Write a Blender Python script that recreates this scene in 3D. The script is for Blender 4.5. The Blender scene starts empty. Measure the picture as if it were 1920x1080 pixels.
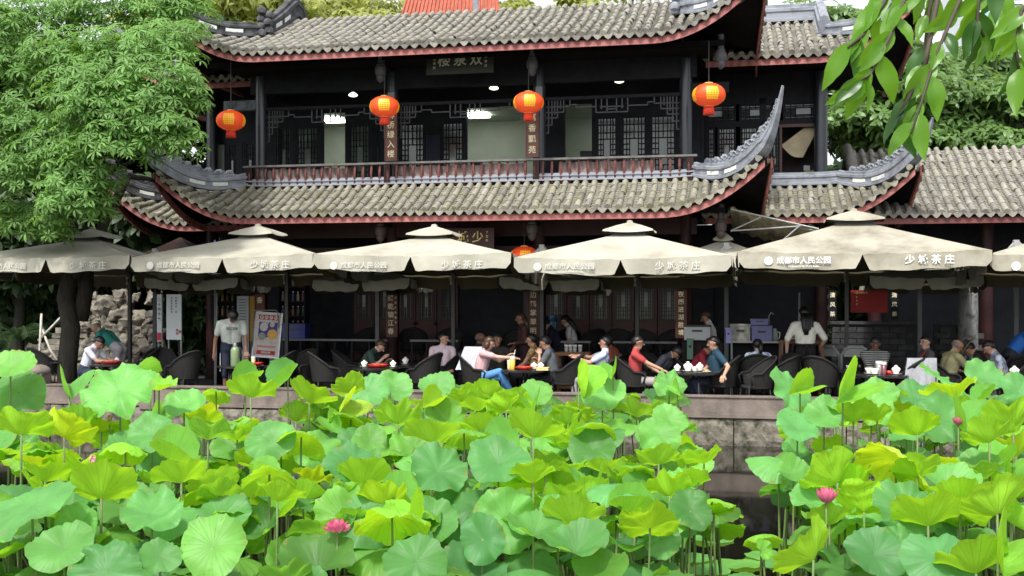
import bpy, bmesh, math, random
import numpy as np
from mathutils import Vector, Matrix
random.seed(7); np.random.seed(7)
SC = bpy.context.scene
COL = SC.collection
# ------------------------------------------------------------------ camera
CAMZ, FPX, HY = 2.96, 2100.0, 560.0          # eye height over the water, focal length and horizon row (1920x1080)
cam_d = bpy.data.cameras.new('camera'); cam = bpy.data.objects.new('camera', cam_d); COL.objects.link(cam)
cam.location = (0, 0, CAMZ); cam.rotation_euler = (math.radians(90), 0, 0)
cam_d.sensor_width = 36; cam_d.lens = FPX/1920*36; cam_d.shift_y = (HY-540)/1920
cam_d.clip_start = 0.1; cam_d.clip_end = 600
SC.camera = cam
# ------------------------------------------------------------------ sky, sun, exposure (bright overcast)
SUN_EL, SUN_AZ = 57, 200      # azimuth clockwise from +Y
w = bpy.data.worlds.new('World'); SC.world = w; w.use_nodes = True
nt = w.node_tree; nt.nodes.clear()
wo = nt.nodes.new('ShaderNodeOutputWorld'); bg = nt.nodes.new('ShaderNodeBackground')
sky = nt.nodes.new('ShaderNodeTexSky'); sky.sky_type = 'NISHITA'; sky.sun_disc = False
sky.sun_elevation = math.radians(SUN_EL); sky.sun_rotation = math.radians(SUN_AZ)
sky.air_density = 1.0; sky.dust_density = 3.0; sky.ozone_density = 1.0
hs = nt.nodes.new('ShaderNodeHueSaturation'); hs.inputs['Saturation'].default_value = 0.22
hs.inputs['Value'].default_value = 1.35
nt.links.new(sky.outputs[0], hs.inputs['Color']); nt.links.new(hs.outputs[0], bg.inputs[0])
bg.inputs[1].default_value = 0.125
nt.links.new(bg.outputs[0], wo.inputs[0])
sun_d = bpy.data.lights.new('sun', 'SUN'); sun = bpy.data.objects.new('sun', sun_d); COL.objects.link(sun)
sun_d.energy = 2.4; sun_d.angle = math.radians(5); sun_d.color = (1.0, 0.97, 0.92)
az, el = math.radians(SUN_AZ), math.radians(SUN_EL)
sdir = Vector((math.sin(az)*math.cos(el), math.cos(az)*math.cos(el), math.sin(el)))
sun.rotation_euler = sdir.to_track_quat('Z', 'Y').to_euler(); sun.location = (0, -10, 40)
vs = SC.view_settings; vs.view_transform = 'Standard'; vs.look = 'None'; vs.gamma = 1; vs.use_curve_mapping = False
vs.exposure = 0.9
SC.cycles.max_bounces = 5; SC.cycles.diffuse_bounces = 2; SC.cycles.glossy_bounces = 2
SC.cycles.transmission_bounces = 4; SC.cycles.transparent_max_bounces = 8
# ------------------------------------------------------------------ the pavilion's frame: a = along the facade, b = depth from the camera
PHI = math.atan(440/2100); CP, SP = math.cos(PHI), math.sin(PHI)
def W(a, b, z): return Vector((a*CP+b*SP, -a*SP+b*CP, z))
def A_at(px, b):                      # a on the facade line b that lies in direction px
    t = (px-960)/FPX
    return b*(t*CP-SP)/(CP+t*SP)
def dep(a, b): return b*CP-a*SP       # camera depth
def Z_at(py, a, b): return CAMZ+(HY-py)/FPX*dep(a, b)
def P(px, py, D): return Vector(((px-960)/FPX*D, D, CAMZ+(HY-py)/FPX*D))
ROT = -PHI
# ------------------------------------------------------------------ mesh helper
class MB:
    def __init__(s): s.v=[]; s.f=[]; s.m=[]; s.n=0
    def add(s, V, F, m=0):
        o = s.n; V=[tuple(p) for p in V]; s.v += V; s.n += len(V)
        s.f += [tuple(i+o for i in f) for f in F]; s.m += [m]*len(F); return s
    def box(s, c, d, m=0, rz=0, M=None, tp=1.0):
        x,y,z = d[0]/2,d[1]/2,d[2]/2
        V=[(-x,-y,-z),(x,-y,-z),(x,y,-z),(-x,y,-z),(-x*tp,-y*tp,z),(x*tp,-y*tp,z),(x*tp,y*tp,z),(-x*tp,y*tp,z)]
        F=[(0,3,2,1),(4,5,6,7),(0,1,5,4),(1,2,6,5),(2,3,7,6),(3,0,4,7)]
        R = M if M is not None else Matrix.Rotation(rz,3,'Z')
        c = Vector(c)
        return s.add([c+R@Vector(p) for p in V], F, m)
    def bar(s, p, q, w, h=None, m=0, up=(0,0,1)):
        p,q=Vector(p),Vector(q); d=q-p; L=d.length
        if L<1e-6: return s
        x=d/L; u=Vector(up); 
        if abs(x.dot(u))>.98: u=Vector((0,1,0))
        y=u.cross(x).normalized(); z=x.cross(y)
        R=Matrix((x,y,z)).transposed()
        return s.box((p+q)/2,(L,w,h or w),m,M=R)
    def tube(s, pts, r, n=8, m=0, cap=True, close=False):
        pts=[Vector(p) for p in pts]; k=len(pts)
        rs = r if hasattr(r,'__len__') else [r]*k
        rings=[]; prev=None
        for i,p in enumerate(pts):
            t=(pts[(i+1)%k]-pts[i-1]) if close else (pts[min(i+1,k-1)]-pts[max(i-1,0)])
            t = t.normalized() if t.length>1e-9 else Vector((0,0,1))
            if prev is None:
                u=Vector((0,0,1)) if abs(t.z)<.9 else Vector((1,0,0))
                x=u.cross(t).normalized()
            else:
                x=(prev-t*prev.dot(t)); x = x.normalized() if x.length>1e-6 else t.orthogonal().normalized()
            prev=x; y=t.cross(x)
            rings.append([p+(x*math.cos(2*math.pi*j/n)+y*math.sin(2*math.pi*j/n))*rs[i] for j in range(n)])
        V=[q for rg in rings for q in rg]; F=[]
        for i in range(k if close else k-1):
            a=i*n; b=((i+1)%k)*n
            for j in range(n):
                F.append((a+j,a+(j+1)%n,b+(j+1)%n,b+j))
        if cap and not close:
            F.append(tuple(range(n-1,-1,-1))); F.append(tuple((k-1)*n+j for j in range(n)))
        return s.add(V,F,m)
    def lathe(s, prof, n=16, m=0, c=(0,0,0), cap=True, sx=1, sy=1):
        V=[];F=[]
        for r,z in prof:
            for j in range(n):
                a=2*math.pi*j/n; V.append((c[0]+r*math.cos(a)*sx,c[1]+r*math.sin(a)*sy,c[2]+z))
        for i in range(len(prof)-1):
            for j in range(n):
                F.append((i*n+j,i*n+(j+1)%n,(i+1)*n+(j+1)%n,(i+1)*n+j))
        if cap:
            F.append(tuple(range(n-1,-1,-1))); F.append(tuple((len(prof)-1)*n+j for j in range(n)))
        return s.add(V,F,m)
    def sweep(s, rings, m=0, closed=True, cap=True):       # rings: lists of equal length
        n=len(rings[0]); V=[q for r in rings for q in r]; F=[]
        for i in range(len(rings)-1):
            for j in range(n if closed else n-1):
                F.append((i*n+j,i*n+(j+1)%n,(i+1)*n+(j+1)%n,(i+1)*n+j))
        if cap and closed:
            F.append(tuple(range(n-1,-1,-1))); F.append(tuple((len(rings)-1)*n+j for j in range(n)))
        return s.add(V,F,m)
    def grid(s, G, m=0):
        r=len(G); c=len(G[0]); V=[p for row in G for p in row]
        F=[(i*c+j,i*c+j+1,(i+1)*c+j+1,(i+1)*c+j) for i in range(r-1) for j in range(c-1)]
        return s.add(V,F,m)
    def mesh(s, name, mats, smooth=False):
        me=bpy.data.meshes.new(name); me.from_pydata(s.v,[],s.f)
        for t in (mats if isinstance(mats,(list,tuple)) else [mats]): me.materials.append(t)
        if any(s.m): me.polygons.foreach_set('material_index', s.m)
        if smooth: me.polygons.foreach_set('use_smooth',[True]*len(me.polygons))
        me.update(); return me
def np_mesh(name, V, F, mats, smooth=False, mi=None):     # V (n,3), F (m,k)
    me=bpy.data.meshes.new(name); V=np.asarray(V,dtype=np.float32); F=np.asarray(F,dtype=np.int32)
    k=F.shape[1]; me.vertices.add(len(V)); me.vertices.foreach_set('co',V.ravel())
    me.loops.add(F.size); me.loops.foreach_set('vertex_index',F.ravel())
    me.polygons.add(len(F)); me.polygons.foreach_set('loop_start',np.arange(0,F.size,k,dtype=np.int32))
    for t in (mats if isinstance(mats,(list,tuple)) else [mats]): me.materials.append(t)
    if mi is not None: me.polygons.foreach_set('material_index',np.asarray(mi,dtype=np.int32))
    if smooth: me.polygons.foreach_set('use_smooth',np.ones(len(F),dtype=bool))
    me.update(calc_edges=True); me.validate(); return me
def auto_smooth(me, deg=40):
    try:
        me.polygons.foreach_set('use_smooth',[True]*len(me.polygons)); me.set_sharp_from_angle(angle=math.radians(deg))
    except Exception: pass
    return me
# ------------------------------------------------------------------ object helper
def put(name, me, parent=None, loc=None, rz=None, M=None):
    o=bpy.data.objects.new(name,me); COL.objects.link(o)
    if parent is not None: o.parent=parent
    if M is not None: o.matrix_basis=M
    else:
        if loc is not None: o.location=loc
        if rz is not None: o.rotation_euler=(0,0,rz)
    return o
def tag(o, label=None, cat=None, group=None, kind=None):
    if label: o['label']=label
    if cat: o['category']=cat
    if group: o['group']=group
    if kind: o['kind']=kind
    return o
def thing(name, label, cat, loc=(0,0,0), rz=0, group=None):
    o=bpy.data.objects.new(name,None); COL.objects.link(o); o.empty_display_size=.1
    o.location=loc; o.rotation_euler=(0,0,rz); return tag(o,label,cat,group,'thing')
def part(name, mb, mats, parent, smooth=False, deg=None, loc=None, rz=None, kind=None, M=None):
    me = mb.mesh(name,mats,smooth) if isinstance(mb,MB) else mb
    if deg: auto_smooth(me,deg)
    o=put(name,me,parent,loc,rz,M)
    if kind: o['kind']=kind
    return o
def copy_tree(o, parent=None):
    c=o.copy(); COL.objects.link(c); c.parent=parent
    for ch in o.children: copy_tree(ch,c)
    return c
def struct(name, mb, mats, smooth=False): return tag(part(name,mb,mats,None,smooth),kind='structure')
# ------------------------------------------------------------------ materials
def srgb(r,g,b):
    f=lambda c:(c/255/12.92 if c/255<=.04045 else ((c/255+.055)/1.055)**2.4)
    return (f(r),f(g),f(b),1)
MATS={}
def mat(name, col, rough=.6, var=0.0, scale=3.0, col2=None, metal=0, spec=.5, bump=0, bscale=30, emit=None, es=1, rnd=0.0, detail=4, lo=.4, hi=.65, stretch=None):
    """procedural material: colour mixed with col2 by world-space noise, brightness jitter, bump"""
    if name in MATS: return MATS[name]
    m=bpy.data.materials.new(name); m.use_nodes=True; MATS[name]=m
    nt=m.node_tree; b=nt.nodes['Principled BSDF']; L=nt.links.new
    c=tuple(col)[:3]+(1,)
    b.inputs['Roughness'].default_value=rough; b.inputs['Metallic'].default_value=metal
    b.inputs['Specular IOR Level'].default_value=spec; b.inputs['Base Color'].default_value=c
    m.diffuse_color=c
    g=nt.nodes.new('ShaderNodeNewGeometry'); src=g.outputs['Position']
    if stretch:
        mp=nt.nodes.new('ShaderNodeMapping'); mp.inputs['Scale'].default_value=stretch; L(src,mp.inputs['Vector']); src=mp.outputs[0]
    out=None
    if col2 is not None or var>0:
        n=nt.nodes.new('ShaderNodeTexNoise'); n.inputs['Scale'].default_value=scale; n.inputs['Detail'].default_value=detail; n.inputs['Roughness'].default_value=.62
        L(src,n.inputs['Vector'])
        r=nt.nodes.new('ShaderNodeValToRGB'); r.color_ramp.elements[0].position=lo; r.color_ramp.elements[1].position=hi
        r.color_ramp.elements[0].color=c
        r.color_ramp.elements[1].color=tuple(col2)[:3]+(1,) if col2 is not None else tuple(min(1,x*(1-var)) for x in c[:3])+(1,)
        L(n.outputs['Fac'],r.inputs[0]); out=r.outputs[0]
    if rnd>0:
        oi=nt.nodes.new('ShaderNodeObjectInfo'); mr=nt.nodes.new('ShaderNodeMapRange')
        mr.inputs[3].default_value=1-rnd; mr.inputs[4].default_value=1+rnd; L(oi.outputs['Random'],mr.inputs[0])
        mx=nt.nodes.new('ShaderNodeMix'); mx.data_type='RGBA'; mx.blend_type='MULTIPLY'; mx.inputs[0].default_value=1
        if out: L(out,mx.inputs[6])
        else: mx.inputs[6].default_value=c
        cc=nt.nodes.new('ShaderNodeCombineColor'); [L(mr.outputs[0],cc.inputs[i]) for i in range(3)]
        L(cc.outputs[0],mx.inputs[7]); out=mx.outputs[2]
    if out: L(out,b.inputs['Base Color'])
    if bump>0:
        n2=nt.nodes.new('ShaderNodeTexNoise'); n2.inputs['Scale'].default_value=bscale; n2.inputs['Detail'].default_value=4
        L(src,n2.inputs['Vector']); bp=nt.nodes.new('ShaderNodeBump'); bp.inputs['Strength'].default_value=bump; bp.inputs['Distance'].default_value=.02
        L(n2.outputs['Fac'],bp.inputs['Height']); L(bp.outputs[0],b.inputs['Normal'])
    if emit is not None:
        b.inputs['Emission Color'].default_value=tuple(emit)[:3]+(1,); b.inputs['Emission Strength'].default_value=es
    return m
TXT={}
def text_mesh(s, size, material, ext=.003, align='CENTER'):
    k=(s,round(size,4),material.name,align)
    if k in TXT: return TXT[k]
    c=bpy.data.curves.new('lettering','FONT'); c.body=s; c.size=size; c.align_x=align; c.align_y='CENTER'; c.extrude=ext; c.resolution_u=2
    c.offset=size*.012
    o=bpy.data.objects.new('lettering',c); me=bpy.data.meshes.new_from_object(o)
    bpy.data.objects.remove(o); bpy.data.curves.remove(c)
    me.materials.clear(); me.materials.append(material); TXT[k]=me; return me
def letters(s, size, material, parent, loc, rot=(math.pi/2,0,0), name='lettering', sx=1):
    o=put(name,text_mesh(s,size,material),parent); o.location=loc; o.rotation_euler=rot; o.scale=(sx,1,1); return o
# ================================================================== materials of the setting
def tile_mat(name, moss, pale):
    m=bpy.data.materials.new(name); m.use_nodes=True; nt=m.node_tree; b=nt.nodes['Principled BSDF']; L=nt.links.new
    b.inputs['Roughness'].default_value=.9; b.inputs['Specular IOR Level'].default_value=.25
    g=nt.nodes.new('ShaderNodeNewGeometry')
    def noise(sc,d=5):
        n=nt.nodes.new('ShaderNodeTexNoise'); n.inputs['Scale'].default_value=sc; n.inputs['Detail'].default_value=d; n.inputs['Roughness'].default_value=.7
        L(g.outputs['Position'],n.inputs['Vector']); return n.outputs['Fac']
    def ramp(f,p0,p1,c0,c1):
        r=nt.nodes.new('ShaderNodeValToRGB'); r.color_ramp.elements[0].position=p0; r.color_ramp.elements[1].position=p1
        r.color_ramp.elements[0].color=c0; r.color_ramp.elements[1].color=c1; L(f,r.inputs[0]); return r.outputs[0]
    def mix(f,a,c,t='MIX'):
        x=nt.nodes.new('ShaderNodeMix'); x.data_type='RGBA'; x.blend_type=t
        if isinstance(f,float): x.inputs[0].default_value=f
        else: L(f,x.inputs[0])
        L(a,x.inputs[6])
        if isinstance(c,tuple): x.inputs[7].default_value=c
        else: L(c,x.inputs[7])
        return x.outputs[2]
    base=ramp(noise(2.2),.32,.7,(.15,.142,.125,1),(.30,.285,.25,1))
    base=mix(ramp(noise(13),.5,.72,(0,0,0,1),(pale*.6,)*3+(1,)),base,(.40,.39,.36,1))
    base=mix(ramp(noise(4.2),.62-.3*moss,.74,(0,0,0,1),(moss,)*3+(1,)),base,(.21,.20,.065,1))
    base=mix(ramp(noise(28),.56,.74,(0,0,0,1),(.5,)*3+(1,)),base,(.06,.055,.045,1))
    oi=nt.nodes.new('ShaderNodeObjectInfo'); mr=nt.nodes.new('ShaderNodeMapRange'); mr.inputs[3].default_value=.78; mr.inputs[4].default_value=1.18
    L(oi.outputs['Random'],mr.inputs[0]); cc=nt.nodes.new('ShaderNodeCombineColor'); [L(mr.outputs[0],cc.inputs[i]) for i in range(3)]
    base=mix(1.0,base,cc.outputs[0],'MULTIPLY'); L(base,b.inputs['Base Color'])
    bp=nt.nodes.new('ShaderNodeBump'); bp.inputs['Strength'].default_value=.5; bp.inputs['Distance'].default_value=.012
    L(noise(45,3),bp.inputs['Height']); L(bp.outputs[0],b.inputs['Normal'])
    return m
TILE_UP=tile_mat('clay tile weathered',.45,.55); TILE_LO=tile_mat('clay tile mossy',.68,.6); TILE_PAN=tile_mat('pan tile',.5,.2)
RED_F=mat('faded red fascia paint',srgb(164,102,98),.75,col2=srgb(122,68,64),scale=2.5,bump=.2,bscale=20,stretch=(3,3,.6))
DARKWOOD=mat('black lacquered timber',(.0105,.0115,.0165),.6,var=.5,scale=3,spec=.2,bump=.15,bscale=25)
DARKRED=mat('dark red timber',(.030,.009,.009),.5,var=.5,scale=3,spec=.25,bump=.15,bscale=18)
SOFFIT=mat('soffit boards',(.007,.006,.007),.8,var=.5,scale=4,spec=.1)
GREYPL=mat('grey ridge plaster',srgb(134,138,146),.85,col2=srgb(82,85,92),scale=3.5,bump=.4,bscale=22,lo=.45,hi=.75)
PALEPL=mat('pale ridge plaster',srgb(138,143,152),.8,col2=srgb(110,112,116),scale=2.6,bump=.3,bscale=25,lo=.5,hi=.8)
OLDRIDGE=mat('sooty ridge plaster',srgb(84,84,88),.9,col2=srgb(40,40,44),scale=4,bump=.5,bscale=18)
WHITEPL=mat('white ceramic inlay',srgb(212,214,210),.6,col2=srgb(120,120,118),scale=9,lo=.55,hi=.8)
BLUECOL=mat('blue black column lacquer',(.016,.022,.033),.28,var=.4,scale=2,spec=.6)
STONE=mat('pond wall sandstone',srgb(122,110,102),.85,col2=srgb(76,70,62),scale=2.2,bump=.5,bscale=28,lo=.38,hi=.75)
STONE_LO=mat('mossy pond ledge stone',srgb(116,110,98),.9,col2=srgb(40,42,28),scale=5.5,bump=.9,bscale=16,lo=.44,hi=.68)
PAVE=mat('terrace paving',(.045,.042,.040),.8,col2=(.022,.021,.020),scale=1.6,bump=.3,bscale=30)
GLASS=mat('lattice window glass',(.12,.15,.135),.12,var=.6,scale=1.4,spec=.6)  # opaque pane, light of the room behind put into its colour
ROOMWALL=mat('pale room plaster',srgb(188,192,176),.8,var=.12,scale=1.5)
LAMPM=mat('ceiling lamp panel',(.8,.85,.8),.5,emit=(.90,1,.93),es=6.5)
GOLD=mat('gold lettering',srgb(222,196,110),.4,spec=.6)
CREAMTXT=mat('cream lettering',srgb(235,225,190),.5)
# ================================================================== ground, water, terrace
m=MB(); R_=260
m.grid([[(-R_,-40,-1.0),(R_,-40,-1.0)],[(-R_,300,-1.0),(R_,300,-1.0)]]); struct('ground',m,mat('pond mud',(.03,.026,.018),.9,var=.5,scale=.6))
WATER=mat('pond water',(.010,.010,.006),.05,var=.5,scale=.7,spec=.6,bump=.06,bscale=2.2)
m=MB(); m.grid([[W(-40,-6,0),W(30,-6,0)],[W(-40,23.4,0),W(30,23.4,0)]]); struct('water',m,WATER)
BE=23.1; ZT=0.60
m=MB(); m.box((0,0,0),(70,60,1.9)); o=struct('terrace',m,PAVE); o.location=W(-5,BE+30.05,ZT-.95); o.rotation_euler=(0,0,ROT)
# stone edge of the pond: coping slabs over a weathered ledge, low posts on the left
edge=thing('pond_wall','long grey brown stone wall along the pond edge below the tea tables','wall',W(0,BE,0),ROT)
slab=[]; x=-24.0; k=0
while x<11:
    L_=random.uniform(1.7,2.3); mm=MB(); d=random.uniform(-.012,.012); zt=1.0+random.uniform(-.006,.006)
    mm.box((0,0,(zt+.56)/2),(L_-.02,.30,zt-.56)); mm.box((0,-.165+d,.595),(L_-.03,.035,.07)); mm.box((0,-.162+d,.985),(L_-.03,.03,.03))
    part('coping_slab',mm,STONE,edge,loc=(x+L_/2,d,0)); x+=L_; k+=1
x=-24.0
led=[]
for q in range(4):
    mm=MB(); n=9; rr=random.Random(q)
    G=[[(-.5+i/n,-.14-.05*rr.random()*(j in(1,2,3)),.53-.14*j) for i in range(n+1)] for j in range(6)]
    G=[[( -.5+i/n,.15,.53) for i in range(n+1)]]+G
    mm.grid(G); led.append(mm.mesh('ledge_stone',STONE_LO))
while x<11:
    L_=random.uniform(.9,1.5); o=put('ledge_stone',random.choice(led),edge,(x+L_/2,-.02+random.uniform(-.03,.03),random.uniform(-.012,.012))); o.scale=(L_-.02,1,1); x+=L_
for px in (75,283):
    a=A_at(px,BE); mm=MB(); mm.box((0,0,.86),(.36,.36,.76)); mm.lathe([(.235,1.24),(.25,1.27),(.25,1.31),(.22,1.36),(.15,1.41),(.06,1.44),(0.01,1.445)],18)
    part('post',mm,STONE,edge,deg=35,loc=(a,-.02,0))
# ================================================================== roofs
def tile_meshes():
    n=7; out=[]
    for v in range(2):
        mm=MB(); Ls=1.0; r0,r1=.079,.070
        def ring(y,r,dz=0): return [(math.cos(math.pi*j/n)*r,y,math.sin(math.pi*j/n)*r*1.05+dz) for j in range(n+1)]
        A=ring(0,r0,.006); B=ring(Ls,r1,-.004); mm.sweep([A,B],closed=False)
        C=ring(0,r0-.018,.006); mm.sweep([C,A],closed=False)
        if v==1: mm.add([(0,-.004,.02)]+[(x,y-.004,z) for x,y,z in A]+[(-.062,-.004,-.045),(.062,-.004,-.045)],[(0,j+1,j+2) for j in range(n)]+[(0,n+1,n+2),(0,n+2,n+3),(0,n+3,1)])
        out.append(mm)
    return out
TMB=tile_meshes()
def drip_mb():
    mm=MB(); pts=[(-.105,.03),(-.10,-.03),(-.06,-.085),(0,-.125),(.06,-.085),(.10,-.03),(.105,.03),(.05,.0),(0,-.012),(-.05,.0)]
    V=[(x,0,z) for x,z in pts]+[(x,.025,z) for x,z in pts]; n=len(pts)
    mm.add(V,[tuple(range(n)),tuple(range(2*n-1,n-1,-1))]+[(i,(i+1)%n,(i+1)%n+n,i+n) for i in range(n)]); return mm
TILES={}
def tset(material):
    if material.name not in TILES:
        TILES[material.name]=[auto_smooth(TMB[0].mesh('roof_tile',material),50),auto_smooth(TMB[1].mesh('roof_tile',material),50),drip_mb().mesh('drip_tile',material)]
    return TILES[material.name]
class Roof:
    """one slope of a roof. s runs along the eave, v inward; to_ab maps (s, v) to the facade frame"""
    def __init__(R, half, depth, rise, ze, hip, to_ab, upL=1.1, upR=1.1, run=2.3, flare=.22, hipL=True, hipR=True, kind=None, smin=None, smax=None):
        R.half,R.depth,R.rise,R.ze,R.hip,R.to_ab,R.upL,R.upR,R.run,R.flare=half,depth,rise,ze,hip,to_ab,upL,upR,run,flare
        R.hipL,R.hipR=hipL,hipR; R.smin=-half if smin is None else smin; R.smax=half if smax is None else smax
    def upl(R,s):
        U=R.upR if s>0 else R.upL
        q=max(0,(abs(s)-(R.half-R.run))/R.run)
        return U*q**2.1, q
    def S(R,s,v,dz=0):
        u,q=R.upl(s); q2=v/R.depth
        k=max(0,1-v/max(R.hip*1.5,.01))
        vv=v-R.flare*q*q*k*(1 if (R.upR if s>0 else R.upL)>0 else 0)
        z=R.ze+R.rise*(.84*q2+.16*q2*q2)+u*k**1.15+dz
        a,b=R.to_ab(s,vv); return W(a,b,z)
    def vmax(R,s):
        e=R.half-abs(s)
        if (s<0 and R.hipL) or (s>0 and R.hipR):
            if e<R.hip: return max(0,e)
        return R.depth
    def frame(R,s,v,L,dz):
        p=R.S(s,v,dz); q=R.S(s,v+L,dz); y=(q-p); e=R.S(s+.02,v,dz)-R.S(s-.02,v,dz)
        yl=y.length; y=y/yl; x=(e-y*e.dot(y)).normalized(); z=x.cross(y)
        return p,x,y,z,yl
def build_roof(R, parent, material, spacing=.245, L=.36, keep_rows=2, base_kind='front', want=None, names=True, inv=None, fas=RED_F, fh=.23, cover_drip=True):
    """deck, pan tiles, barrel tiles (the lowest keep_rows as single tiles, the rest joined), drip tiles, fascia"""
    inv=parent.matrix_world.inverted() if inv is None else inv
    t0,t1,td=tset(material)
    N=int((R.smax-R.smin)/spacing); ss=[R.smin+(R.smax-R.smin)*(i+.5)/N for i in range(N)]; sp=(R.smax-R.smin)/N
    deck=MB(); pans=MB(); rest=MB(); nk=0
    T=lambda p: inv@p
    # deck (thick boards) following the curve
    M_=10; ns=max(24,N//2)
    top=[];bot=[]
    for i in range(ns+1):
        s=R.smin+(R.smax-R.smin)*i/ns; vm=max(R.vmax(s),.03)
        top.append([T(R.S(s,vm*j/M_,-.035)) for j in range(M_+1)]); bot.append([T(R.S(s,vm*j/M_,-.13)) for j in range(M_+1)])
    deck.grid(top); deck.grid([r[::-1] for r in bot]); deck.grid([[r[0] for r in bot],[r[0] for r in top]])
    rf=part('deck',deck,SOFFIT,parent); 
    # pan tiles
    for i in range(N+1):
        s=R.smin+sp*i
        if abs(s)>R.half-.02: continue
        vm=R.vmax(s)
        if vm<.06: continue
        st=.105; k=int(vm/st)
        for j in range(max(1,k)):
            v=j*st; p,x,y,z,_=R.frame(s,v-.015,st+.03,-.02)
            w=sp*.5; q=R.S(s,v+st,-.034)
            V=[T(p-x*w+z*.045),T(p-x*w*.5+z*.014),T(p+z*.004),T(p+x*w*.5+z*.014),T(p+x*w+z*.045),
               T(q-x*w+z*.045),T(q-x*w*.5+z*.012),T(q),T(q+x*w*.5+z*.012),T(q+x*w+z*.045)]
            V+=[T(p-x*w*.5-z*.012),T(p-z*.02),T(p+x*w*.5-z*.012)]
            pans.add(V,[(0,1,6,5),(1,2,7,6),(2,3,8,7),(3,4,9,8),(10,11,2,1),(11,12,3,2)])
        if cover_drip:
            p,x,y,z,_=R.frame(s,-.05,.2,-.005); zz=Vector((0,0,1)); yy=x.cross(-zz).normalized(); yy = yy if yy.dot(y)>0 else -yy
            M=Matrix.Translation(p)@Matrix(((x.x,yy.x,zz.x,0),(x.y,yy.y,zz.y,0),(x.z,yy.z,zz.z,0),(0,0,0,1)))
            put('drip_tile',td,parent,M=inv@M@Matrix.Rotation(random.uniform(-.06,.06),4,'Y'))
    part('pan_tiles',pans,TILE_PAN if material is TILE_UP else material,parent,kind='stuff')
    # barrel tiles
    for i,s in enumerate(ss):
        vm=R.vmax(s); k=max(1,int(round((vm+.05)/L))); l=(vm+.05)/k
        for j in range(k):
            v=-.05+j*l; p,x,y,z,yl=R.frame(s+random.uniform(-.012,.012),v+random.uniform(-.012,.012),l,.0)
            M=Matrix.Translation(p+z*random.uniform(-.002,.005))@Matrix(((x.x,y.x,z.x,0),(x.y,y.y,z.y,0),(x.z,y.z,z.z,0),(0,0,0,1)))@Matrix.Diagonal((1,yl*1.03,1,1))
            M=inv@M@Matrix.Rotation(random.gauss(0,.02),4,'Z')@Matrix.Rotation(random.gauss(0,.03),4,'Y')
            if j<keep_rows: put('roof_tile',t1 if j==0 else t0,parent,M=M)
            else:
                src=TMB[1 if j==0 else 0]; rest.add([M@Vector(q) for q in src.v],src.f)
    if rest.n: part('upper_roof_tiles',auto_smooth(rest.mesh('upper_roof_tiles',material),50),None,parent,kind='stuff')
    # fascia board
    if fas is not None:
        fb=MB(); rings=[]
        nn=max(30,N)
        for i in range(nn+1):
            s=R.smin+(R.smax-R.smin)*i/nn
            h=fh
            a=R.S(s,.03,-.06); b=R.S(s,.075,-.06); rings.append([T(a),T(b),T(b-Vector((0,0,h))),T(a-Vector((0,0,h)))])
        fb.sweep(rings); part('fascia_board',fb,fas,parent)
    return ss
def ridge_sweep(path, widths, heights, parent, material, inv, side=None, name='ridge'):
    """moulded ridge along a path (points at its foot): stepped section"""
    mb=MB(); rings=[]; k=len(path)
    prof=[(-.5,0),(-.5,.16),(-.36,.2),(-.36,.5),(-.46,.56),(-.46,.72),(-.3,.78),(-.3,.93),(0,1.0),(.3,.93),(.3,.78),(.46,.72),(.46,.56),(.36,.5),(.36,.2),(.5,.16),(.5,0)]
    for i,p in enumerate(path):
        t=(path[min(i+1,k-1)]-path[max(i-1,0)]).normalized()
        h=Vector((t.x,t.y,0))
        if h.length<.12 and i: x=px_
        else: x=Vector((h.y,-h.x,0)).normalized()
        px_=x; n=x.cross(t).normalized()
        if n.z<0: n=-n
        n=(n*.8+Vector((0,0,.2))).normalized()
        rings.append([inv@(p+x*(u*widths[i])+n*(q*heights[i])) for u,q in prof])
    mb.sweep(rings); return part(name,mb,material,parent)
def comb(path, hs, parent, material, inv, name='scroll_crest', th=.07, amp=.06, wl=.3):
    """pierced scroll crest standing on a ridge: a thick plate with a wavy top, and curls"""
    mb=MB(); rings=[]; L=0; k=len(path)
    for i,p in enumerate(path):
        if i: L+=(p-path[i-1]).length
        t=(path[min(i+1,k-1)]-path[max(i-1,0)]).normalized(); h=Vector((t.x,t.y,0)); x=Vector((h.y,-h.x,0)).normalized() if h.length>.05 else Vector((1,0,0))
        n=x.cross(t).normalized(); n = n if n.z>0 else -n
        hh=hs[i]*(1+.28*math.sin(L/wl*2*math.pi)+.13*math.sin(L/wl*4*math.pi+1))
        rings.append([inv@(p-x*th/2),inv@(p-x*th/2+n*hh*.8),inv@(p+n*hh),inv@(p+x*th/2+n*hh*.8),inv@(p+x*th/2)])
    mb.sweep(rings)
    # curls proud of the plate
    L=0; nxt=.12
    for i,p in enumerate(path[:-1]):
        L+=(path[i+1]-p).length
        if L>nxt:
            nxt+=wl*.55; t=(path[i+1]-p).normalized(); h=Vector((t.x,t.y,0))
            if h.length<.05: continue
            x=Vector((h.y,-h.x,0)).normalized(); n=x.cross(t).normalized(); n = n if n.z>0 else -n
            r=hs[i]*.34; c=p+n*hs[i]*.55
            for sd in (-1,1):
                mb.tube([inv@(c+x*sd*th*.5+(t*math.cos(q)+n*math.sin(q))*r*(1-.09*q)) for q in [w_*.7 for w_ in range(9)]],[.026*(1-.06*w_) for w_ in range(9)],5)
    return part(name,mb,material,parent)
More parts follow.
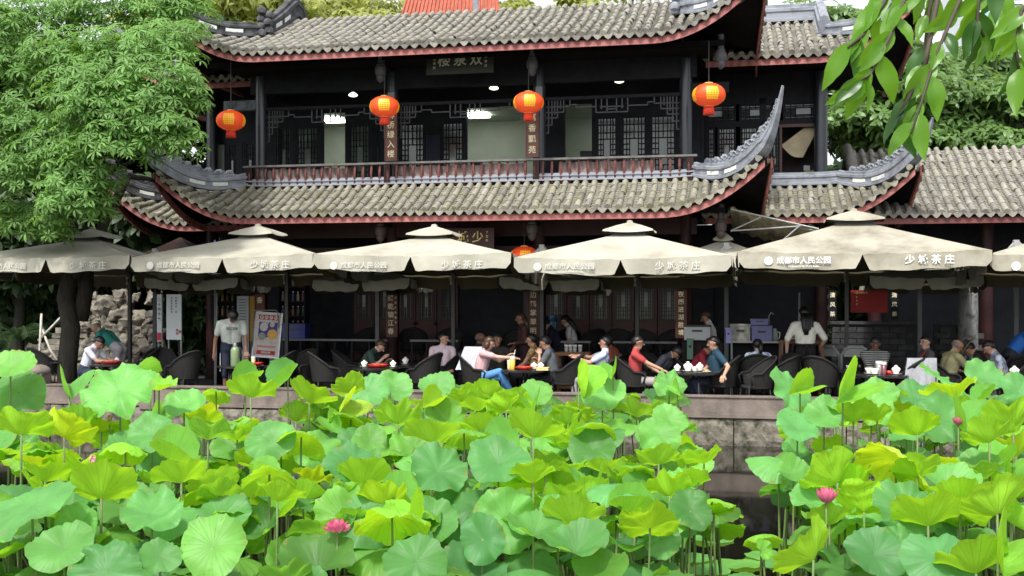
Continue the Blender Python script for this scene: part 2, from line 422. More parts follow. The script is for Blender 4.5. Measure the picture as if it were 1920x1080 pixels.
def hip_ridge(Rf, sgn, parent, inv, tip_out, tip_up, w0=.3, h0=.40, mat_=GREYPL, crest=True, inlay=True, crest_h=.2, start=None):
    """corner ridge from the hip's head down to the corner and out into the raised tip"""
    hip=Rf.hip; pts=[]; n=12
    for i in range(n+1):
        v=hip*(1-i/n); s=sgn*(Rf.half-v); pts.append(Rf.S(s,v,.03))
    d=(pts[-1]-pts[-3]); h=Vector((d.x,d.y,0)).normalized(); slope=d.z/max(Vector((d.x,d.y,0)).length,.01)
    base=pts[-1].copy(); nn=9
    for i in range(1,nn+1):
        q=i/nn; pts.append(base+h*(tip_out*(q-.28*q*q)/.72)+Vector((0,0,tip_up*(slope*.55*q*.4+(1-slope*.55*.4)*q**1.35))))
    k=len(pts); W_=[];H_=[]
    for i in range(k):
        q=max(0,(i-n)/nn); f=1-.86*q**.8 if i>n else 1
        W_.append(w0*f); H_.append(h0*(.86 if i<2 else 1)*f)
    ridge_sweep(pts,W_,H_,parent,mat_,inv,name='corner_ridge')
    if crest:
        cp=[];hh=[]
        for i in range(2,k-2):
            up=Vector((0,0,1)); cp.append(pts[i]+up*(H_[i]*.93)); q=(i-2)/(k-5)
            hh.append(crest_h*(.35+1.0*math.sin(min(1,q*1.15)*math.pi*.5) if q<.7 else crest_h and 1.2*(1-q)/.3+.35))
        hh=[max(.05,x if x<.6 else .2) for x in hh]
        hh=[crest_h*(.5+.7*math.sin(math.pi*min(1,max(0,i/(len(cp)-1)))**1.0)) for i in range(len(cp))]
        # finer sampling
        fp=[];fh=[]
        for i in range(len(cp)-1):
            for j in range(6):
                fp.append(cp[i].lerp(cp[i+1],j/6)); fh.append(hh[i]*(1-j/6)+hh[i+1]*j/6)
        comb(fp,fh,parent,mat_,inv)
    if inlay:
        for i0,i1 in ((3,5),(6,8)):
            mb=MB()
            for sd in (-1,1):
                R2=[]
                for i in range(i0,i1+1):
                    t=(pts[i+1]-pts[i-1]).normalized(); x=Vector((t.y,-t.x,0)).normalized()
                    c=pts[i]+x*sd*(W_[i]*.36+.004)
                    R2.append([inv@(c+Vector((0,0,H_[i]*.24))),inv@(c+x*sd*.012+Vector((0,0,H_[i]*.26))),inv@(c+x*sd*.012+Vector((0,0,H_[i]*.47))),inv@(c+Vector((0,0,H_[i]*.49)))])
                mb.sweep(R2)
            part('white_inlay',mb,WHITEPL,parent)
    return pts
def front(a0,be): return lambda s,v:(a0+s,be+v)
def rightside(ae,bc): return lambda s,v:(ae-v,bc-s)      # s>0 towards the viewer
def leftside(ae,bc): return lambda s,v:(ae+v,bc+s)       # s<0 towards the viewer
AC=-7.1; BF=26.0                                         # pavilion centre line and eave line
pav=thing('tea_pavilion','two storey dark timber tea pavilion with upswept grey tiled double eaves','building',W(AC,28,ZT),ROT)
bpy.context.view_layer.update()
def inv_of(o): bpy.context.view_layer.update(); return o.matrix_world.inverted()
def sub(parent,name):
    o=bpy.data.objects.new(name,None); COL.objects.link(o); o.parent=parent; return o
PI_=inv_of(pav)
lower=sub(pav,'lower_roof'); upper=sub(pav,'upper_roof')
# lower skirt roof
RL=Roof(7.5,1.65,.80,5.10,1.65,front(AC,BF),1.12,1.12,2.4)
build_roof(RL,lower,TILE_LO,keep_rows=3,inv=PI_,L=.38)
RLr=Roof(2.6,1.65,.80,5.10,1.65,rightside(AC+7.5,BF+2.6),0,1.12,2.4,hipL=False)
RLl=Roof(2.6,1.65,.80,5.10,1.65,leftside(AC-7.5,BF+2.6),1.12,0,2.4,hipR=False)
for r in (RLr,RLl): build_roof(r,lower,TILE_LO,keep_rows=0,inv=PI_,cover_drip=False)
hip_ridge(RL,-1,lower,PI_,.35,.5); hip_ridge(RL,1,lower,PI_,.62,1.38)
# band ridge at the head of the skirt roof
bp=[RL.S(-5.85+11.7*i/20,1.62,.02) for i in range(21)]
ridge_sweep(bp,[.26]*21,[.20]*21,lower,PALEPL,PI_,name='band_ridge')
for sd,rr in ((1,RLr),(-1,RLl)):
    q=[rr.S((1 if sd>0 else -1)*(.95-3.4*i/8),1.62,.02) for i in range(9)]; ridge_sweep(q,[.26]*9,[.34]*9,lower,PALEPL,PI_,name='band_ridge')
# upper gable-and-hip roof
RU=Roof(7.4,3.7,1.66,9.14,1.95,front(AC,BF),1.25,1.25,2.5,flare=.25)
build_roof(RU,upper,TILE_UP,keep_rows=2,inv=PI_,L=.40)
RUb=Roof(7.4,3.7,1.66,9.14,1.95,lambda s,v:(AC+s,BF+7.4-v),1.25,1.25,2.5)
build_roof(RUb,upper,TILE_UP,keep_rows=0,inv=PI_,L=.8,cover_drip=False)
RUr=Roof(3.7,1.95,.83,9.14,1.95,rightside(AC+7.4,BF+3.7),1.25,1.25,2.5); RUl=Roof(3.7,1.95,.83,9.14,1.95,leftside(AC-7.4,BF+3.7),1.25,1.25,2.5)
for r in (RUr,RUl): build_roof(r,upper,TILE_UP,keep_rows=0,inv=PI_,cover_drip=False)
hip_ridge(RU,-1,upper,PI_,.5,.8,mat_=OLDRIDGE,crest=False); hip_ridge(RU,1,upper,PI_,.6,1.2,mat_=GREYPL,crest=False)
for sg in (-1,1):          # gable verge ridges, curling over at the top, with a carved block at the foot
    q=[RU.S(sg*5.42,1.85+1.9*i/10,.03)+Vector((0,0,.10*(i/10)**2)) for i in range(11)]
    top=q[-1]; n_=W(0,1,0)-W(0,0,0)
    q+= [top+n_*.18+Vector((0,0,-.03)),top+n_*.32+Vector((0,0,-.16)),top+n_*.38+Vector((0,0,-.34))]
    ridge_sweep(q,[.3]*len(q),[.44+.012*i for i in range(len(q))],upper,OLDRIDGE if sg<0 else GREYPL,PI_,name='verge_ridge')
    mb=MB(); c=RU.S(sg*5.42,1.72,.05)
    for i in range(7):
        rr=random.Random(i+3*sg); mb.lathe([(.02,-.1),(.11,-.06),(.13,.03),(.06,.11),(.01,.13)],7,c=PI_@(c+Vector((rr.uniform(-.12,.12),rr.uniform(-.12,.1),.08+.1*i))))
    part('carved_finial',mb,OLDRIDGE if sg<0 else GREYPL,upper,deg=50)
    for k in range(2):
        mb=MB()
        for sd in (-1,1):
            R2=[]
            for i in range(2+3*k,5+3*k):
                t=(q[i+1]-q[i-1]).normalized(); x=Vector((t.y,-t.x,0)).normalized(); c=q[i]+x*sd*.112
                R2.append([PI_@(c+Vector((0,0,.12))),PI_@(c+x*sd*.014+Vector((0,0,.13))),PI_@(c+x*sd*.014+Vector((0,0,.23))),PI_@(c+Vector((0,0,.24)))])
            mb.sweep(R2)
        part('white_inlay',mb,WHITEPL,upper)
    g=MB(); aa=AC+sg*5.42; g.add([PI_@W(aa,BF+1.9,9.7),PI_@W(aa,BF+5.5,9.7),PI_@W(aa,BF+3.7,10.75)],[(0,1,2)]); part('gable',g,GREYPL,upper)
# ---- upper storey: columns, beams, rail, walls (local frame of the pavilion: x=a-AC, y=b-28, z over the terrace)
zl=lambda z:z-ZT
COLX=(-5.63,-1.95,1.95,5.63)
for x in COLX:
    mb=MB(); mb.lathe([(.155,0),(.155,3.6)],16); part('column',mb,BLUECOL,pav,deg=40,loc=(x,0,zl(5.3)))
    mb=MB(); mb.lathe([(.24,0),(.25,.08),(.22,.2),(.17,.22),(.165,4.65)],16); part('column',mb,DARKRED,pav,deg=40,loc=(x,0,0))
def beam(x0,x1,y,z0,z1,th=.16,m_=DARKWOOD,name='beam'):
    mb=MB(); mb.box(((x0+x1)/2,y,zl((z0+z1)/2)),(x1-x0,th,z1-z0)); return part(name,mb,m_,pav)
beam(-5.9,5.9,0,8.42,8.95,.2); beam(-5.75,5.75,.0,7.98,8.06,.1); beam(-5.9,5.9,0,4.55,4.95,.2,DARKRED); beam(-5.7,5.7,0,4.15,4.3,.12,DARKRED)
for sx in (-1,1):
    mb=MB(); mb.box((sx*5.63,1.2,zl(8.7)),(.2,2.2,.4)); part('beam',mb,DARKWOOD,pav)
    # cantilever brackets reaching out past the corner columns
    mb=MB(); mb.box((sx*6.2,.0,zl(8.14)),(.95,.2,.26)); part('bracket',mb,mat('weathered blue grey timber',srgb(92,100,108),.6,col2=srgb(40,44,50),scale=4) if sx<0 else DARKWOOD,pav)
for z0,z1,b_ in ((5.0,5.12,BF+1.0),(8.97,9.09,BF+1.0)):
    beam(-6.6,6.6,b_-28,z0,z1,.12,SOFFIT,'eave_purlin')
for z,mt in ((5.10,mat('grey brown carved timber',srgb(70,62,60),.6,var=.4,scale=6)),(9.14,mat('grey carved timber',srgb(84,86,90),.6,var=.4,scale=6))):
    for x in (-1.95,1.95,6.5):                      # hanging carved posts under the eaves
        mb=MB(); mb.lathe([(.03,-.72),(.09,-.66),(.11,-.60),(.10,-.55),(.13,-.52),(.145,-.42),(.13,-.33),(.10,-.31),(.11,-.27),(.075,-.24),(.075,.1)],14)
        part('hanging_post',mb,mt,pav,deg=40,loc=(x,-1.0 if x<6 else -.9,zl(z)))
        if x<6:
            mb=MB(); mb.box((x,-.5,zl(z)-.2),(.1,1.0,.2)); part('bracket',mb,DARKWOOD,pav)
            if z>8: mb=MB(); mb.box((x+.02,-.16,zl(8.1)),(.17,.1,.42)); part('speaker_box',mb,mat('grey speaker box',srgb(122,126,130),.5),pav)
# soffit behind the eaves and dark ceilings
for z0,y0,y1 in ((8.98,-1.0,5.2),(5.16,-.2,5.2)):
    mb=MB(); mb.box((0,(y0+y1)/2,zl(z0)),(12.6,y1-y0,.06)); part('ceiling',mb,SOFFIT,pav)
mb=MB(); mb.box((0,2.3,zl(5.35)),(11.9,5.4,.3)); part('upper_floor',mb,DARKWOOD,pav)
# pierced hanging frieze
def frieze(x0,x1,z,y=0):
    mb=MB(); t=.028
    def H(a,b,zz): mb.box(((a+b)/2,y,zl(zz)),(abs(b-a),.03,t))
    def Vv(a,z0,z1): mb.box((a,y,zl((z0+z1)/2)),(t,.03,abs(z1-z0)))
    L_=x1-x0; xm=(x0+x1)/2
    for e,sg in ((x0,1),(x1,-1)):
        for i,(w_,h_) in enumerate(((.62,.16),(.46,.30),(.30,.44),(.16,.62),(.07,.82))):
            H(e,e+sg*w_,z-h_); Vv(e+sg*w_,z,z-h_)
        Vv(e+sg*.38,z,z-.22); Vv(e+sg*.23,z,z-.36)
    for w_,h_ in ((.40,.34),(.26,.26),(.12,.34)): Vv(xm-w_,z,z-h_); Vv(xm+w_,z,z-h_)
    H(xm-.40,xm+.40,z-.34); H(xm-.3,xm+.3,z-.2); H(xm-.12,xm+.12,z-.26)
    H(x0+.6,xm-.9,z-.12); H(xm+.9,x1-.6,z-.12); H(xm-.9,xm-.4,z-.19); H(xm+.4,xm+.9,z-.19); Vv(xm-.9,z-.12,z-.19); Vv(xm+.9,z-.12,z-.19)
    return part('frieze',mb,mat('frieze timber',srgb(74,74,80),.6,var=.4,scale=5),pav)
for i in range(3): frieze(COLX[i]+.16,COLX[i+1]-.16,7.98)
# balustrade
rail=sub(pav,'balustrade'); by=-.42
mb=MB(); mb.box((0,by,zl(6.44)),(11.85,.2,.05)); part('handrail',mb,mat('weathered handrail',srgb(108,106,104),.6,var=.4,scale=5),rail)
mb=MB(); mb.box((0,by+.1,zl(5.86)),(11.6,.08,.08)); part('bottom_rail',mb,DARKRED,rail)
BAL=mat('worn red balusters',srgb(112,62,56),.6,col2=srgb(66,38,36),scale=5); bm_=MB()
bm_.tube([(0,0,-.28),(0,-.05,-.12),(0,-.07,.05),(0,-.02,.28)],.033,6); bme=bm_.mesh('baluster',BAL)
x=-5.75; i=0
while x<5.76:
    put('baluster',bme,rail,(x,by,zl(6.13))); x+=.225; i+=1
for x in (-5.75,-1.95,1.95,5.75):
    mb=MB(); mb.box((x,by,zl(6.1)),(.16,.16,.64)); part('rail_post',mb,DARKRED,rail)
# worn plastic sheeting tied behind the balusters
SHEET=mat('dusty clear sheeting',srgb(142,118,112),.35,col2=srgb(92,72,68),scale=3,spec=.6,bump=.5,bscale=6)
for x0,x1 in ((-5.6,-2.9),(-1.7,1.7),(2.5,4.9)):
    n=60; G=[]
    for j in range(6):
        G.append([(x0+(x1-x0)*i/n,by+.06+.025*math.sin(i*1.3+j*.5)+.015*math.sin(i*.37),zl(5.9+.48*j/5)-.03*math.sin(i*.21)**2*(j>3)) for i in range(n+1)])
    mb=MB(); mb.grid(G); part('plastic_sheet',mb,SHEET,rail,smooth=True)
# lattice leaves
def lattice_mb(w_,h_,frame=.06,bar=.022):
    mb=MB(); t=.03
    def H(a,b,z,tt=bar): mb.box(((a+b)/2,-.02,z),(abs(b-a),t,tt))
    def Vv(a,z0,z1,tt=bar): mb.box((a,-.02,(z0+z1)/2),(tt,t,abs(z1-z0)))
    for sx in (-1,1): Vv(sx*(w_/2-frame/2),0,h_,frame)
    H(-w_/2+frame,w_/2-frame,frame/2,frame); H(-w_/2+frame,w_/2-frame,h_-frame/2,frame)
    iw=w_/2-frame; c=iw*.42; z0,z1=h_*.30,h_*.68
    for sx in (-1,1):
        Vv(sx*c,frame,h_-frame); Vv(sx*(c+iw)/2,frame,h_-frame)
    H(-iw,iw,z0); H(-iw,iw,z1); H(-iw,iw,z0*.45); H(-iw,iw,z0*.75); H(-iw,iw,z1+(h_-z1)*.28); H(-iw,iw,z1+(h_-z1)*.62); Vv(0,z1,h_-frame); Vv(0,frame,z0)
    for q in (.2,.4,.6,.8):
        for sx in (-1,1): H(sx*c,sx*iw,z0+(z1-z0)*q)
    return mb
LATT={}
def lattice(x,y,z,w_,h_,parent,glass=GLASS,wood=DARKWOOD,name='lattice_leaf'):
    k=(round(w_,2),round(h_,2),wood.name)
    if k not in LATT: LATT[k]=lattice_mb(w_,h_).mesh('lattice_leaf',wood)
    o=put(name,LATT[k],parent,(x,y,z))
    mb=MB(); mb.box((0,.012,h_/2),(w_-.06,.008,h_-.06)); put('pane',mb.mesh('pane',glass),o); return o
def wallbox(x0,x1,y,z0,z1,m_=DARKWOOD,th=.1,parent=None,name='wall'):
    mb=MB(); mb.box(((x0+x1)/2,y,zl((z0+z1)/2)),(x1-x0,th,z1-z0)); return part(name,mb,m_,parent or pav)
YB=2.0    # wall line of the upper storey, b=30
def xb(px,b=30.0): return A_at(px,b)-AC
zu0,zu1=5.5,8.98; ZH=8.20; ZL=7.86
opens=[(607,648),(876,1000),(1060,1110)]
leaves=[(655,695),(700,716),(750,797),(828,870),(1118,1158),(1165,1213),(1219,1268),(515,548),(556,598)]
wallbox(-5.9,5.9,YB,ZH+.02,zu1)
spans=sorted([(xb(p),xb(q),'o') for p,q in opens]+[(xb(p),xb(q),'l') for p,q in leaves])
cur=-5.9
for x0,x1,k in spans:
    if x0>cur+.02: wallbox(cur,x0,YB,zu0,ZH+.02)
    if k=='l':
        wallbox(x0,x1,YB,zu0,5.95); wallbox(x0,x1,YB,ZL,ZH+.02); lattice((x0+x1)/2,YB,zl(5.95),x1-x0,ZL-5.95,pav)
    cur=x1
wallbox(cur,5.9,YB,zu0,ZH+.02)
# dark curtain between two leaves
mb=MB(); n=24; x0,x1=xb(800),xb(826); mb.grid([[(x0+(x1-x0)*i/n,YB-.08+.03*math.sin(i*1.6),zl(z)) for i in range(n+1)] for z in (5.9,7.5)]); part('curtain',mb,mat('dark blue curtain',(.018,.026,.045),.7),pav,smooth=True)
# lit rooms behind the openings
mb=MB(); x0,x1=-5.8,5.8; y0,y1=YB+.06,YB+2.8; z0,z1=zl(5.5),zl(8.27)
mb.add([(x0,y1,z0),(x1,y1,z0),(x1,y1,z1),(x0,y1,z1)],[(0,1,2,3)]); mb.add([(x0,y0,z1),(x1,y0,z1),(x1,y1,z1),(x0,y1,z1)],[(0,3,2,1)])
for xx in (x0,x1,xb(960,31.5)+1.0,-1.9): mb.box((xx,(y0+y1)/2,(z0+z1)/2),(.06,y1-y0-.02,z1-z0-.02))
part('room_wall',mb,ROOMWALL,pav)
mb=MB(); mb.box((0,YB+2.86,zl(6.9)),(11.9,.1,3.6)); part('back_wall',mb,DARKWOOD,pav)
for xx in (-5.95,5.95): 
    mb=MB(); mb.box((xx,YB+1.45,zl(6.9)),(.1,2.9,3.6)); part('side_wall',mb,DARKWOOD,pav)
for x in (xb(622,31.2),xb(893,31.2),xb(1180,31.2)):
    mb=MB(); mb.box((x,YB+1.2,z1-.04),(.62,.9,.05)); part('ceiling_lamp_panel',mb,LAMPM,pav)
mb=MB(); mb.box((xb(896,30.6),YB+.9,zl(6.1)),(.5,.45,1.1)); mb.box((xb(889,30.6),YB+.9,zl(6.73)),(.3,.3,.16)); part('cabinet',mb,mat('dark cabinet',(.02,.022,.02),.5),pav)
mb=MB(); mb.box((xb(1086,30.6),YB+.9,zl(6.2)),(.6,.45,1.3)); mb.box((xb(1098,30.6),YB+.9,zl(6.95)),(.35,.3,.2)); part('cabinet',mb,MATS['dark cabinet'],pav)
# round lamps on the gallery ceiling
for px,py in ((662,178),(926,165),(1161,152)):
    b_=29.2; a=A_at(px,b_); z=Z_at(py,a,b_); mb=MB(); mb.lathe([(.03,.08),(.1,.03),(.13,0),(.12,-.025),(.06,-.05),(.01,-.055)],16)
    l=part('gallery_lamp',mb,mat('opal lamp glass',(.85,.85,.75),.4,emit=(1,.96,.78),es=1.1),pav,smooth=True,loc=(a-AC,b_-28,zl(z)))
    mb=MB(); mb.tube([(0,0,.1),(0,0,8.7-z)],.012,6); part('stem',mb,DARKWOOD,l)
# ---- ground storey back wall with red panelled doors
GY=2.6
wallbox(-6.2,6.2,GY+.12,ZT,4.95,DARKWOOD)
dm=MB(); dw=.62
for z0,z1 in ((.1,.95),(1.0,1.2)): dm.box((0,-.025,(z0+z1)/2),(dw-.16,.02,z1-z0))
dm.box((0,.0,1.4),(dw-.02,.05,2.8)); dm.box((0,-.035,.05),(dw-.03,.03,.08)); dm.box((0,-.035,1.25),(dw-.03,.03,.06))
for sx in (-1,1): dm.box((sx*(dw/2-.05),-.035,1.4),(.07,.03,2.8))
DOORRED=mat('dark red door panel',(.060,.009,.010),.5,var=.5,scale=2)
dme=dm.mesh('door_leaf',DOORRED)
x=-5.5
while x<5.4:
    if not (xb(878,30.6)<x<xb(985,30.6)) and not (x<-4.2):
        o=put('door_leaf',dme,pav,(x,GY,.4)); lt=lattice(0,-.05,1.35,dw-.16,1.2,o,name='lattice',wood=mat('lattice timber red black',(.03,.012,.012),.5))
    x+=dw
# ---- wings: the wider hall behind
def wing(side):
    lab={'R':'right hand side wing of the pavilion with open curtained window and grey tiled eaves','L':'left hand side wing of the pavilion half hidden by the leafy tree'}[side]
    A0,A1=(-1.0,3.95) if side=='R' else (-17.4,-13.2)
    t=thing('side_wing',lab,'building',W((A0+A1)/2,30.4,ZT),ROT,'side wings of the tea pavilion'); iv=inv_of(t); loc=lambda a,b,z:iv@W(a,b,z)
    be=28.4; half=7.0
    if side=='R': a0=A1-half; kw=dict(upL=0,upR=1.12,hipL=False); rng=(A0-a0,half); tip=(.55,.95)
    else: a0=A0+half; kw=dict(upL=1.12,upR=0,hipR=False); rng=(-half,A1-a0); tip=(.35,.4)
    lo=sub(t,'lower_roof'); up=sub(t,'upper_roof')
    r=Roof(half,1.65,.80,5.10,1.65,front(a0,be),smin=rng[0],smax=rng[1],**kw); build_roof(r,lo,TILE_LO,keep_rows=3 if side=='R' else 2,inv=iv,L=.38)
    sgn=1 if side=='R' else -1
    hip_ridge(r,sgn,lo,iv,*tip,mat_=GREYPL if side=='R' else OLDRIDGE)
    s0,s1=(rng[0],half-1.65) if side=='R' else (-half+1.65,rng[1])
    ridge_sweep([r.S(s0+(s1-s0)*i/10,1.62,.02) for i in range(11)],[.26]*11,[.34]*11,lo,GREYPL,iv,name='band_ridge')
    sd=Roof(3.2,1.65,.80,5.10,1.65,rightside(A1,be+3.2) if side=='R' else leftside(A0,be+3.2),upL=0 if side=='R' else 1.12,upR=1.12 if side=='R' else 0,hipL=side!='R',hipR=side=='R')
    build_roof(sd,lo,TILE_LO,keep_rows=0,inv=iv,cover_drip=False)
    r2=Roof(half,3.7,1.66,9.02,1.95,front(a0,be),smin=rng[0],smax=rng[1],upL=kw['upL']*1.1,upR=kw['upR']*1.1,hipL=kw.get('hipL',True),hipR=kw.get('hipR',True)); build_roof(r2,up,TILE_UP,keep_rows=2,inv=iv,L=.4)
    hip_ridge(r2,sgn,up,iv,.5,.8,mat_=GREYPL,crest=False)
    sd=Roof(3.7,1.95,.83,9.02,1.95,rightside(A1,be+3.7) if side=='R' else leftside(A0,be+3.7),upL=1.2,upR=1.2); build_roof(sd,up,TILE_UP,keep_rows=0,inv=iv,cover_drip=False)
    q=[r2.S(sgn*5.02,1.85+1.9*i/10,.03) for i in range(11)]; ridge_sweep(q,[.34]*11,[.52]*11,up,GREYPL,iv,name='verge_ridge')
    top=[r2.S(rng[0]+(rng[1]-sgn*0-rng[0])*i/8 if side=='R' else rng[0]+(rng[1]-rng[0])*i/8,3.62,.02) for i in range(9)]
    top=[p for p in top]; mid=[r2.S((rng[0] if side=='R' else -5.0)+((5.0-rng[0]) if side=='R' else (rng[1]+5.0))*i/8,3.55,.02) for i in range(9)]
    ridge_sweep(mid,[.3]*9,[.5]*9,up,GREYPL,iv,name='top_ridge')
    # walls
    yb=30.6; ca=A1-2.05 if side=='R' else A0+2.05
    def wb(a0_,a1_,b,z0,z1,m_=DARKWOOD,th=.1,name='wall'):
        mb=MB(); mb.box(loc((a0_+a1_)/2,b,(z0+z1)/2),(a1_-a0_,th,z1-z0)); return part(name,mb,m_,t)
    for b in (30.35,):
        mb=MB(); mb.lathe([(.17,0),(.17,3.7)],16); part('column',mb,BLUECOL,t,deg=40,loc=loc(ca,b,5.2))
        mb=MB(); mb.lathe([(.2,0),(.2,.2),(.17,.22),(.17,4.55)],16); part('column',mb,DARKRED,t,deg=40,loc=loc(ca,b,ZT))
    x0,x1=(A0,ca) if side=='R' else (ca,A1)
    wb(x0,x1,yb,8.16,9.0); mb=MB(); mb.box(loc((x0+x1)/2+sgn*.4,31.2,9.0),(x1-x0+1.6,4.6,.06)); part('ceiling',mb,SOFFIT,t)
    mb=MB(); mb.box(loc((x0+x1)/2+sgn*.4,31.2,5.2),(x1-x0+1.6,4.6,.06)); part('ceiling',mb,SOFFIT,t)
    wb(x0,x1,yb-.05,5.78,6.12,mat('window sill timber',srgb(86,88,92),.6,col2=srgb(48,48,52),scale=4),.16,'sill')
    wb(x0,x1,yb+3.0,4.0,8.7); mb=MB(); mb.box(loc(ca+sgn*.05,yb+1.5,6.9),(.1,3.0,3.6)); part('wall',mb,DARKWOOD,t)
    if side=='R':
        AA=lambda px:A_at(px,yb)
        for p,q in ((1308,1341),(1345,1380),(1388,1422)):
            lattice(loc((AA(p)+AA(q))/2,yb,0).x,loc(0,yb,0).y if False else loc((AA(p)+AA(q))/2,yb,0).y,zl(6.12),AA(q)-AA(p),1.45,t,glass=mat('bright lattice glass',(.20,.25,.23),.15,var=.6,scale=3,spec=.6))
        for p,q in ((1300,1380),(1386,1448),(1468,1545)):
            mb=lattice_mb(AA(q)-AA(p),.5); o=put('transom',mb.mesh('transom',DARKWOOD),t,loc((AA(p)+AA(q))/2,yb,7.68)); g=MB(); g.box((0,.012,.25),(AA(q)-AA(p)-.05,.008,.46)); put('pane',g.mesh('pane',GLASS),o)
        wb(x0,AA(1306),yb,5.9,8.3); wb(AA(1424),AA(1436),yb,5.9,8.3); wb(x0,x1,yb+.0,7.56,7.70); wb(AA(1548),ca,yb,5.9,8.3)
        # open casement with hitched curtain
        WF=mat('reddish window frame',srgb(70,36,32),.5)
        for p in (1440,1464,1546): wb(AA(p)-.03,AA(p)+.03,yb-.05,6.12,7.58,WF,.08,'window_frame')
        wb(AA(1440),AA(1546),yb-.05,6.12,6.19,WF,.08,'window_frame'); wb(AA(1440),AA(1546),yb-.05,7.5,7.58,WF,.08,'window_frame')
        lattice(loc((AA(1440)+AA(1464))/2,yb,0).x,loc(AA(1440),yb,0).y,zl(6.19),AA(1464)-AA(1440)-.06,1.3,t)
        wb(AA(1464),AA(1546),yb+.9,6.0,7.6,mat('mesh screen room',(.045,.038,.036),.8,var=.4,scale=2),.05,'room_back')
        cu=MB(); n=18; G=[]
        top0,top1=AA(1500),AA(1530)
        for j in range(9):
            q=j/8; zt=7.52-.05*q; l0=AA(1530)-(AA(1530)-AA(1466))*q; 
            row=[]
            for i in range(n+1):
                e=i/n; tp=Vector((AA(1508)+(AA(1535)-AA(1508))*e,0,7.5)); bt=Vector((AA(1465)+(AA(1506)-AA(1465))*e,0,6.72-.12*math.sin(e*math.pi)+.05*(1-e)+.28*(1-e)))
                p_=tp.lerp(bt,q); row.append(loc(p_.x,yb+.12+.009*math.sin(i*.9+q*5)*(.4+q),p_.z))
            G.append(row)
        cu.grid(G); part('curtain',cu,mat('cream curtain cloth',srgb(190,176,146),.85,var=.2,scale=3),t,smooth=True)
        mb=MB(); mb.box(loc(AA(1522),yb-.1,6.26),(.4,.16,.14)); part('planter_box',mb,mat('yellowed planter',srgb(120,108,72),.7),t)
        for ax in (AA(1512),AA(1532)):
            mb=MB(); mb.box(loc(ax,yb-.1,6.4),(.16,.14,.13)); part('window_clutter',mb,mat('grey clutter',srgb(120,124,124),.6),t)
        wb(x0-.6,ca,30.9,ZT,4.9,DARKWOOD)
    else:
        AA=lambda px:A_at(px,yb)
        wb(AA(393),AA(421),yb,5.9,7.5,mat('pale grey panel',srgb(128,132,126),.7,var=.3,scale=2),.06,'panel')
        for p,q in ((424,447),(456,482)): lattice(loc((AA(p)+AA(q))/2,yb,0).x,loc(AA(p),yb,0).y,zl(6.0),AA(q)-AA(p),1.55,t,glass=MATS.get('bright lattice glass') or mat('bright lattice glass',(.20,.25,.23),.15,var=.6,scale=3,spec=.6))
        wb(x0,AA(393),yb,5.9,8.3,DARKRED); wb(AA(447),AA(456),yb,5.9,7.6); wb(AA(482),A1+.9,yb,5.9,8.3); wb(AA(393),AA(482),yb,7.55,8.3)
        wb(x0,A1+.8,30.9,ZT,4.9,DARKWOOD)
    return t
wing('R'); wing('L')
# ---- low hall on the far right
hall=thing('low_hall','single storey hall with long grey tiled roof at the right edge','building',W(8,30,ZT),ROT); hv=inv_of(hall)
RH=Roof(7.3,3.9,2.03,5.08,0.01,front(10.0,29.0),upL=0,upR=0,hipL=False,hipR=False,smin=-7.2,smax=7.0)
hr=sub(hall,'roof'); build_roof(RH,hr,TILE_UP,keep_rows=5,inv=hv,L=.42,fas=mat('dull red fascia',srgb(112,58,54),.65,var=.4,scale=3))
RHb=Roof(7.3,3.9,2.03,5.08,0.01,lambda s,v:(10.0+s,36.8-v),upL=0,upR=0,hipL=False,hipR=False,smin=-7.2,smax=7.0); build_roof(RHb,hr,TILE_UP,keep_rows=0,inv=hv,L=.8,cover_drip=False,fas=None)
mb=MB(); mb.box(hv@W(10.2,34.0,2.9),(13.0,5.2,4.4)); part('wall',mb,DARKWOOD,hall)
for px in (1640,1850):
    a=A_at(px,30.1); mb=MB(); mb.lathe([(.17,0),(.17,4.4)],14); part('column',mb,DARKRED,hall,deg=40,loc=hv@W(a,30.1,ZT))
vb=MB(); vb.tube([hv@RH.S(-7.22,v,.12) for v in (-.1,1,2,3,3.9)],.13,8); part('verge_tile_ridge',vb,TILE_UP,hall,smooth=True)
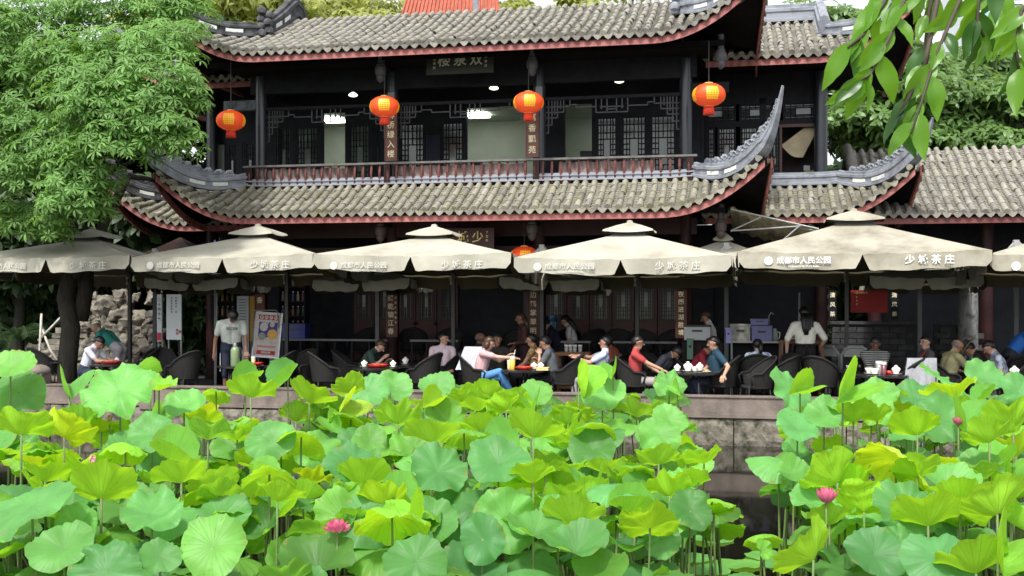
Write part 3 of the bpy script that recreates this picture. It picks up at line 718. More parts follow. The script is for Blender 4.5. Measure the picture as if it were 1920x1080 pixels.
# ================================================================== foliage
def leaf_mat(name, top, under, trans, tr=.45, rough=.45, rnd=.25, var=.0, scale=1.0):
    if name in MATS: return MATS[name]
    m=bpy.data.materials.new(name); m.use_nodes=True; MATS[name]=m; nt=m.node_tree; L=nt.links.new
    b=nt.nodes['Principled BSDF']; out=nt.nodes['Material Output']
    b.inputs['Roughness'].default_value=rough; b.inputs['Specular IOR Level'].default_value=.4
    g=nt.nodes.new('ShaderNodeNewGeometry'); oi=nt.nodes.new('ShaderNodeObjectInfo')
    mx=nt.nodes.new('ShaderNodeMix'); mx.data_type='RGBA'; mx.inputs[6].default_value=tuple(top)+(1,); mx.inputs[7].default_value=tuple(under)+(1,); L(g.outputs['Backfacing'],mx.inputs[0])
    n=nt.nodes.new('ShaderNodeTexNoise'); n.inputs['Scale'].default_value=scale; n.inputs['Detail'].default_value=3; L(g.outputs['Position'],n.inputs['Vector'])
    mr=nt.nodes.new('ShaderNodeMapRange'); mr.inputs[1].default_value=.3; mr.inputs[2].default_value=.7; mr.inputs[3].default_value=1-rnd; mr.inputs[4].default_value=1+rnd; L(n.outputs['Fac'],mr.inputs[0])
    ri=nt.nodes.new('ShaderNodeMapRange'); ri.inputs[3].default_value=.8; ri.inputs[4].default_value=1.25; L(g.outputs['Random Per Island'],ri.inputs[0])
    mu=nt.nodes.new('ShaderNodeMath'); mu.operation='MULTIPLY'; L(mr.outputs[0],mu.inputs[0]); L(ri.outputs[0],mu.inputs[1])
    cc=nt.nodes.new('ShaderNodeCombineColor'); [L(mu.outputs[0],cc.inputs[i]) for i in range(3)]
    m2=nt.nodes.new('ShaderNodeMix'); m2.data_type='RGBA'; m2.blend_type='MULTIPLY'; m2.inputs[0].default_value=1; L(mx.outputs[2],m2.inputs[6]); L(cc.outputs[0],m2.inputs[7])
    L(m2.outputs[2],b.inputs['Base Color'])
    t=nt.nodes.new('ShaderNodeBsdfTranslucent'); t.inputs[0].default_value=tuple(trans)+(1,)
    ms=nt.nodes.new('ShaderNodeMixShader'); ms.inputs[0].default_value=tr; L(b.outputs[0],ms.inputs[1]); L(t.outputs[0],ms.inputs[2]); L(ms.outputs[0],out.inputs[0])
    m.diffuse_color=tuple(top)+(1,)
    return m
BARK=mat('tree bark',(.055,.040,.030),.9,col2=(.10,.085,.065),scale=5,bump=.7,bscale=12,stretch=(3,3,.7))
BARKD=mat('dark damp bark',(.020,.015,.012),.9,col2=(.034,.033,.02),scale=4,bump=.7,bscale=12,stretch=(3,3,.7))
rng=np.random.default_rng(11)
def unit(v): return v/np.maximum(np.linalg.norm(v,axis=-1,keepdims=True),1e-9)
def palmate(nl=7, L=.30, wd=.085):
    """one whorl of drooping leaflets, axis +Z"""
    V=[];F=[]
    for i in range(nl):
        a=2*math.pi*i/nl+.2*(i%2); d=np.array([math.cos(a),math.sin(a),0]); s=np.array([-math.sin(a),math.cos(a),0]); l=L*(1-.18*(i%3==0))
        prof=[(0.10,.0,.1,.02),(.45,-.02,.85,.0),(.75,-.12,1.0,.0),(1.0,-.30,.05,.0)]
        o=len(V)
        for q,z,w_,_ in prof:
            c=d*l*q+np.array([0,0,z*l*.9+.05*l])
            V+=[c-s*wd*.5*w_*l/.3+np.array([0,0,.012]),c,c+s*wd*.5*w_*l/.3+np.array([0,0,.012])]
        for k in range(3):
            F+=[(o+3*k,o+3*k+1,o+3*k+4,o+3*k+3),(o+3*k+1,o+3*k+2,o+3*k+5,o+3*k+4)]
    return np.array(V),np.array(F)
def simple_leaf(n=2, L=.2, wd=.09):
    V=[];F=[]
    for i in range(n):
        a=2.4*i; d=np.array([math.cos(a),math.sin(a),0]); s=np.array([-math.sin(a),math.cos(a),0]); o=len(V)
        for q,z,w_ in ((0,0,.15),(.4,-.01,1),(.75,-.06,.75),(1,-.16,.05)):
            c=d*L*q+np.array([0,0,z*L*1.5]); V+=[c-s*wd*.5*w_,c+s*wd*.5*w_]
        for k in range(3): F.append((o+2*k,o+2*k+1,o+2*k+3,o+2*k+2))
    return np.array(V),np.array(F)
def scatter(proto, pos, axis, scl):
    """copies of a leaf whorl at pos with axis as its +Z and random spin, as one vertex and face array"""
    V0,F0=proto; n=len(pos); z=unit(axis); r=unit(rng.normal(size=(n,3))); x=unit(np.cross(r,z)); y=np.cross(z,x)
    V=(x[:,None,:]*V0[None,:,0:1]+y[:,None,:]*V0[None,:,1:2]+z[:,None,:]*V0[None,:,2:3])*scl[:,None,None]+pos[:,None,:]
    F=F0[None]+(np.arange(n)*len(V0))[:,None,None]
    return V.reshape(-1,3),F.reshape(-1,F0.shape[1])
def bough_points(c, r, n, shell=.55, top=True):
    d=unit(rng.normal(size=(n,3))); 
    if top: d[:,2]=np.abs(d[:,2])*np.where(rng.random(n)<.8,1,-.5)
    rad=shell+(1-shell)*rng.random((n,1))
    return c+d*r*rad, d
def limb(mb, p, q, r0, r1, k=5, wob=.15, n=7):
    p,q=Vector(p),Vector(q); pts=[]
    L=(q-p).length
    for i in range(k+1):
        t=i/k; w_=Vector(rng.normal(size=3))*wob*L*.12*(0<i<k); pts.append(p.lerp(q,t)+w_)
    mb.tube(pts,[r0+(r1-r0)*i/k for i in range(k+1)],n); return pts
# ---- the big tree on the left: layered fans of palmate leaves
LT_LEAF=leaf_mat('palmate leaf',(.11,.24,.05),(.12,.24,.06),(.34,.60,.08),.38,.5,.3,scale=1.2)
base=P(128,735,27.5); base.z=ZT
tree=thing('broadleaf_tree','large tree with layered fans of palmate green leaves at the left edge','tree',base)
tb=MB(); iv=Matrix.Translation(-base)
def TP(px,py,D): return P(px,py,D)-base
limb(tb,(0,0,-.1),TP(132,430,27.6),.25,.2); limb(tb,TP(132,430,27.6),TP(125,200,27.4),.19,.15); limb(tb,TP(125,200,27.4),TP(150,-60,27.0),.17,.11)
limb(tb,TP(140,520,27.6),TP(240,330,28),.16,.10); limb(tb,TP(150,600,27.8),TP(175,330,28),.2,.14); limb(tb,TP(175,330,28),TP(260,60,27.4),.14,.07)
limb(tb,TP(130,440,27.6),TP(90,340,27),.18,.13); limb(tb,TP(90,340,27),TP(40,120,26.8),.13,.07)
limb(tb,TP(240,330,28),TP(290,340,28.5),.08,.05)
part('trunk',tb,BARKD,tree,smooth=True)
boughs=[ # px, py, depth, half width px, half height px
 (60,40,26.5,130,55),(190,20,26.2,120,50),(300,30,26.4,95,42),(20,140,25.6,110,50),(150,110,25.2,110,45),(260,100,25.0,120,50),(330,80,25.6,70,40),
 (170,160,24.6,120,42),(285,165,24.4,100,45),(350,175,24.8,50,36),(60,230,25.4,120,48),(190,205,24.2,110,45),(300,225,24.3,85,35),(120,290,25.0,100,45),
 (230,265,24.2,120,40),(335,262,24.4,50,30),(40,330,25.4,110,45),(150,345,24.8,90,40),(20,410,26,70,38),(130,385,24.6,75,36),(180,375,24.9,40,30),(90,420,26,70,30),(-20,60,25.5,80,80),(-20,260,25.5,70,90),(350,10,26.8,60,45)]
Vs=[];Fs=[];o_=0; lb=MB()
pal=palmate(7,.26,.075)
for px,py,D,rx,ry in boughs:
    c=np.array(P(px,py,D)); s_=D/FPX; r=np.array([rx*s_,.9,ry*s_]); n=int(130*rx*ry/4500)+44
    # each bough is a few tilted fans
    pos,d=bough_points(c,r,n,.35)
    fan=rng.integers(0,3,n); pos[:,2]+=(fan-1)*.22-0.28*(np.abs(pos[:,0]-c[0])/r[0])**2*r[2]
    ax=unit(d*np.array([.55,.75,.35])+np.array([0,-.35,.75])+rng.normal(size=(n,3))*.22)
    V,F=scatter(pal,pos,ax,rng.uniform(.55,1.05,n)); Vs.append(V);Fs.append(F+o_);o_+=len(V)
    q=c-np.array([0,0,.25]); near=TP(125+(px-125)*.3,min(430,py+70),27.4); limb(lb,near,Vector(q)-base,.05,.02,4,.3,5)
V=np.concatenate(Vs)-np.array(base); part('crown',np_mesh('crown',V,np.concatenate(Fs),LT_LEAF),None,tree,kind='stuff')
part('limbs',lb,BARKD,tree,smooth=True)
# ---- other trees: crown of many small leaves in clumps, gaps between
LEAF_Y=leaf_mat('yellow green leaf',(.24,.28,.06),(.27,.30,.08),(.5,.55,.09),.4,.55,.35,scale=.5)
LEAF_M=leaf_mat('mid green leaf',(.085,.165,.04),(.10,.18,.05),(.26,.42,.07),.35,.4,.35,scale=.6)
LEAF_D=leaf_mat('dark green leaf',(.024,.055,.016),(.035,.07,.02),(.06,.12,.02),.25,.5,.35,scale=.6)
sl=simple_leaf(3,.34,.15); sl_s=simple_leaf(3,.26,.12); sl_l=simple_leaf(3,.45,.2)
def tree_at(name,label,px,D,top_py,rx,rz,mat_,nclump=26,nleaf=130,leaf=sl,gz=ZT,group='trees behind the pavilion',trunk_r=.22,bark=BARK,low=.25,seed=0):
    c=P(px,top_py,D); zc=c.z-rz; g=Vector((c.x,c.y,gz)); t=thing(name,label,'tree',g,0,group); mb=MB()
    limb(mb,(0,0,-.2),(0.3,0,zc-gz),trunk_r,trunk_r*.6,6,.1)
    Vs=[];Fs=[];o=0
    for k in range(nclump):
        d=unit(rng.normal(size=3)); d[2]=d[2]*.9+.1; cc=np.array([0,0,zc-gz])+d*np.array([rx,rx*.8,rz])*(.35+.6*rng.random())
        r=rx*.32*(.7+.6*rng.random()); pos,dd=bough_points(cc,np.array([r,r,r*.62]),nleaf,.3)
        ax=unit(dd*.7+np.array([0,-.15,.6])+rng.normal(size=(nleaf,3))*.35)
        V,F=scatter(leaf,pos,ax,rng.uniform(.7,1.2,nleaf)); Vs.append(V);Fs.append(F+o);o+=len(V)
        limb(mb,(0,0,(zc-gz)*(.55+.3*rng.random())),cc,trunk_r*.3,.02,4,.3,5)
    part('trunk',mb,bark,t,smooth=True); part('crown',np_mesh('crown',np.concatenate(Vs),np.concatenate(Fs),mat_),None,t,kind='stuff'); return t
tree_at('background_tree','yellow green tree behind the left end of the upper roof',430,44,-90,4.2,3.4,LEAF_Y,30,150)
tree_at('background_tree','pale yellow green tree behind the roof left of the red roofed house',555,47,-60,4.2,3.2,LEAF_Y,30,150)
tree_at('background_tree','olive green tree showing just left of the red tiled roof',694,50,-40,2.0,3.0,LEAF_Y,16,140)
tree_at('background_tree','thin strip of green crown above the middle of the main roof',1080,48,-45,2.8,3.2,LEAF_Y,26,130)
tree_at('background_tree','small green crown above the right part of the main roof',1200,50,-60,4.0,3.6,LEAF_Y,22,130)
tree_at('background_tree','mid green tree rising behind the right wing roof',1650,41,-40,4.0,4.2,LEAF_M,38,170)
tree_at('background_tree','dense green tree behind the hanging branch and the right wing',1730,39,90,3.4,3.0,LEAF_M,40,190,sl)
tree_at('background_tree','bushy bright green tree above the low hall roof at right',1860,38,140,3.3,2.8,LEAF_M,38,190,sl_s)
tree_at('background_tree','dark green tree low behind the right wing and the low hall',1660,43,190,3.0,3.2,LEAF_D,34,170)
tree_at('background_tree','light green tree at the upper right edge beside the pale tower',1960,46,40,3.6,4.6,LEAF_M,36,150)
tree_at('background_tree','grey green tree under the pale tower at the upper right',1800,48,60,3.6,4.0,LEAF_M,30,150)
for px,D,tp,r_,l_ in ((-60,36,120,4.2,'dark tree filling the left edge behind the leafy tree'),(120,38,60,4.6,'dark tree standing behind the big palmate tree'),(300,40,20,4.6,'dark tree between the palmate tree and the left wing'),(30,34,330,2.6,'low dark tree behind the left umbrella'),(230,35,330,2.4,'low dark tree behind the rockery')):
    tree_at('shade_tree',l_,px,D,tp,r_,r_*.85,LEAF_D,34,150,sl_l,group='dark trees behind the left tree',bark=BARKD)
tree_at('background_tree','hazy green tree far behind the left end of the red tiled roof',715,84,-40,5.4,5.0,LEAF_Y,26,150,sl_l)
tree_at('background_tree','hazy green tree far behind the right end of the red tiled roof',965,86,-40,5.0,5.0,LEAF_Y,26,150,sl_l)
# ---- palm-like bush behind the left umbrella
pb=thing('cycad_bush','dark feathery palm bush behind the leftmost umbrella','bush',W(A_at(35,29),29,ZT)); Vs=MB()
for i in range(16):
    a=2*math.pi*i/16+.2; el_=.5+.6*random.random(); L_=1.5; pts=[]
    for k in range(8):
        q=k/7; pts.append(Vector((math.cos(a)*L_*q*.9,math.sin(a)*L_*q*.9,1.2+L_*(el_*q-1.0*q*q*.9))))
    Vs.tube(pts,[.02-.002*k for k in range(8)],4)
    for k in range(1,8):
        for j in range(3):
            p=pts[k-1].lerp(pts[k],j/3); t=(pts[k]-pts[k-1]).normalized(); s=Vector((-math.sin(a),math.cos(a),0))
            for sd in (-1,1):
                e=p+s*sd*.32*(1-.5*k/8)+t*.14-Vector((0,0,.08)); Vs.add([p-t*.016,p+t*.016,e],[(0,1,2)])
part('fronds',Vs,LEAF_D,pb,kind='stuff'); mb=MB(); mb.tube([(0,0,0),(0,0,1.2)],[.16,.12],9); part('trunk',mb,BARKD,pb)
# ================================================================== lotus
def lotus_mat(under=False):
    m=bpy.data.materials.new('lotus leaf' if not under else 'lotus leaf understorey'); m.use_nodes=True; nt=m.node_tree; L=nt.links.new
    b=nt.nodes['Principled BSDF']; out=nt.nodes['Material Output']; b.inputs['Roughness'].default_value=.5; b.inputs['Specular IOR Level'].default_value=.38
    g=nt.nodes.new('ShaderNodeNewGeometry'); oi=nt.nodes.new('ShaderNodeObjectInfo'); uv=nt.nodes.new('ShaderNodeUVMap'); sx=nt.nodes.new('ShaderNodeSeparateXYZ'); L(uv.outputs[0],sx.inputs[0])
    def math_(op,a,c=None,clamp=False):
        n=nt.nodes.new('ShaderNodeMath'); n.operation=op; n.use_clamp=clamp
        for i,x in enumerate((a,c)):
            if x is None: continue
            if isinstance(x,(int,float)): n.inputs[i].default_value=x
            else: L(x,n.inputs[i])
        return n.outputs[0]
    # veins: 21 ribs around the leaf that fade towards the rim, finer between them near the rim
    ang=math_('MULTIPLY',sx.outputs[0],21.0); fr=math_('FRACT',ang); d=math_('ABSOLUTE',math_('SUBTRACT',fr,.5))
    wv=math_('DIVIDE',.024,math_('ADD',sx.outputs[1],.10)); vein=math_('SUBTRACT',1.0,math_('DIVIDE',math_('SUBTRACT',.5,d),wv),True)
    ang2=math_('FRACT',math_('MULTIPLY',sx.outputs[0],42.0)); d2=math_('ABSOLUTE',math_('SUBTRACT',ang2,.5)); v2=math_('SUBTRACT',1.0,math_('DIVIDE',math_('SUBTRACT',.5,d2),.09),True); v2=math_('MULTIPLY',v2,math_('MULTIPLY',math_('SUBTRACT',sx.outputs[1],  .45,True),.5))
    ve=math_('MAXIMUM',vein,v2)
    n=nt.nodes.new('ShaderNodeTexNoise'); n.inputs['Scale'].default_value=5; n.inputs['Detail'].default_value=5; L(g.outputs['Position'],n.inputs['Vector'])
    def mix(f,a,c,t='MIX'):
        x=nt.nodes.new('ShaderNodeMix'); x.data_type='RGBA'; x.blend_type=t
        for i,v in ((0,f),(6,a),(7,c)):
            if isinstance(v,tuple) : x.inputs[i].default_value=v
            elif isinstance(v,(int,float)): x.inputs[i].default_value=v
            else: L(v,x.inputs[i])
        return x.outputs[2]
    if under:
        c3=nt.nodes.new('ShaderNodeCombineColor'); L(math_('MULTIPLY',g.outputs['Random Per Island'],.7),c3.inputs[0]); L(math_('MULTIPLY',math_('FRACT',math_('MULTIPLY',g.outputs['Random Per Island'],7.3)),.35),c3.inputs[1]); oc=c3.outputs[0]  # understorey brightness kept low, shade put into the colour
    else: oc=oi.outputs['Color']                                     # R: 0 blue green .. 1 yellow green, G: brightness
    so=nt.nodes.new('ShaderNodeSeparateColor'); L(oc,so.inputs[0])
    top=mix(so.outputs[0],(.095,.295,.10,1),(.22,.50,.035,1)); und=mix(so.outputs[0],(.17,.40,.075,1),(.33,.62,.025,1))
    und=mix(so.outputs[2],und,(.48,.62,.02,1)); top=mix(so.outputs[2],top,(.40,.52,.04,1)); col=mix(g.outputs['Backfacing'],top,und)
    ns=nt.nodes.new('ShaderNodeMapRange'); ns.inputs[1].default_value=.3; ns.inputs[2].default_value=.7; ns.inputs[3].default_value=.78; ns.inputs[4].default_value=1.18; L(n.outputs['Fac'],ns.inputs[0])
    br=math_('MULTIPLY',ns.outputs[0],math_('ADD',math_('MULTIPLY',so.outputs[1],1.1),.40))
    cc=nt.nodes.new('ShaderNodeCombineColor'); [L(br,cc.inputs[i]) for i in range(3)]
    col=mix(1.0,col,cc.outputs[0],'MULTIPLY')
    vc=mix(g.outputs['Backfacing'],(.20,.50,.16,1),(.05,.17,.03,1))
    col=mix(math_('MULTIPLY',ve,.42),col,vc)
    # brown nibbled patches near the rim on a few leaves
    n3=nt.nodes.new('ShaderNodeTexNoise'); n3.inputs['Scale'].default_value=9; L(g.outputs['Position'],n3.inputs['Vector'])
    rim=math_('MULTIPLY',math_('GREATER_THAN',n3.outputs['Fac'],.62),math_('GREATER_THAN',sx.outputs[1],.86)); col=mix(math_('MULTIPLY',rim,.55),col,(.25,.2,.06,1)); n4=nt.nodes.new('ShaderNodeTexNoise'); n4.inputs['Scale'].default_value=34; n4.inputs['Detail'].default_value=1; L(g.outputs['Position'],n4.inputs['Vector']); col=mix(math_('MULTIPLY',math_('GREATER_THAN',n4.outputs['Fac'],.735),.6),col,(.16,.13,.05,1))
    L(col,b.inputs['Base Color'])
    bp=nt.nodes.new('ShaderNodeBump'); bp.inputs['Strength'].default_value=.45; bp.inputs['Distance'].default_value=.012; L(math_('ADD',math_('MULTIPLY',ve,-1.0),math_('MULTIPLY',n.outputs['Fac'],.8)),bp.inputs['Height']); L(bp.outputs[0],b.inputs['Normal'])
    t=nt.nodes.new('ShaderNodeBsdfTranslucent'); tc=mix(so.outputs[0],(.24,.60,.06,1),(.55,.88,.02,1)); tc=mix(so.outputs[2],tc,(.72,.88,.02,1)); tc=mix(math_('MULTIPLY',ve,.7),tc,(.06,.2,.02,1)); L(tc,t.inputs[0])
    ms=nt.nodes.new('ShaderNodeMixShader'); ms.inputs[0].default_value=.42; L(b.outputs[0],ms.inputs[1]); L(t.outputs[0],ms.inputs[2]); L(ms.outputs[0],out.inputs[0])
    return m
LOTUS=lotus_mat(); LOTUS_U=lotus_mat(True)
STEM=mat('lotus stem',(.10,.19,.045),.6,col2=(.14,.15,.06),scale=8,bump=.3,bscale=60)
def lotus_mesh(kind, seed):
    """peltate leaf of radius 1, stalk at the origin. kinds: dish, flat, cup, fold, roll, dome"""
    r_=np.random.default_rng(seed); NA,NR=60,10; r2=r_.normal(size=8); kx=r_.normal(size=8)*5; ky=r_.normal(size=8)*5
    th=np.arange(NA)/NA*2*math.pi; ph=r_.uniform(0,6.28,8); am=r_.normal(size=8)
    rim=np.zeros(NA); wav=np.zeros(NA)
    for k in range(8): wav+=am[k]*np.sin((k+2)*th+ph[k])/(1.0+.25*k)
    wav=wav/np.abs(wav).max()
    fine=np.sin(17*th+ph[0])*.5+np.sin(23*th+ph[1])*.5
    V=[];UV=[]
    el=1+.07*np.sin(2*th+ph[2])+.04*np.sin(3*th+ph[3])+.03*fine+.02*np.sin(9*th+ph[4])
    for j in range(NR+1):
        q=(j/NR)**.85; R=q*el
        x=R*np.cos(th); y=R*np.sin(th)
        if kind=='dish':  z=.34*q**1.3-.14*q**3+wav*.2*q**2.6+fine*.038*q**4
        elif kind=='flat': z=.16*q-.13*q**3+wav*.22*q**2.6+fine*.038*q**4
        elif kind=='cup': z=.66*q**1.25-.12*q**4+wav*.24*q**2.6+fine*.042*q**4
        elif kind=='dome': z=.10*q**.7-.48*q**2.4+wav*.15*q**2.5+fine*.042*q**4
        else: z=.22*q+wav*.10*q**3
        if kind=='fold':              # two halves lifted about the x axis
            f=np.abs(y); z=z*.5+f*1.05*q; y=y*.62
        if kind=='roll':              # both margins rolled inwards, a boat
            a=np.clip(np.abs(y)/.52,0,2.1)*1.35; yy=np.sign(y)*.34*np.sin(np.minimum(a,2.6)); z=.36*(1-np.cos(a))*.9+.04*wav*q; y=yy
        cr=sum(r2[k]*np.sin(kx[k]*x+ky[k]*y+ph[k]) for k in range(6)); z=z+.009*np.cos(21*th)*q*(1-q)*2+.030*cr*q
        V.append(np.stack([x,y,z],1)); UV.append(np.stack([th/(2*math.pi),np.full(NA,j/NR)],1))
    V=np.concatenate(V); UVv=np.concatenate(UV); F=[]
    for j in range(NR):
        for i in range(NA):
            F.append((j*NA+i,(j+1)*NA+i,(j+1)*NA+(i+1)%NA,j*NA+(i+1)%NA))
    me=np_mesh('leaf_blade',V,np.array(F),LOTUS,True)
    uvl=me.uv_layers.new(name='UVMap'); li=np.empty(len(me.loops),dtype=np.int32); me.loops.foreach_get('vertex_index',li)
    u=UVv[li].copy(); u4=u[:,0].reshape(-1,4); wrap=(u4.max(1)-u4.min(1))>.5; u4[wrap]=np.where(u4[wrap]<.5,u4[wrap]+1,u4[wrap]); u[:,0]=u4.ravel()
    uvl.data.foreach_set('uv',u.ravel().astype(np.float32)); return me
LM={k:[lotus_mesh(k,100*i+hash_) for i in range(n)] for k,n,hash_ in (('dish',12,1),('flat',10,2),('cup',10,3),('fold',6,4),('roll',5,5),('dome',8,6))}
leaves_info=[]
def stem_mesh(h,lean,r0,r1,pr=0):
    mb=MB(); k=6; mb.tube([Vector((lean[0]*(1-(i/k))**2,lean[1]*(1-(i/k))**2,-h+h*i/k)) for i in range(k+1)],[r0+(r1-r0)*i/k for i in range(k+1)],6); return mb.mesh('stem',STEM,True)
def lotus(px,py,D,rad,kind,tint,bright=.5,tilt=0,az_=0,spin=None,var=None,note=None):
    """leaf whose centre projects near px, py at depth D. tilt/az_: the blade leans towards az_ (0 = to the viewer, 90 = right)"""
    c=P(px,py,D)
    if c.z<.05: c.z=.05
    me=LM[kind][(var if var is not None else rng.integers(0,99))%len(LM[kind])]
    root=bpy.data.objects.new('lotus_leaf',None); COL.objects.link(root); root.location=c; root.empty_display_size=.1
    b=put('leaf_blade',me,root); a=math.radians(az_); axis=Vector((math.cos(a),math.sin(a),0))   # leaning to the viewer: rotate about +X
    M=Matrix.Rotation(math.radians(tilt),4,axis)@Matrix.Rotation(spin if spin is not None else rng.uniform(0,6.28),4,'Z')@Matrix.Diagonal((rad,rad,rad,1))
    b.matrix_basis=M; b.color=(tint,bright,(rng.uniform(.3,1) if tint>.85 and rng.random()<.3 else 0),1)
    s=put('stem',stem_mesh(c.z+.05,(rng.normal()*.10,rng.normal()*.10),.013,.009),root)
    leaves_info.append((root,px,py,D,kind,tint,tilt,note)); return root
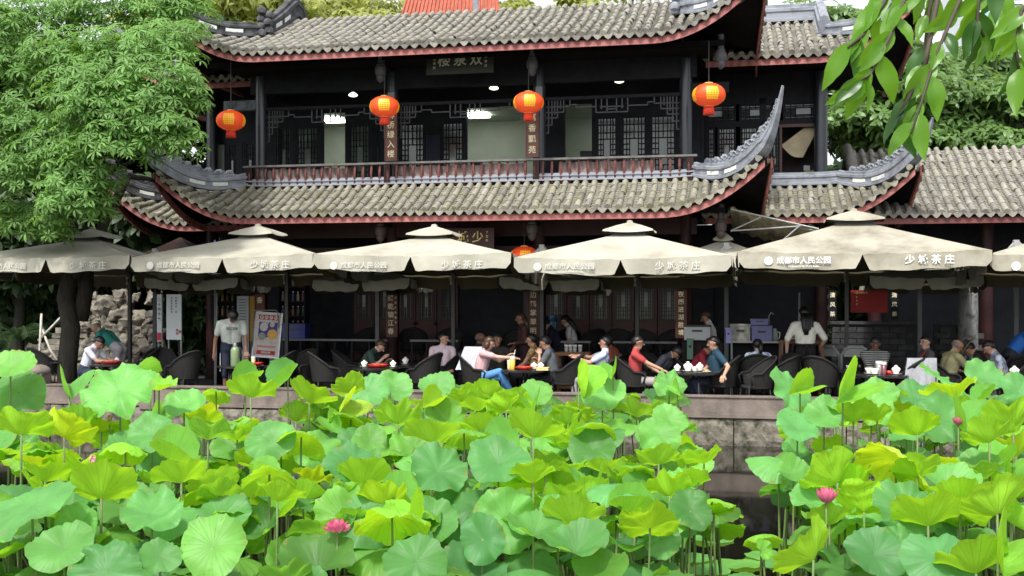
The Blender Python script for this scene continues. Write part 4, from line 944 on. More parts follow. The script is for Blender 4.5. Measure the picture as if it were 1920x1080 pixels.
# ------------------------------------------------------------------ the leaves one can pick out in the photograph
# px, py (stalk joint), depth, radius, kind, tint, brightness, tilt, direction
KEY=[ # left bed, tall leaves in front of the wall
 (20,690,12.0,.30,'dish',.35,.7,22,0),(35,735,12.2,.36,'flat',.1,.4,35,0),(0,745,12.5,.3,'dish',.1,.4,25,0),
 (225,733,11.0,.42,'flat',.45,.9,28,0),(130,742,11.2,.30,'fold',.5,.8,10,70),(298,732,11.6,.22,'cup',.8,.6,10,0),(282,700,12.5,.17,'fold',.6,.7,0,40),
 (345,760,12.0,.27,'dish',.3,.8,20,10),(470,745,11.8,.30,'cup',.9,.5,-12,0),(540,710,12.4,.24,'fold',.15,.7,35,-40),(460,712,12.8,.22,'fold',.25,.7,20,40),
 (405,735,13,.22,'dome',.9,.6,-10,0),(690,735,14.5,.33,'flat',.05,.8,38,0),(740,725,14.8,.30,'dish',.1,.7,30,20),(820,725,14.6,.28,'dish',.15,.7,30,0),
 (915,745,13.6,.26,'cup',.9,.5,-15,-20),(960,760,13.0,.24,'cup',.95,.5,-20,10),(1005,740,13.8,.28,'dish',.3,.6,20,0),(1130,735,12.6,.30,'flat',.12,.8,36,0),
 (1085,720,12.2,.30,'fold',.95,.6,35,55),(1150,702,12.6,.20,'fold',.7,.7,15,-60),(1255,720,13.4,.24,'flat',.12,.7,30,10),(1270,735,13.2,.17,'fold',.6,.8,25,-60),
 (640,770,12.6,.32,'fold',.9,.55,40,70),(580,755,12.8,.34,'cup',.95,.5,-12,-30),(655,735,13.4,.26,'cup',.95,.5,-18,20),(870,755,13.4,.26,'cup',.95,.55,-15,10),
 (1115,805,11.0,.25,'dome',.95,.6,-18,0),(1000,820,9.8,.34,'cup',.9,.5,-14,-20),(995,770,10.4,.22,'fold',.4,.8,0,30),(1235,815,10.6,.25,'flat',.15,.6,30,0),
 (1235,870,10.0,.26,'cup',.85,.4,-15,0),(1190,880,10.0,.24,'dome',.98,.5,-15,0),(1255,790,11.2,.22,'dish',.2,.6,30,0),
 (120,820,10.2,.30,'cup',.97,.55,-20,-20),(40,815,10.0,.34,'cup',.95,.5,-15,0),(150,800,10.8,.26,'cup',.6,.6,-8,30),(235,838,10.0,.30,'dome',1.0,.7,-6,0),(190,810,11,.2,'cup',.98,.6,-10,0),
 (285,815,10.6,.28,'dish',.05,.5,26,0),(390,825,10.4,.30,'cup',.55,.6,-6,0),(320,860,9.8,.32,'fold',.7,.6,20,40),(340,905,9.2,.30,'cup',.9,.5,-12,30),
 (505,825,10.5,.28,'flat',.05,.5,34,0),(565,820,10.6,.28,'dome',.95,.6,-14,0),(505,890,9.2,.33,'dome',.95,.5,-16,10),(520,940,8.8,.26,'cup',.95,.5,-12,-20),
 (190,935,8.8,.40,'cup',.92,.5,-16,0),(60,950,8.4,.46,'flat',.05,.6,18,-40),(285,965,8.6,.34,'dish',.1,.6,16,0),(385,930,9.4,.26,'dome',1.0,.5,-18,0),
 (400,1025,8.0,.34,'flat',.25,.6,34,0),(120,1030,8.0,.32,'dish',.25,.45,20,0),(300,1045,8.0,.2,'dish',.1,.4,30,20),(200,1075,7.8,.36,'flat',.05,.35,32,0),
 (735,965,8.5,.40,'dome',1.0,.75,-12,0),(690,975,9.0,.36,'flat',.08,.35,40,0),(680,912,9.6,.36,'cup',.85,.5,-14,-10),(660,880,9.9,.36,'dish',.05,.4,25,30),
 (950,975,8.9,.36,'flat',.15,.55,44,0),(1045,965,8.9,.22,'flat',.15,.45,44,10),(935,870,9.4,.38,'dish',.02,.4,22,0),(820,885,9.6,.36,'dish',.03,.35,25,20),
 (1000,905,9.2,.28,'cup',.85,.45,-10,20),(810,830,10.2,.30,'cup',.9,.55,-10,0),(745,795,11.2,.3,'cup',.85,.55,-14,0),(870,810,10.8,.28,'dome',.8,.55,-8,0),
 (905,1010,8.5,.26,'flat',.02,.35,46,-20),(1000,1005,8.6,.30,'cup',.5,.35,10,30),(780,1055,7.9,.30,'flat',.15,.3,36,10),(1080,1035,8.3,.34,'cup',.4,.3,10,0),
 (1160,915,9.4,.34,'dome',.12,.75,8,30),(1240,1010,8.8,.22,'flat',.02,.5,40,-10),(1280,975,9.2,.21,'flat',.02,.5,34,0),(1335,940,9.4,.24,'dome',.97,.6,-10,0),
 (1255,930,9.5,.28,'cup',.95,.55,-14,0),(1320,870,9.9,.24,'cup',.9,.6,-8,20),(1290,855,10.4,.14,'dome',.98,.6,-20,0),(1265,980,9.0,.16,'dish',.3,.5,30,0),(1190,985,9,.2,'cup',.95,.4,-14,0),
 # right bed
 (1480,730,12.6,.32,'flat',.15,.75,36,30),(1500,735,11.8,.28,'fold',.95,.6,30,40),(1580,745,11.0,.40,'fold',.95,.65,30,50),(1545,780,11.2,.26,'dish',.08,.6,25,0),
 (1635,760,12.2,.30,'flat',.2,.8,36,0),(1650,735,12.6,.24,'dish',.3,.7,24,0),(1715,745,12.8,.28,'dish',.05,.4,24,0),(1755,705,13.4,.26,'flat',.25,.75,22,60),
 (1845,705,13.4,.28,'dish',.03,.6,32,0),(1790,750,11.8,.36,'cup',.98,.8,-6,40),(1850,745,12.2,.18,'fold',.4,.8,30,-60),(1910,735,12.4,.28,'dish',.1,.6,30,0),
 (1495,805,11.0,.28,'dish',.06,.75,20,20),(1460,865,10.4,.34,'dome',.1,.8,10,40),(1600,790,11.2,.30,'cup',.95,.6,-12,0),(1645,790,11.4,.22,'cup',.95,.6,-12,0),
 (1680,865,9.4,.42,'dome',.98,.75,-22,-50),(1570,905,9.2,.38,'cup',.97,.65,-20,30),(1720,815,10.6,.30,'cup',.92,.6,-14,0),(1765,785,11.4,.32,'flat',.05,.45,40,0),
 (1800,800,11.0,.36,'fold',.55,.6,20,30),(1855,830,10.0,.32,'cup',.9,.55,-12,0),(1900,800,10.6,.32,'cup',.95,.6,-16,0),(1720,895,9.2,.28,'cup',.9,.45,-14,0),
 (1620,960,8.8,.34,'cup',.95,.6,-18,-20),(1555,985,8.8,.28,'cup',.75,.4,-6,0),(1700,960,8.6,.36,'dish',.1,.35,25,0),(1740,985,8.3,.36,'cup',.9,.55,-14,-10),
 (1800,955,8.7,.34,'cup',.88,.45,-14,0),(1870,965,8.4,.40,'cup',.97,.6,-18,10),(1525,1050,8.1,.34,'cup',.95,.6,-26,40),(1640,1040,8.2,.3,'dish',.05,.3,30,0),
 (1760,1050,7.8,.34,'flat',.03,.5,26,0),(1690,1030,8.3,.26,'flat',.1,.3,36,0),(1880,1060,7.5,.42,'fold',.98,.65,20,40),(1830,1075,7.6,.36,'cup',.95,.5,-12,0),
 (1428,1005,9.4,.22,'dome',1.0,.75,-10,0),(1432,1030,9.2,.12,'dish',.8,.6,40,30),
]
def lean(t): return t*1.45+4 if t>0 else t*1.7-12
for k in KEY: lotus(k[0],k[1],k[2],k[3]*(.82 if k[2]>10 else .72),k[4],min(1,k[5]+.25*rng.random()) if k[5]<.4 else k[5]-.2*rng.random(),k[6],lean(k[7]),k[8])
# ------------------------------------------------------------------ the rest of the beds
def bed_ok(px,py):
    if px<1270:  top=np.interp(px,[0,100,330,560,640,900,1270],[775,800,770,770,745,740,770]); return py>top+12
    if px<1345:  return py>np.interp(px,[1270,1345],[800,900]) and py<1000
    if px<1395: return False
    if px<1440:  return False
    lo=np.interp(px,[1440,1480,1600,1920],[900,760,745,735]); hi=np.interp(px,[1440,1500,1545,1560],[885,900,1000,1085]); return lo<py<hi and py<1040
def depth_of(py): return 1/np.interp(py,[700,1075],[1/15.5,1/7.7])
occ=[(k[0],k[1],k[2]) for k in KEY]
n_fill=0; tries=0
while n_fill<205 and tries<12000:
    tries+=1; py=748+250*rng.random()**1.25; px=rng.uniform(-30,1950)
    if not bed_ok(px,py): continue
    D=depth_of(py)*rng.uniform(.97,1.06); md=.20*FPX/D*.47
    if any((px-x)**2+((py-y)*1.5)**2<md*md for x,y,_ in occ): continue
    occ.append((px,py,D)); n_fill+=1
    tp=rng.random()
    if tp<.52: lotus(px,py,D,rng.uniform(.16,.255),rng.choice(['cup','dome','cup','dish']),rng.uniform(.55,1),rng.uniform(.3,.7),rng.uniform(-48,-16),rng.uniform(-40,40))
    elif tp<.90: lotus(px,py,D,rng.uniform(.15,.255),rng.choice(['dish','flat','dish','cup']),rng.uniform(0,.65),rng.uniform(.1,.75),rng.uniform(18,52),rng.uniform(-35,35))
    else: lotus(px,py,D,rng.uniform(.16,.24),rng.choice(['fold','roll','fold']),rng.uniform(.4,.95),rng.uniform(.6,.9),rng.uniform(5,45),rng.uniform(-80,80))
# lower storey of leaves in the shade, one mass
def understorey():
    Vs=[];Fs=[];Us=[];o=0; st=MB(); oc2=[]; n_l=0; tries=0
    while n_l<560 and tries<30000:
        tries+=1; py=745+400*rng.random()**.85; px=rng.uniform(-40,1960); rear=n_l>=310
        if n_l>=390: px=rng.uniform(-560,-50) if rng.random()<.5 else rng.uniform(1970,2500); py=rng.uniform(755,1075)
        elif rear: px=rng.uniform(540,1290) if rng.random()<.75 else rng.uniform(1500,1930); py=rng.uniform(742,830)
        elif not bed_ok(px,py-25): continue
        D=depth_of(min(py,1075))*rng.uniform(1.0,1.1)*(1.12 if rear and n_l<390 else 1)
        if any((px-x)**2+((py-y)*1.4)**2<(250/D)**2 for x,y in oc2): continue
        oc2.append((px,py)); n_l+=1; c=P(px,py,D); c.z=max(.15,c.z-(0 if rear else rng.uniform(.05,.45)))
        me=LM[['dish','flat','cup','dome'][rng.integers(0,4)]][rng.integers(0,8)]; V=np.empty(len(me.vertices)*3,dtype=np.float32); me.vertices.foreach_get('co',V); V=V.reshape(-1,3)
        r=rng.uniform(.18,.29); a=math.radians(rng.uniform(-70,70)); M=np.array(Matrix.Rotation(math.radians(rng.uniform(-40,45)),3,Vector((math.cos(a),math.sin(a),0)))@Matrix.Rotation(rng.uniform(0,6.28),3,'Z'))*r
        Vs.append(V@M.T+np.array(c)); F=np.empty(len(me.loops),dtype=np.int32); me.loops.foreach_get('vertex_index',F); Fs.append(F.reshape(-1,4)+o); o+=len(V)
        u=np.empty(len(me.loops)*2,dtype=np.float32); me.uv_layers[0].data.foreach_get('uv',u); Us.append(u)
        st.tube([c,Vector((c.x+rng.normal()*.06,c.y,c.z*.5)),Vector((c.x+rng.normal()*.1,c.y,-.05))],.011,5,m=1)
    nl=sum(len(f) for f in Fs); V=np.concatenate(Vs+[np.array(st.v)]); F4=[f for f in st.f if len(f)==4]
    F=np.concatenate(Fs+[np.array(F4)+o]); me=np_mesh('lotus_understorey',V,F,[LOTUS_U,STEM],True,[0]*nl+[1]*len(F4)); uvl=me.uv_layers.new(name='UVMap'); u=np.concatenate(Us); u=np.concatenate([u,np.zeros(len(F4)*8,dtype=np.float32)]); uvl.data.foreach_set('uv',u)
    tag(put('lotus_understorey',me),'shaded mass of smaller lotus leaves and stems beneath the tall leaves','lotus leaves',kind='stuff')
understorey()
# floating pads
for px,py,r in ((1335,1012,.22),(1300,1048,.20),(1250,1065,.2),(1385,1060,.2),(1330,1072,.2),(1440,1045,.2),(1480,1060,.24),(1400,1090,.2),(1475,1020,.16),(1170,1072,.2),(860,1068,.2),(1010,1075,.22),(480,1070,.24),(560,1062,.2),(1290,905,.2)):
    D=CAMZ*FPX/(py-HY); c=P(px,py,D); root=bpy.data.objects.new('floating_lotus_pad',None); COL.objects.link(root); root.location=(c.x,c.y,.02)
    b=put('leaf_blade',LM['flat'][rng.integers(0,6)],root); r*=1.25; b.matrix_basis=Matrix.Rotation(rng.uniform(0,6),4,'Z')@Matrix.Diagonal((r,r,r*.22,1)); b.color=(rng.uniform(.2,.5),.8,0,1)
    put('stem',stem_mesh(.5,(.05,.05),.008,.008),root); leaves_info.append((root,px,py,D,'pad',.3,0,None))
# labels: look, bed and place in a row, counted from the left
def lotus_labels():
    words='first second third fourth fifth sixth seventh eighth ninth tenth eleventh twelfth thirteenth fourteenth fifteenth sixteenth'.split()
    G={}
    for it in leaves_info:
        root,px,py,D,kind,tint,tilt,_=it
        bed='right bed' if px>1400 else ('left end of left bed' if px<450 else ('middle of left bed' if px<900 else 'right end of left bed'))
        row='against the wall' if py<770 else ('rear rows' if py<840 else ('middle rows' if py<920 else ('near rows' if py<1000 else 'nearest row')))
        tone='yellow-green' if tint>.7 else ('bright green' if tint>.3 else 'blue-green')
        shp={'dish':'dished','flat':'flat','cup':'cupped','fold':'folded','roll':'rolled','dome':'drooping','pad':'floating'}[kind]
        G.setdefault((bed,row,tone,shp),[]).append((px,root))
    for (bed,row,tone,shp),L_ in G.items():
        L_.sort(key=lambda q:q[0])
        for i,(px,o) in enumerate(L_):
            pos='lone' if len(L_)==1 else ('leftmost' if i==0 else ('rightmost' if i==len(L_)-1 else words[min(i,15)]+' from left'))
            nm='lotus pad' if shp=='floating' else 'lotus leaf'
            tag(o,f'{shp} {tone} {nm}, {row}, {bed}, {pos}',nm,'lotus leaves in the pond' if shp!='floating' else 'lotus pads floating on the pond')
lotus_labels()
# flowers and buds
PINK=leaf_mat('lotus petal',(.62,.10,.22),(.68,.16,.28),(.75,.2,.35),.35,.5,.15,scale=8)
PALEPINK=leaf_mat('pale bud petal',(.70,.38,.38),(.7,.4,.4),(.7,.4,.4),.3,.5,.1,scale=8)
def petal_mesh(L_,w_,curl,material):
    mb=MB(); G=[]
    for j in range(7):
        q=j/6; ww=w_*math.sin(math.pi*min(1,.12+.88*q)**.8)*(1 if q<.97 else .3); a=curl*q
        c=(0,L_*math.sin(a)/max(curl,.01) if curl>.01 else L_*q,0); yy=L_*q*math.cos(a*.5); zz=L_*q*math.sin(a*.5)
        G.append([(u*ww/2,yy,zz+.35*abs(u)**2*ww) for u in (-1,-.5,0,.5,1)])
    mb.grid(G); return mb.mesh('petal',material,True)
def flower(px,py,D,size,openness,label,material,n=(6,7,7)):
    c=P(px,py,D); t=thing('lotus_flower' if openness>.3 else 'lotus_bud',label,'lotus flower' if openness>.3 else 'lotus bud',c,0,'lotus flowers and buds'); put('stem',stem_mesh(c.z+.05,(.05,.03),.011,.008),t)
    pm=petal_mesh(size,size*.62,1.1,material)
    for r,k in enumerate(n):
        for i in range(k):
            a=2*math.pi*(i+.5*r)/k+random.uniform(-.15,.15); up=math.radians(86-openness*(r*30+6)+random.uniform(-8,8))
            put('petal',pm,t,M=Matrix.Rotation(a,4,'Z')@Matrix.Translation((0,.01+.008*r,0))@Matrix.Rotation(up-.45*(openness>.3),4,'X')@Matrix.Scale(1-.06*(r==0),4))
    if openness>.3:
        mb=MB(); mb.lathe([(.005,0),(.02,.01),(.032,.045),(.03,.05),(.002,.05)],12); part('seed_pod',mb,mat('lotus pod',(.35,.38,.05),.6),t)
flower(632,997,8.5,.105,.95,'open pink lotus flower low among the leaves left of centre',PINK)
flower(1549,942,8.7,.12,.45,'half open deep pink lotus flower leaning in the right bed',PINK)
flower(206,790,11,.075,.05,'small pale pink lotus bud in front of the stone wall at left',PALEPINK,(3,4))
flower(174,872,9.8,.095,.08,'plump pale pink lotus bud among the left leaves',PALEPINK,(3,4,4))
flower(1797,797,10.8,.085,.7,'small pink lotus flower half hidden at the far right',PINK,(5,6))
# ================================================================== umbrellas over the terrace
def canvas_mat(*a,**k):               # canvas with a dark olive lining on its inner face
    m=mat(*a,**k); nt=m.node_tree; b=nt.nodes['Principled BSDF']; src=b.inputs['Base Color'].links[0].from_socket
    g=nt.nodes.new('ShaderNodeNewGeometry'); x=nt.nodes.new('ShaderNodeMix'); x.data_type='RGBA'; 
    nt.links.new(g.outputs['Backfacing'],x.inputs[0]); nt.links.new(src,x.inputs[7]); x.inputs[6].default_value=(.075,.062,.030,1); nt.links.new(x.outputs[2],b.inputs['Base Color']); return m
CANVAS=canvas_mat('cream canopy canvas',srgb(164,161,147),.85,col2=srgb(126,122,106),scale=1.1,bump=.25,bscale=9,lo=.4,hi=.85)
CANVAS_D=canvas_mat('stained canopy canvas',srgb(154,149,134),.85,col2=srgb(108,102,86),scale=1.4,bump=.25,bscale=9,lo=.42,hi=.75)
METALD=mat('dark bronze metal',(.030,.028,.026),.45,spec=.5); METALG=mat('grey painted steel',srgb(150,152,152),.5,var=.2,scale=4)
FADED=mat('faded white print',srgb(226,228,226),.8)
FAINT=mat('nearly worn off print',srgb(192,192,184),.85)
def umbrella(name,label,a,b,hw,hd,ze,zp,tilt=0,post=True,letter=True,canvas=CANVAS,group='cream umbrellas along the pond edge',val=.32,seed=0,vent=True,post_dx=0,post_dy=None):
    """square canopy, vent cap, split valance, ribs and post; local x along the facade, y away from the pond"""
    R=random.Random(seed); t=thing(name,label,'umbrella',W(a,b,ZT),ROT,group); e=ze-ZT; p=zp-ZT
    tl=lambda x,y:-y*tilt
    # canopy: four panels, sagging between the ribs
    mb=MB(); n=10; vr=.16 if vent else .02
    cor=[(-hw,-hd),(hw,-hd),(hw,hd),(-hw,hd)]
    jit=[(R.uniform(-.04,.04)) for _ in range(4)]
    for k in range(4):
        c0,c1=cor[k],cor[(k+1)%4]; G=[]
        for j in range(n+1):
            q=vr+(1-vr)*j/n; row=[]
            for i in range(n*2+1):
                u=i/(n*2); x=(c0[0]*(1-u)+c1[0]*u)*q; y=(c0[1]*(1-u)+c1[1]*u)*q
                z=p-.12*(vent)-(p-.12*vent-e)*(q**.92)-.07*math.sin(math.pi*u)*q*q+.012*math.sin(u*40+k+3*q)*q*q+tl(x,y)+(jit[k]*(1-u)+jit[(k+1)%4]*u)*q*q
                row.append((x,y,z))
            G.append(row)
        mb.grid(G)
    can=part('canopy',mb,canvas,t,deg=50)
    # vent cap
    if vent:
        mb=MB(); vw,vd=hw*.25,hd*.25
        prof=[(1.0,-.085),(.97,-.05),(.5,.05),(.12,.115),(.1,.16),(.02,.175)]
        for k in range(4):
            c0,c1=cor[k],cor[(k+1)%4]
            mb.grid([[(((c0[0]*(1-u)+c1[0]*u)/hw*vw*q),((c0[1]*(1-u)+c1[1]*u)/hd*vd*q),p+z-.035*math.sin(math.pi*u)*(q>.9)-.07) for u in [i/8 for i in range(9)]] for q,z in prof])
        mb.f=[f[::-1] for f in mb.f]; part('vent_cap',mb,canvas,t,deg=40)
        mb=MB(); mb.box((0,0,p-.2),(vw*1.3,vd*1.3,.14)); part('vent_core',mb,METALD,t)
    # valance: two scalloped flaps a side
    for k in range(4):
        c0,c1=cor[k],cor[(k+1)%4]; d=Vector((c1[0]-c0[0],c1[1]-c0[1],0)); L_=d.length; d/=L_; nrm=Vector((d.y,-d.x,0))
        for h in range(2):
            mb=MB(); G=[]; m_=22; s1=R.uniform(0,6)
            for j in range(6):
                row=[]
                for i in range(m_+1):
                    u=i/m_; g=(h*.5+u*.5); w_=.012+.976*g if False else g
                    edge=min(u,1-u)*L_*.5; rnd=1-.62*max(0,1-edge/.16)**2 if (h==0 and u>.5) or (h==1 and u<.5) else 1-.35*max(0,1-edge/.12)**2
                    uu=g*L_; off=.0
                    if h==0 and u>.9: off=-.05*(u-.9)/.1*(j/5)
                    if h==1 and u<.1: off=.05*(.1-u)/.1*(j/5)
                    x=c0[0]+d.x*(uu+off); y=c0[1]+d.y*(uu+off)
                    z0=e-.07*math.sin(math.pi*g)+.012*math.sin(g*40+k+3)+tl(x,y)+(jit[k]*(1-g)+jit[(k+1)%4]*g)
                    out_=.02+.035*(j/5)+.03*math.sin(g*17+s1)*(j/5)+.014*math.sin(g*43+s1*2)*(j/5)
                    row.append((x+nrm.x*out_,y+nrm.y*out_,z0-val*rnd*(j/5)*(1+.04*math.sin(g*9+s1))))
                G.append(row)
            mb.grid(G); v=part('valance',mb,canvas,t,smooth=True)
            if letter and k==0:
                ink=FADED if canvas is CANVAS_D else FAINT
                zc=e-.075+tl(0,-hd)-val*.47
                if h==0:
                    letters('成都市人民公园',.15,ink,v,(-hw*.47,-hd-.085,zc)); em=MB(); em.lathe([(.085,0),(.085,.006)],20,cap=True); em.lathe([(.06,.006),(.06,.01)],6)
                    o=part('emblem',em,ink,v); o.location=(-hw*.47-.68,-hd-.08,zc); o.rotation_euler=(math.pi/2,0,0)
                    letters("CHENGDU PEOPLE'S PARK",.05,ink,v,(-hw*.47,-hd-.09,zc-.115))
                else: letters('少 城 茶 庄',.19,ink,v,(hw*.52,-hd-.085,zc))
    for k in range(8):
        a_=[(-1,-1),(0,-1),(1,-1),(1,0),(1,1),(0,1),(-1,1),(-1,0)][k]; x,y=a_[0]*hw*.97,a_[1]*hd*.97
        z1=e-.05+tl(x,y)-(.05 if 0 in a_ else 0); mb=MB(); mb.bar((a_[0]*.08,a_[1]*.08,p-.2),(x,y,z1),.03,.035); part('rib',mb,METALD,t)
    if post:
        py_=hd*.92 if post_dy is None else post_dy; mb=MB(); mb.box((post_dx,py_,(e+.1)/2),(.085,.085,e+.1)); mb.box((post_dx,py_,.04),(.5,.5,.08)); part('post',mb,METALD,t)
        mb=MB(); mb.bar((post_dx,py_,e-.02),(0,0,p-.28),.05,.06); part('arm',mb,METALD,t)
        mb=MB(); rr=R; 
        G=[[(post_dx-.1+.1*i/3+.02*rr.uniform(-1,1),py_-.06+.02*rr.uniform(-1,1),e-.26-.05*j) for i in range(4)] for j in range(5)]
        for r_ in range(5):
            for i in range(4): x,y,z=G[r_][i]; G[r_][i]=(post_dx-.05+(x-post_dx+.05)*(.35+.2*abs(r_-2)),y,z)
        mb.grid(G); part('tie_cloth',mb,canvas,t,smooth=True)
    return t
UM=[(-15.75,2.05,3.79,4.62,'cream umbrella at the far left over the bending man'),(-11.4,2.15,3.82,4.64,'cream umbrella above the standing man with the thermos'),(-7.03,2.13,3.76,4.57,'cream umbrella left of centre over the woman in pink'),
    (-2.54,2.17,3.74,4.60,'cream umbrella right of centre over the man in red'),(2.23,2.32,3.80,4.78,'stained cream umbrella with crisp lettering over the striped shirt table'),(6.75,2.1,3.70,4.62,'stained cream umbrella cut by the right edge')]
for i,(a,hw,ze,zp,lb_) in enumerate(UM):
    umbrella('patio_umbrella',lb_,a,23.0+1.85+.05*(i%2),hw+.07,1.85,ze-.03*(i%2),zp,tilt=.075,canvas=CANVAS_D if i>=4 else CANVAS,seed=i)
for i,(a,b,hw,lb_) in enumerate([(-.55,27.45,.95,'small pale umbrella in the second row seen between two big ones'),(-9.3,27.2,1.25,'second row umbrella showing a pale rim behind the post left of centre'),(-4.6,27.2,1.2,'second row umbrella behind the lantern near the centre'),(-13.9,27.3,1.3,'second row umbrella behind the gap left of the thermos table'),(3.9,27.2,1.2,'second row umbrella behind the brick wall tables at right')]):
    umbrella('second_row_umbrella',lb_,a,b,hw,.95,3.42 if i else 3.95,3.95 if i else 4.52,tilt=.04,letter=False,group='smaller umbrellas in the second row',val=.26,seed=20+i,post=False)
# tall posts between the umbrellas with a bracket head
for i,(px,lb_) in enumerate(((291,'grey post with white bracket beside the upright banners'),(708,'tall post just left of the couplet board and the red snack table'),(1016,'tall post between the drinking man and the two girls'),(1362,'tall post in front of the service counter'),(1724,'tall post beside the man with glasses'),(1905,'tall post at the right edge by the blue shirt'))):
    b=26.95; a=A_at(px,b); t=thing('umbrella_post',lb_,'post',W(a,b,ZT),ROT,'posts between the umbrellas')
    mb=MB(); mb.box((0,0,1.73),(.095,.095,3.46)); mb.box((0,0,.03),(.5,.5,.06)); part('shaft',mb,mat('dull post steel',srgb(78,80,82),.45,var=.3,scale=3),t)
    mb=MB(); mb.box((0,0,3.56),(.12,.12,.24)); mb.bar((0,0,3.64),(-.16,-.1,3.48),.07,.05); mb.bar((.02,0,3.66),(.12,-.05,3.54),.06,.05); part('bracket_head',mb,METALG,t)
# thin white poles carrying cloth rims
for px,lb_ in ((1497,'thin white pole beside the waitress'),(405,'thin pale pole behind the standing man')):
    b=26.2; a=A_at(px,b); t=thing('slender_pole',lb_,'pole',W(a,b,ZT),ROT); mb=MB(); mb.tube([(0,0,0),(.02,0,2.5)],.022,8); part('shaft',mb,METALG,t,smooth=True); mb=MB(); mb.lathe([(.09,0),(.09,.02),(.03,.05)],10); part('foot',mb,METALG,t)
# dark folded umbrella and blue pennant behind the left ones
umbrella('dark_umbrella','dark brown umbrella tucked under the left wing eaves',A_at(352,28.0),27.6,1.25,1.0,3.9,4.62,letter=False,canvas=mat('dark brown canvas',(.035,.026,.02),.85,col2=(.11,.04,.025),scale=1.2),group='smaller umbrellas in the second row',seed=41,val=.2,vent=False,post_dy=0)
b=27.0; a=A_at(403,b); t=thing('blue_parasol','closed blue parasol with white print poking up between umbrellas','parasol',W(a,b,ZT),ROT)
mb=MB(); mb.lathe([(.2,3.05),(.19,3.25),(.13,3.55),(.03,3.87),(.01,3.9)],9); part('folded_canopy',mb,mat('blue parasol cloth',srgb(30,110,190),.6,col2=srgb(220,230,235),scale=7,lo=.6,hi=.64),t,deg=60); mb=MB(); mb.tube([(0,0,0),(0,0,3.1)],.02,8); part('pole',mb,METALG,t)
# sheet awning with folding frame at the pavilion's right corner
b0=26.6; t=thing('corrugated_awning','sloping corrugated awning on thin steel arms by the corner','awning',W(.6,27.6,ZT),ROT); iv=inv_of(t)
c0=Vector(P(1370,388,26.3)); c1=Vector(P(1535,425,25.6)); dpt=W(0,1,0)-W(0,0,0); G=[]
for j in range(5):
    row=[]
    for i in range(49):
        u=i/48; row.append(iv@(c0.lerp(c1,u)+dpt*1.9*(j/4)+Vector((0,0,-.42*(j/4)+.028*math.sin(u*48*.9)-.06*math.sin(math.pi*u)))))
    G.append(row)
mb=MB(); mb.grid(G); part('sheet',mb,mat('awning sheet',srgb(176,168,140),.6,col2=srgb(110,104,88),scale=2),t,smooth=True)
mb=MB(); dz=Vector((0,0,.05))
for p,q in ((c0-dz,c1-dz),(c0+dpt*.9-dz*3,c1-dz*2),(c0-Vector((0,0,.55))+dpt*.2,c0.lerp(c1,.8)-dz*1.6),(c0-Vector((0,0,.55))+dpt*.2,c0.lerp(c1,.35)-dz*1.6),(c0.lerp(c1,.8)-dz,c0.lerp(c1,.6)-Vector((0,0,.5)))): mb.tube([iv@p,iv@q],.018,6)
part('frame_arms',mb,METALG,t)
# lanterns
LRED=mat('lantern red silk',(.80,.075,.015),.5,emit=(1,.10,.02),es=.12); LGOLD=mat('lantern gold print',(.86,.42,.02),.45,emit=(1,.5,.05),es=.10); LCAP=mat('lantern brass cap',srgb(226,190,110),.4)
def lantern(px,py,b,r,lab,hang=True,hz=.6):
    a=A_at(px,b); z=Z_at(py,a,b); t=thing('red_lantern',lab,'lantern',W(a,b,z),ROT,'red and gold lanterns'); ry=r*.70
    mb=MB(); N=48; V=[];F=[]; K=14
    rad=lambda lat,th:(1+.018*abs(math.sin(th*12))-.018)*r
    for j in range(K+1):
        la=-math.pi/2+.22+(math.pi-.44)*j/K
        for i in range(N):
            th=2*math.pi*i/N; V.append((math.cos(th)*math.cos(la)**.85*r*(1-.02*(i%2)),math.sin(th)*math.cos(la)**.85*r*(1-.02*(i%2)),math.sin(la)*ry))
    for j in range(K):
        for i in range(N): F.append((j*N+i,j*N+(i+1)%N,(j+1)*N+(i+1)%N,(j+1)*N+i))
    mb.add(V,F); body=part('body',mb,LRED,t,smooth=True)
    def on(th,la,k=1.012): return (math.cos(th)*math.cos(la)**.85*r*k,math.sin(th)*math.cos(la)**.85*r*k,math.sin(la)*ry*k)
    for q in range(4):         # gold ornament panels: strokes laid on the silk
        mb=MB(); th0=-math.pi/2+.28+q*math.pi/2
        def patch(u0,u1,v0,v1):
            mb.grid([[on(th0+u0+(u1-u0)*i/4,v0+(v1-v0)*j/4) for i in range(5)] for j in range(5)])
        for v in (-.56,-.37,-.18,.01,.20,.39): patch(-.40+.1*abs(v),.40-.1*abs(v),v,v+.12)
        for u in (-.38,-.22,-.05,.12,.29): patch(u,u+.09,-.60,.60)
        part('gold_ornament',mb,LGOLD,body,smooth=True)
    mb=MB(); mb.lathe([(.26*r,ry*.93),(.26*r,ry*1.06),(.12*r,ry*1.10),(.02*r,ry*1.12)],14); mb.lathe([(.3*r,-ry*1.04),(.3*r,-ry*.93)],14); part('cap',mb,LCAP,t,deg=40)
    mb=MB()
    for i in range(16):
        th=2*math.pi*i/16; mb.tube([(math.cos(th)*r*.24,math.sin(th)*r*.24,-ry*1.02),(math.cos(th)*r*.29,math.sin(th)*r*.29,-ry*1.72)],.075*r,5)
    part('tassel',mb,mat('lantern tassel',(.72,.05,.02),.6),t,smooth=True)
    if hang: mb=MB(); mb.tube([(0,0,ry*1.1),(0,0,ry+hz)],.012,5); part('hanger',mb,METALD,t)
lantern(433,226,26.9,.37,'red lantern hanging leftmost beside the leafy tree',hz=1.3); lantern(721,200,26.75,.37,'red lantern in front of the left couplet board',hz=.9)
lantern(991,192,26.75,.37,'red lantern in front of the right couplet board',hz=.9); lantern(1329,178,26.6,.385,'red lantern right of the corner column',hz=1.0)
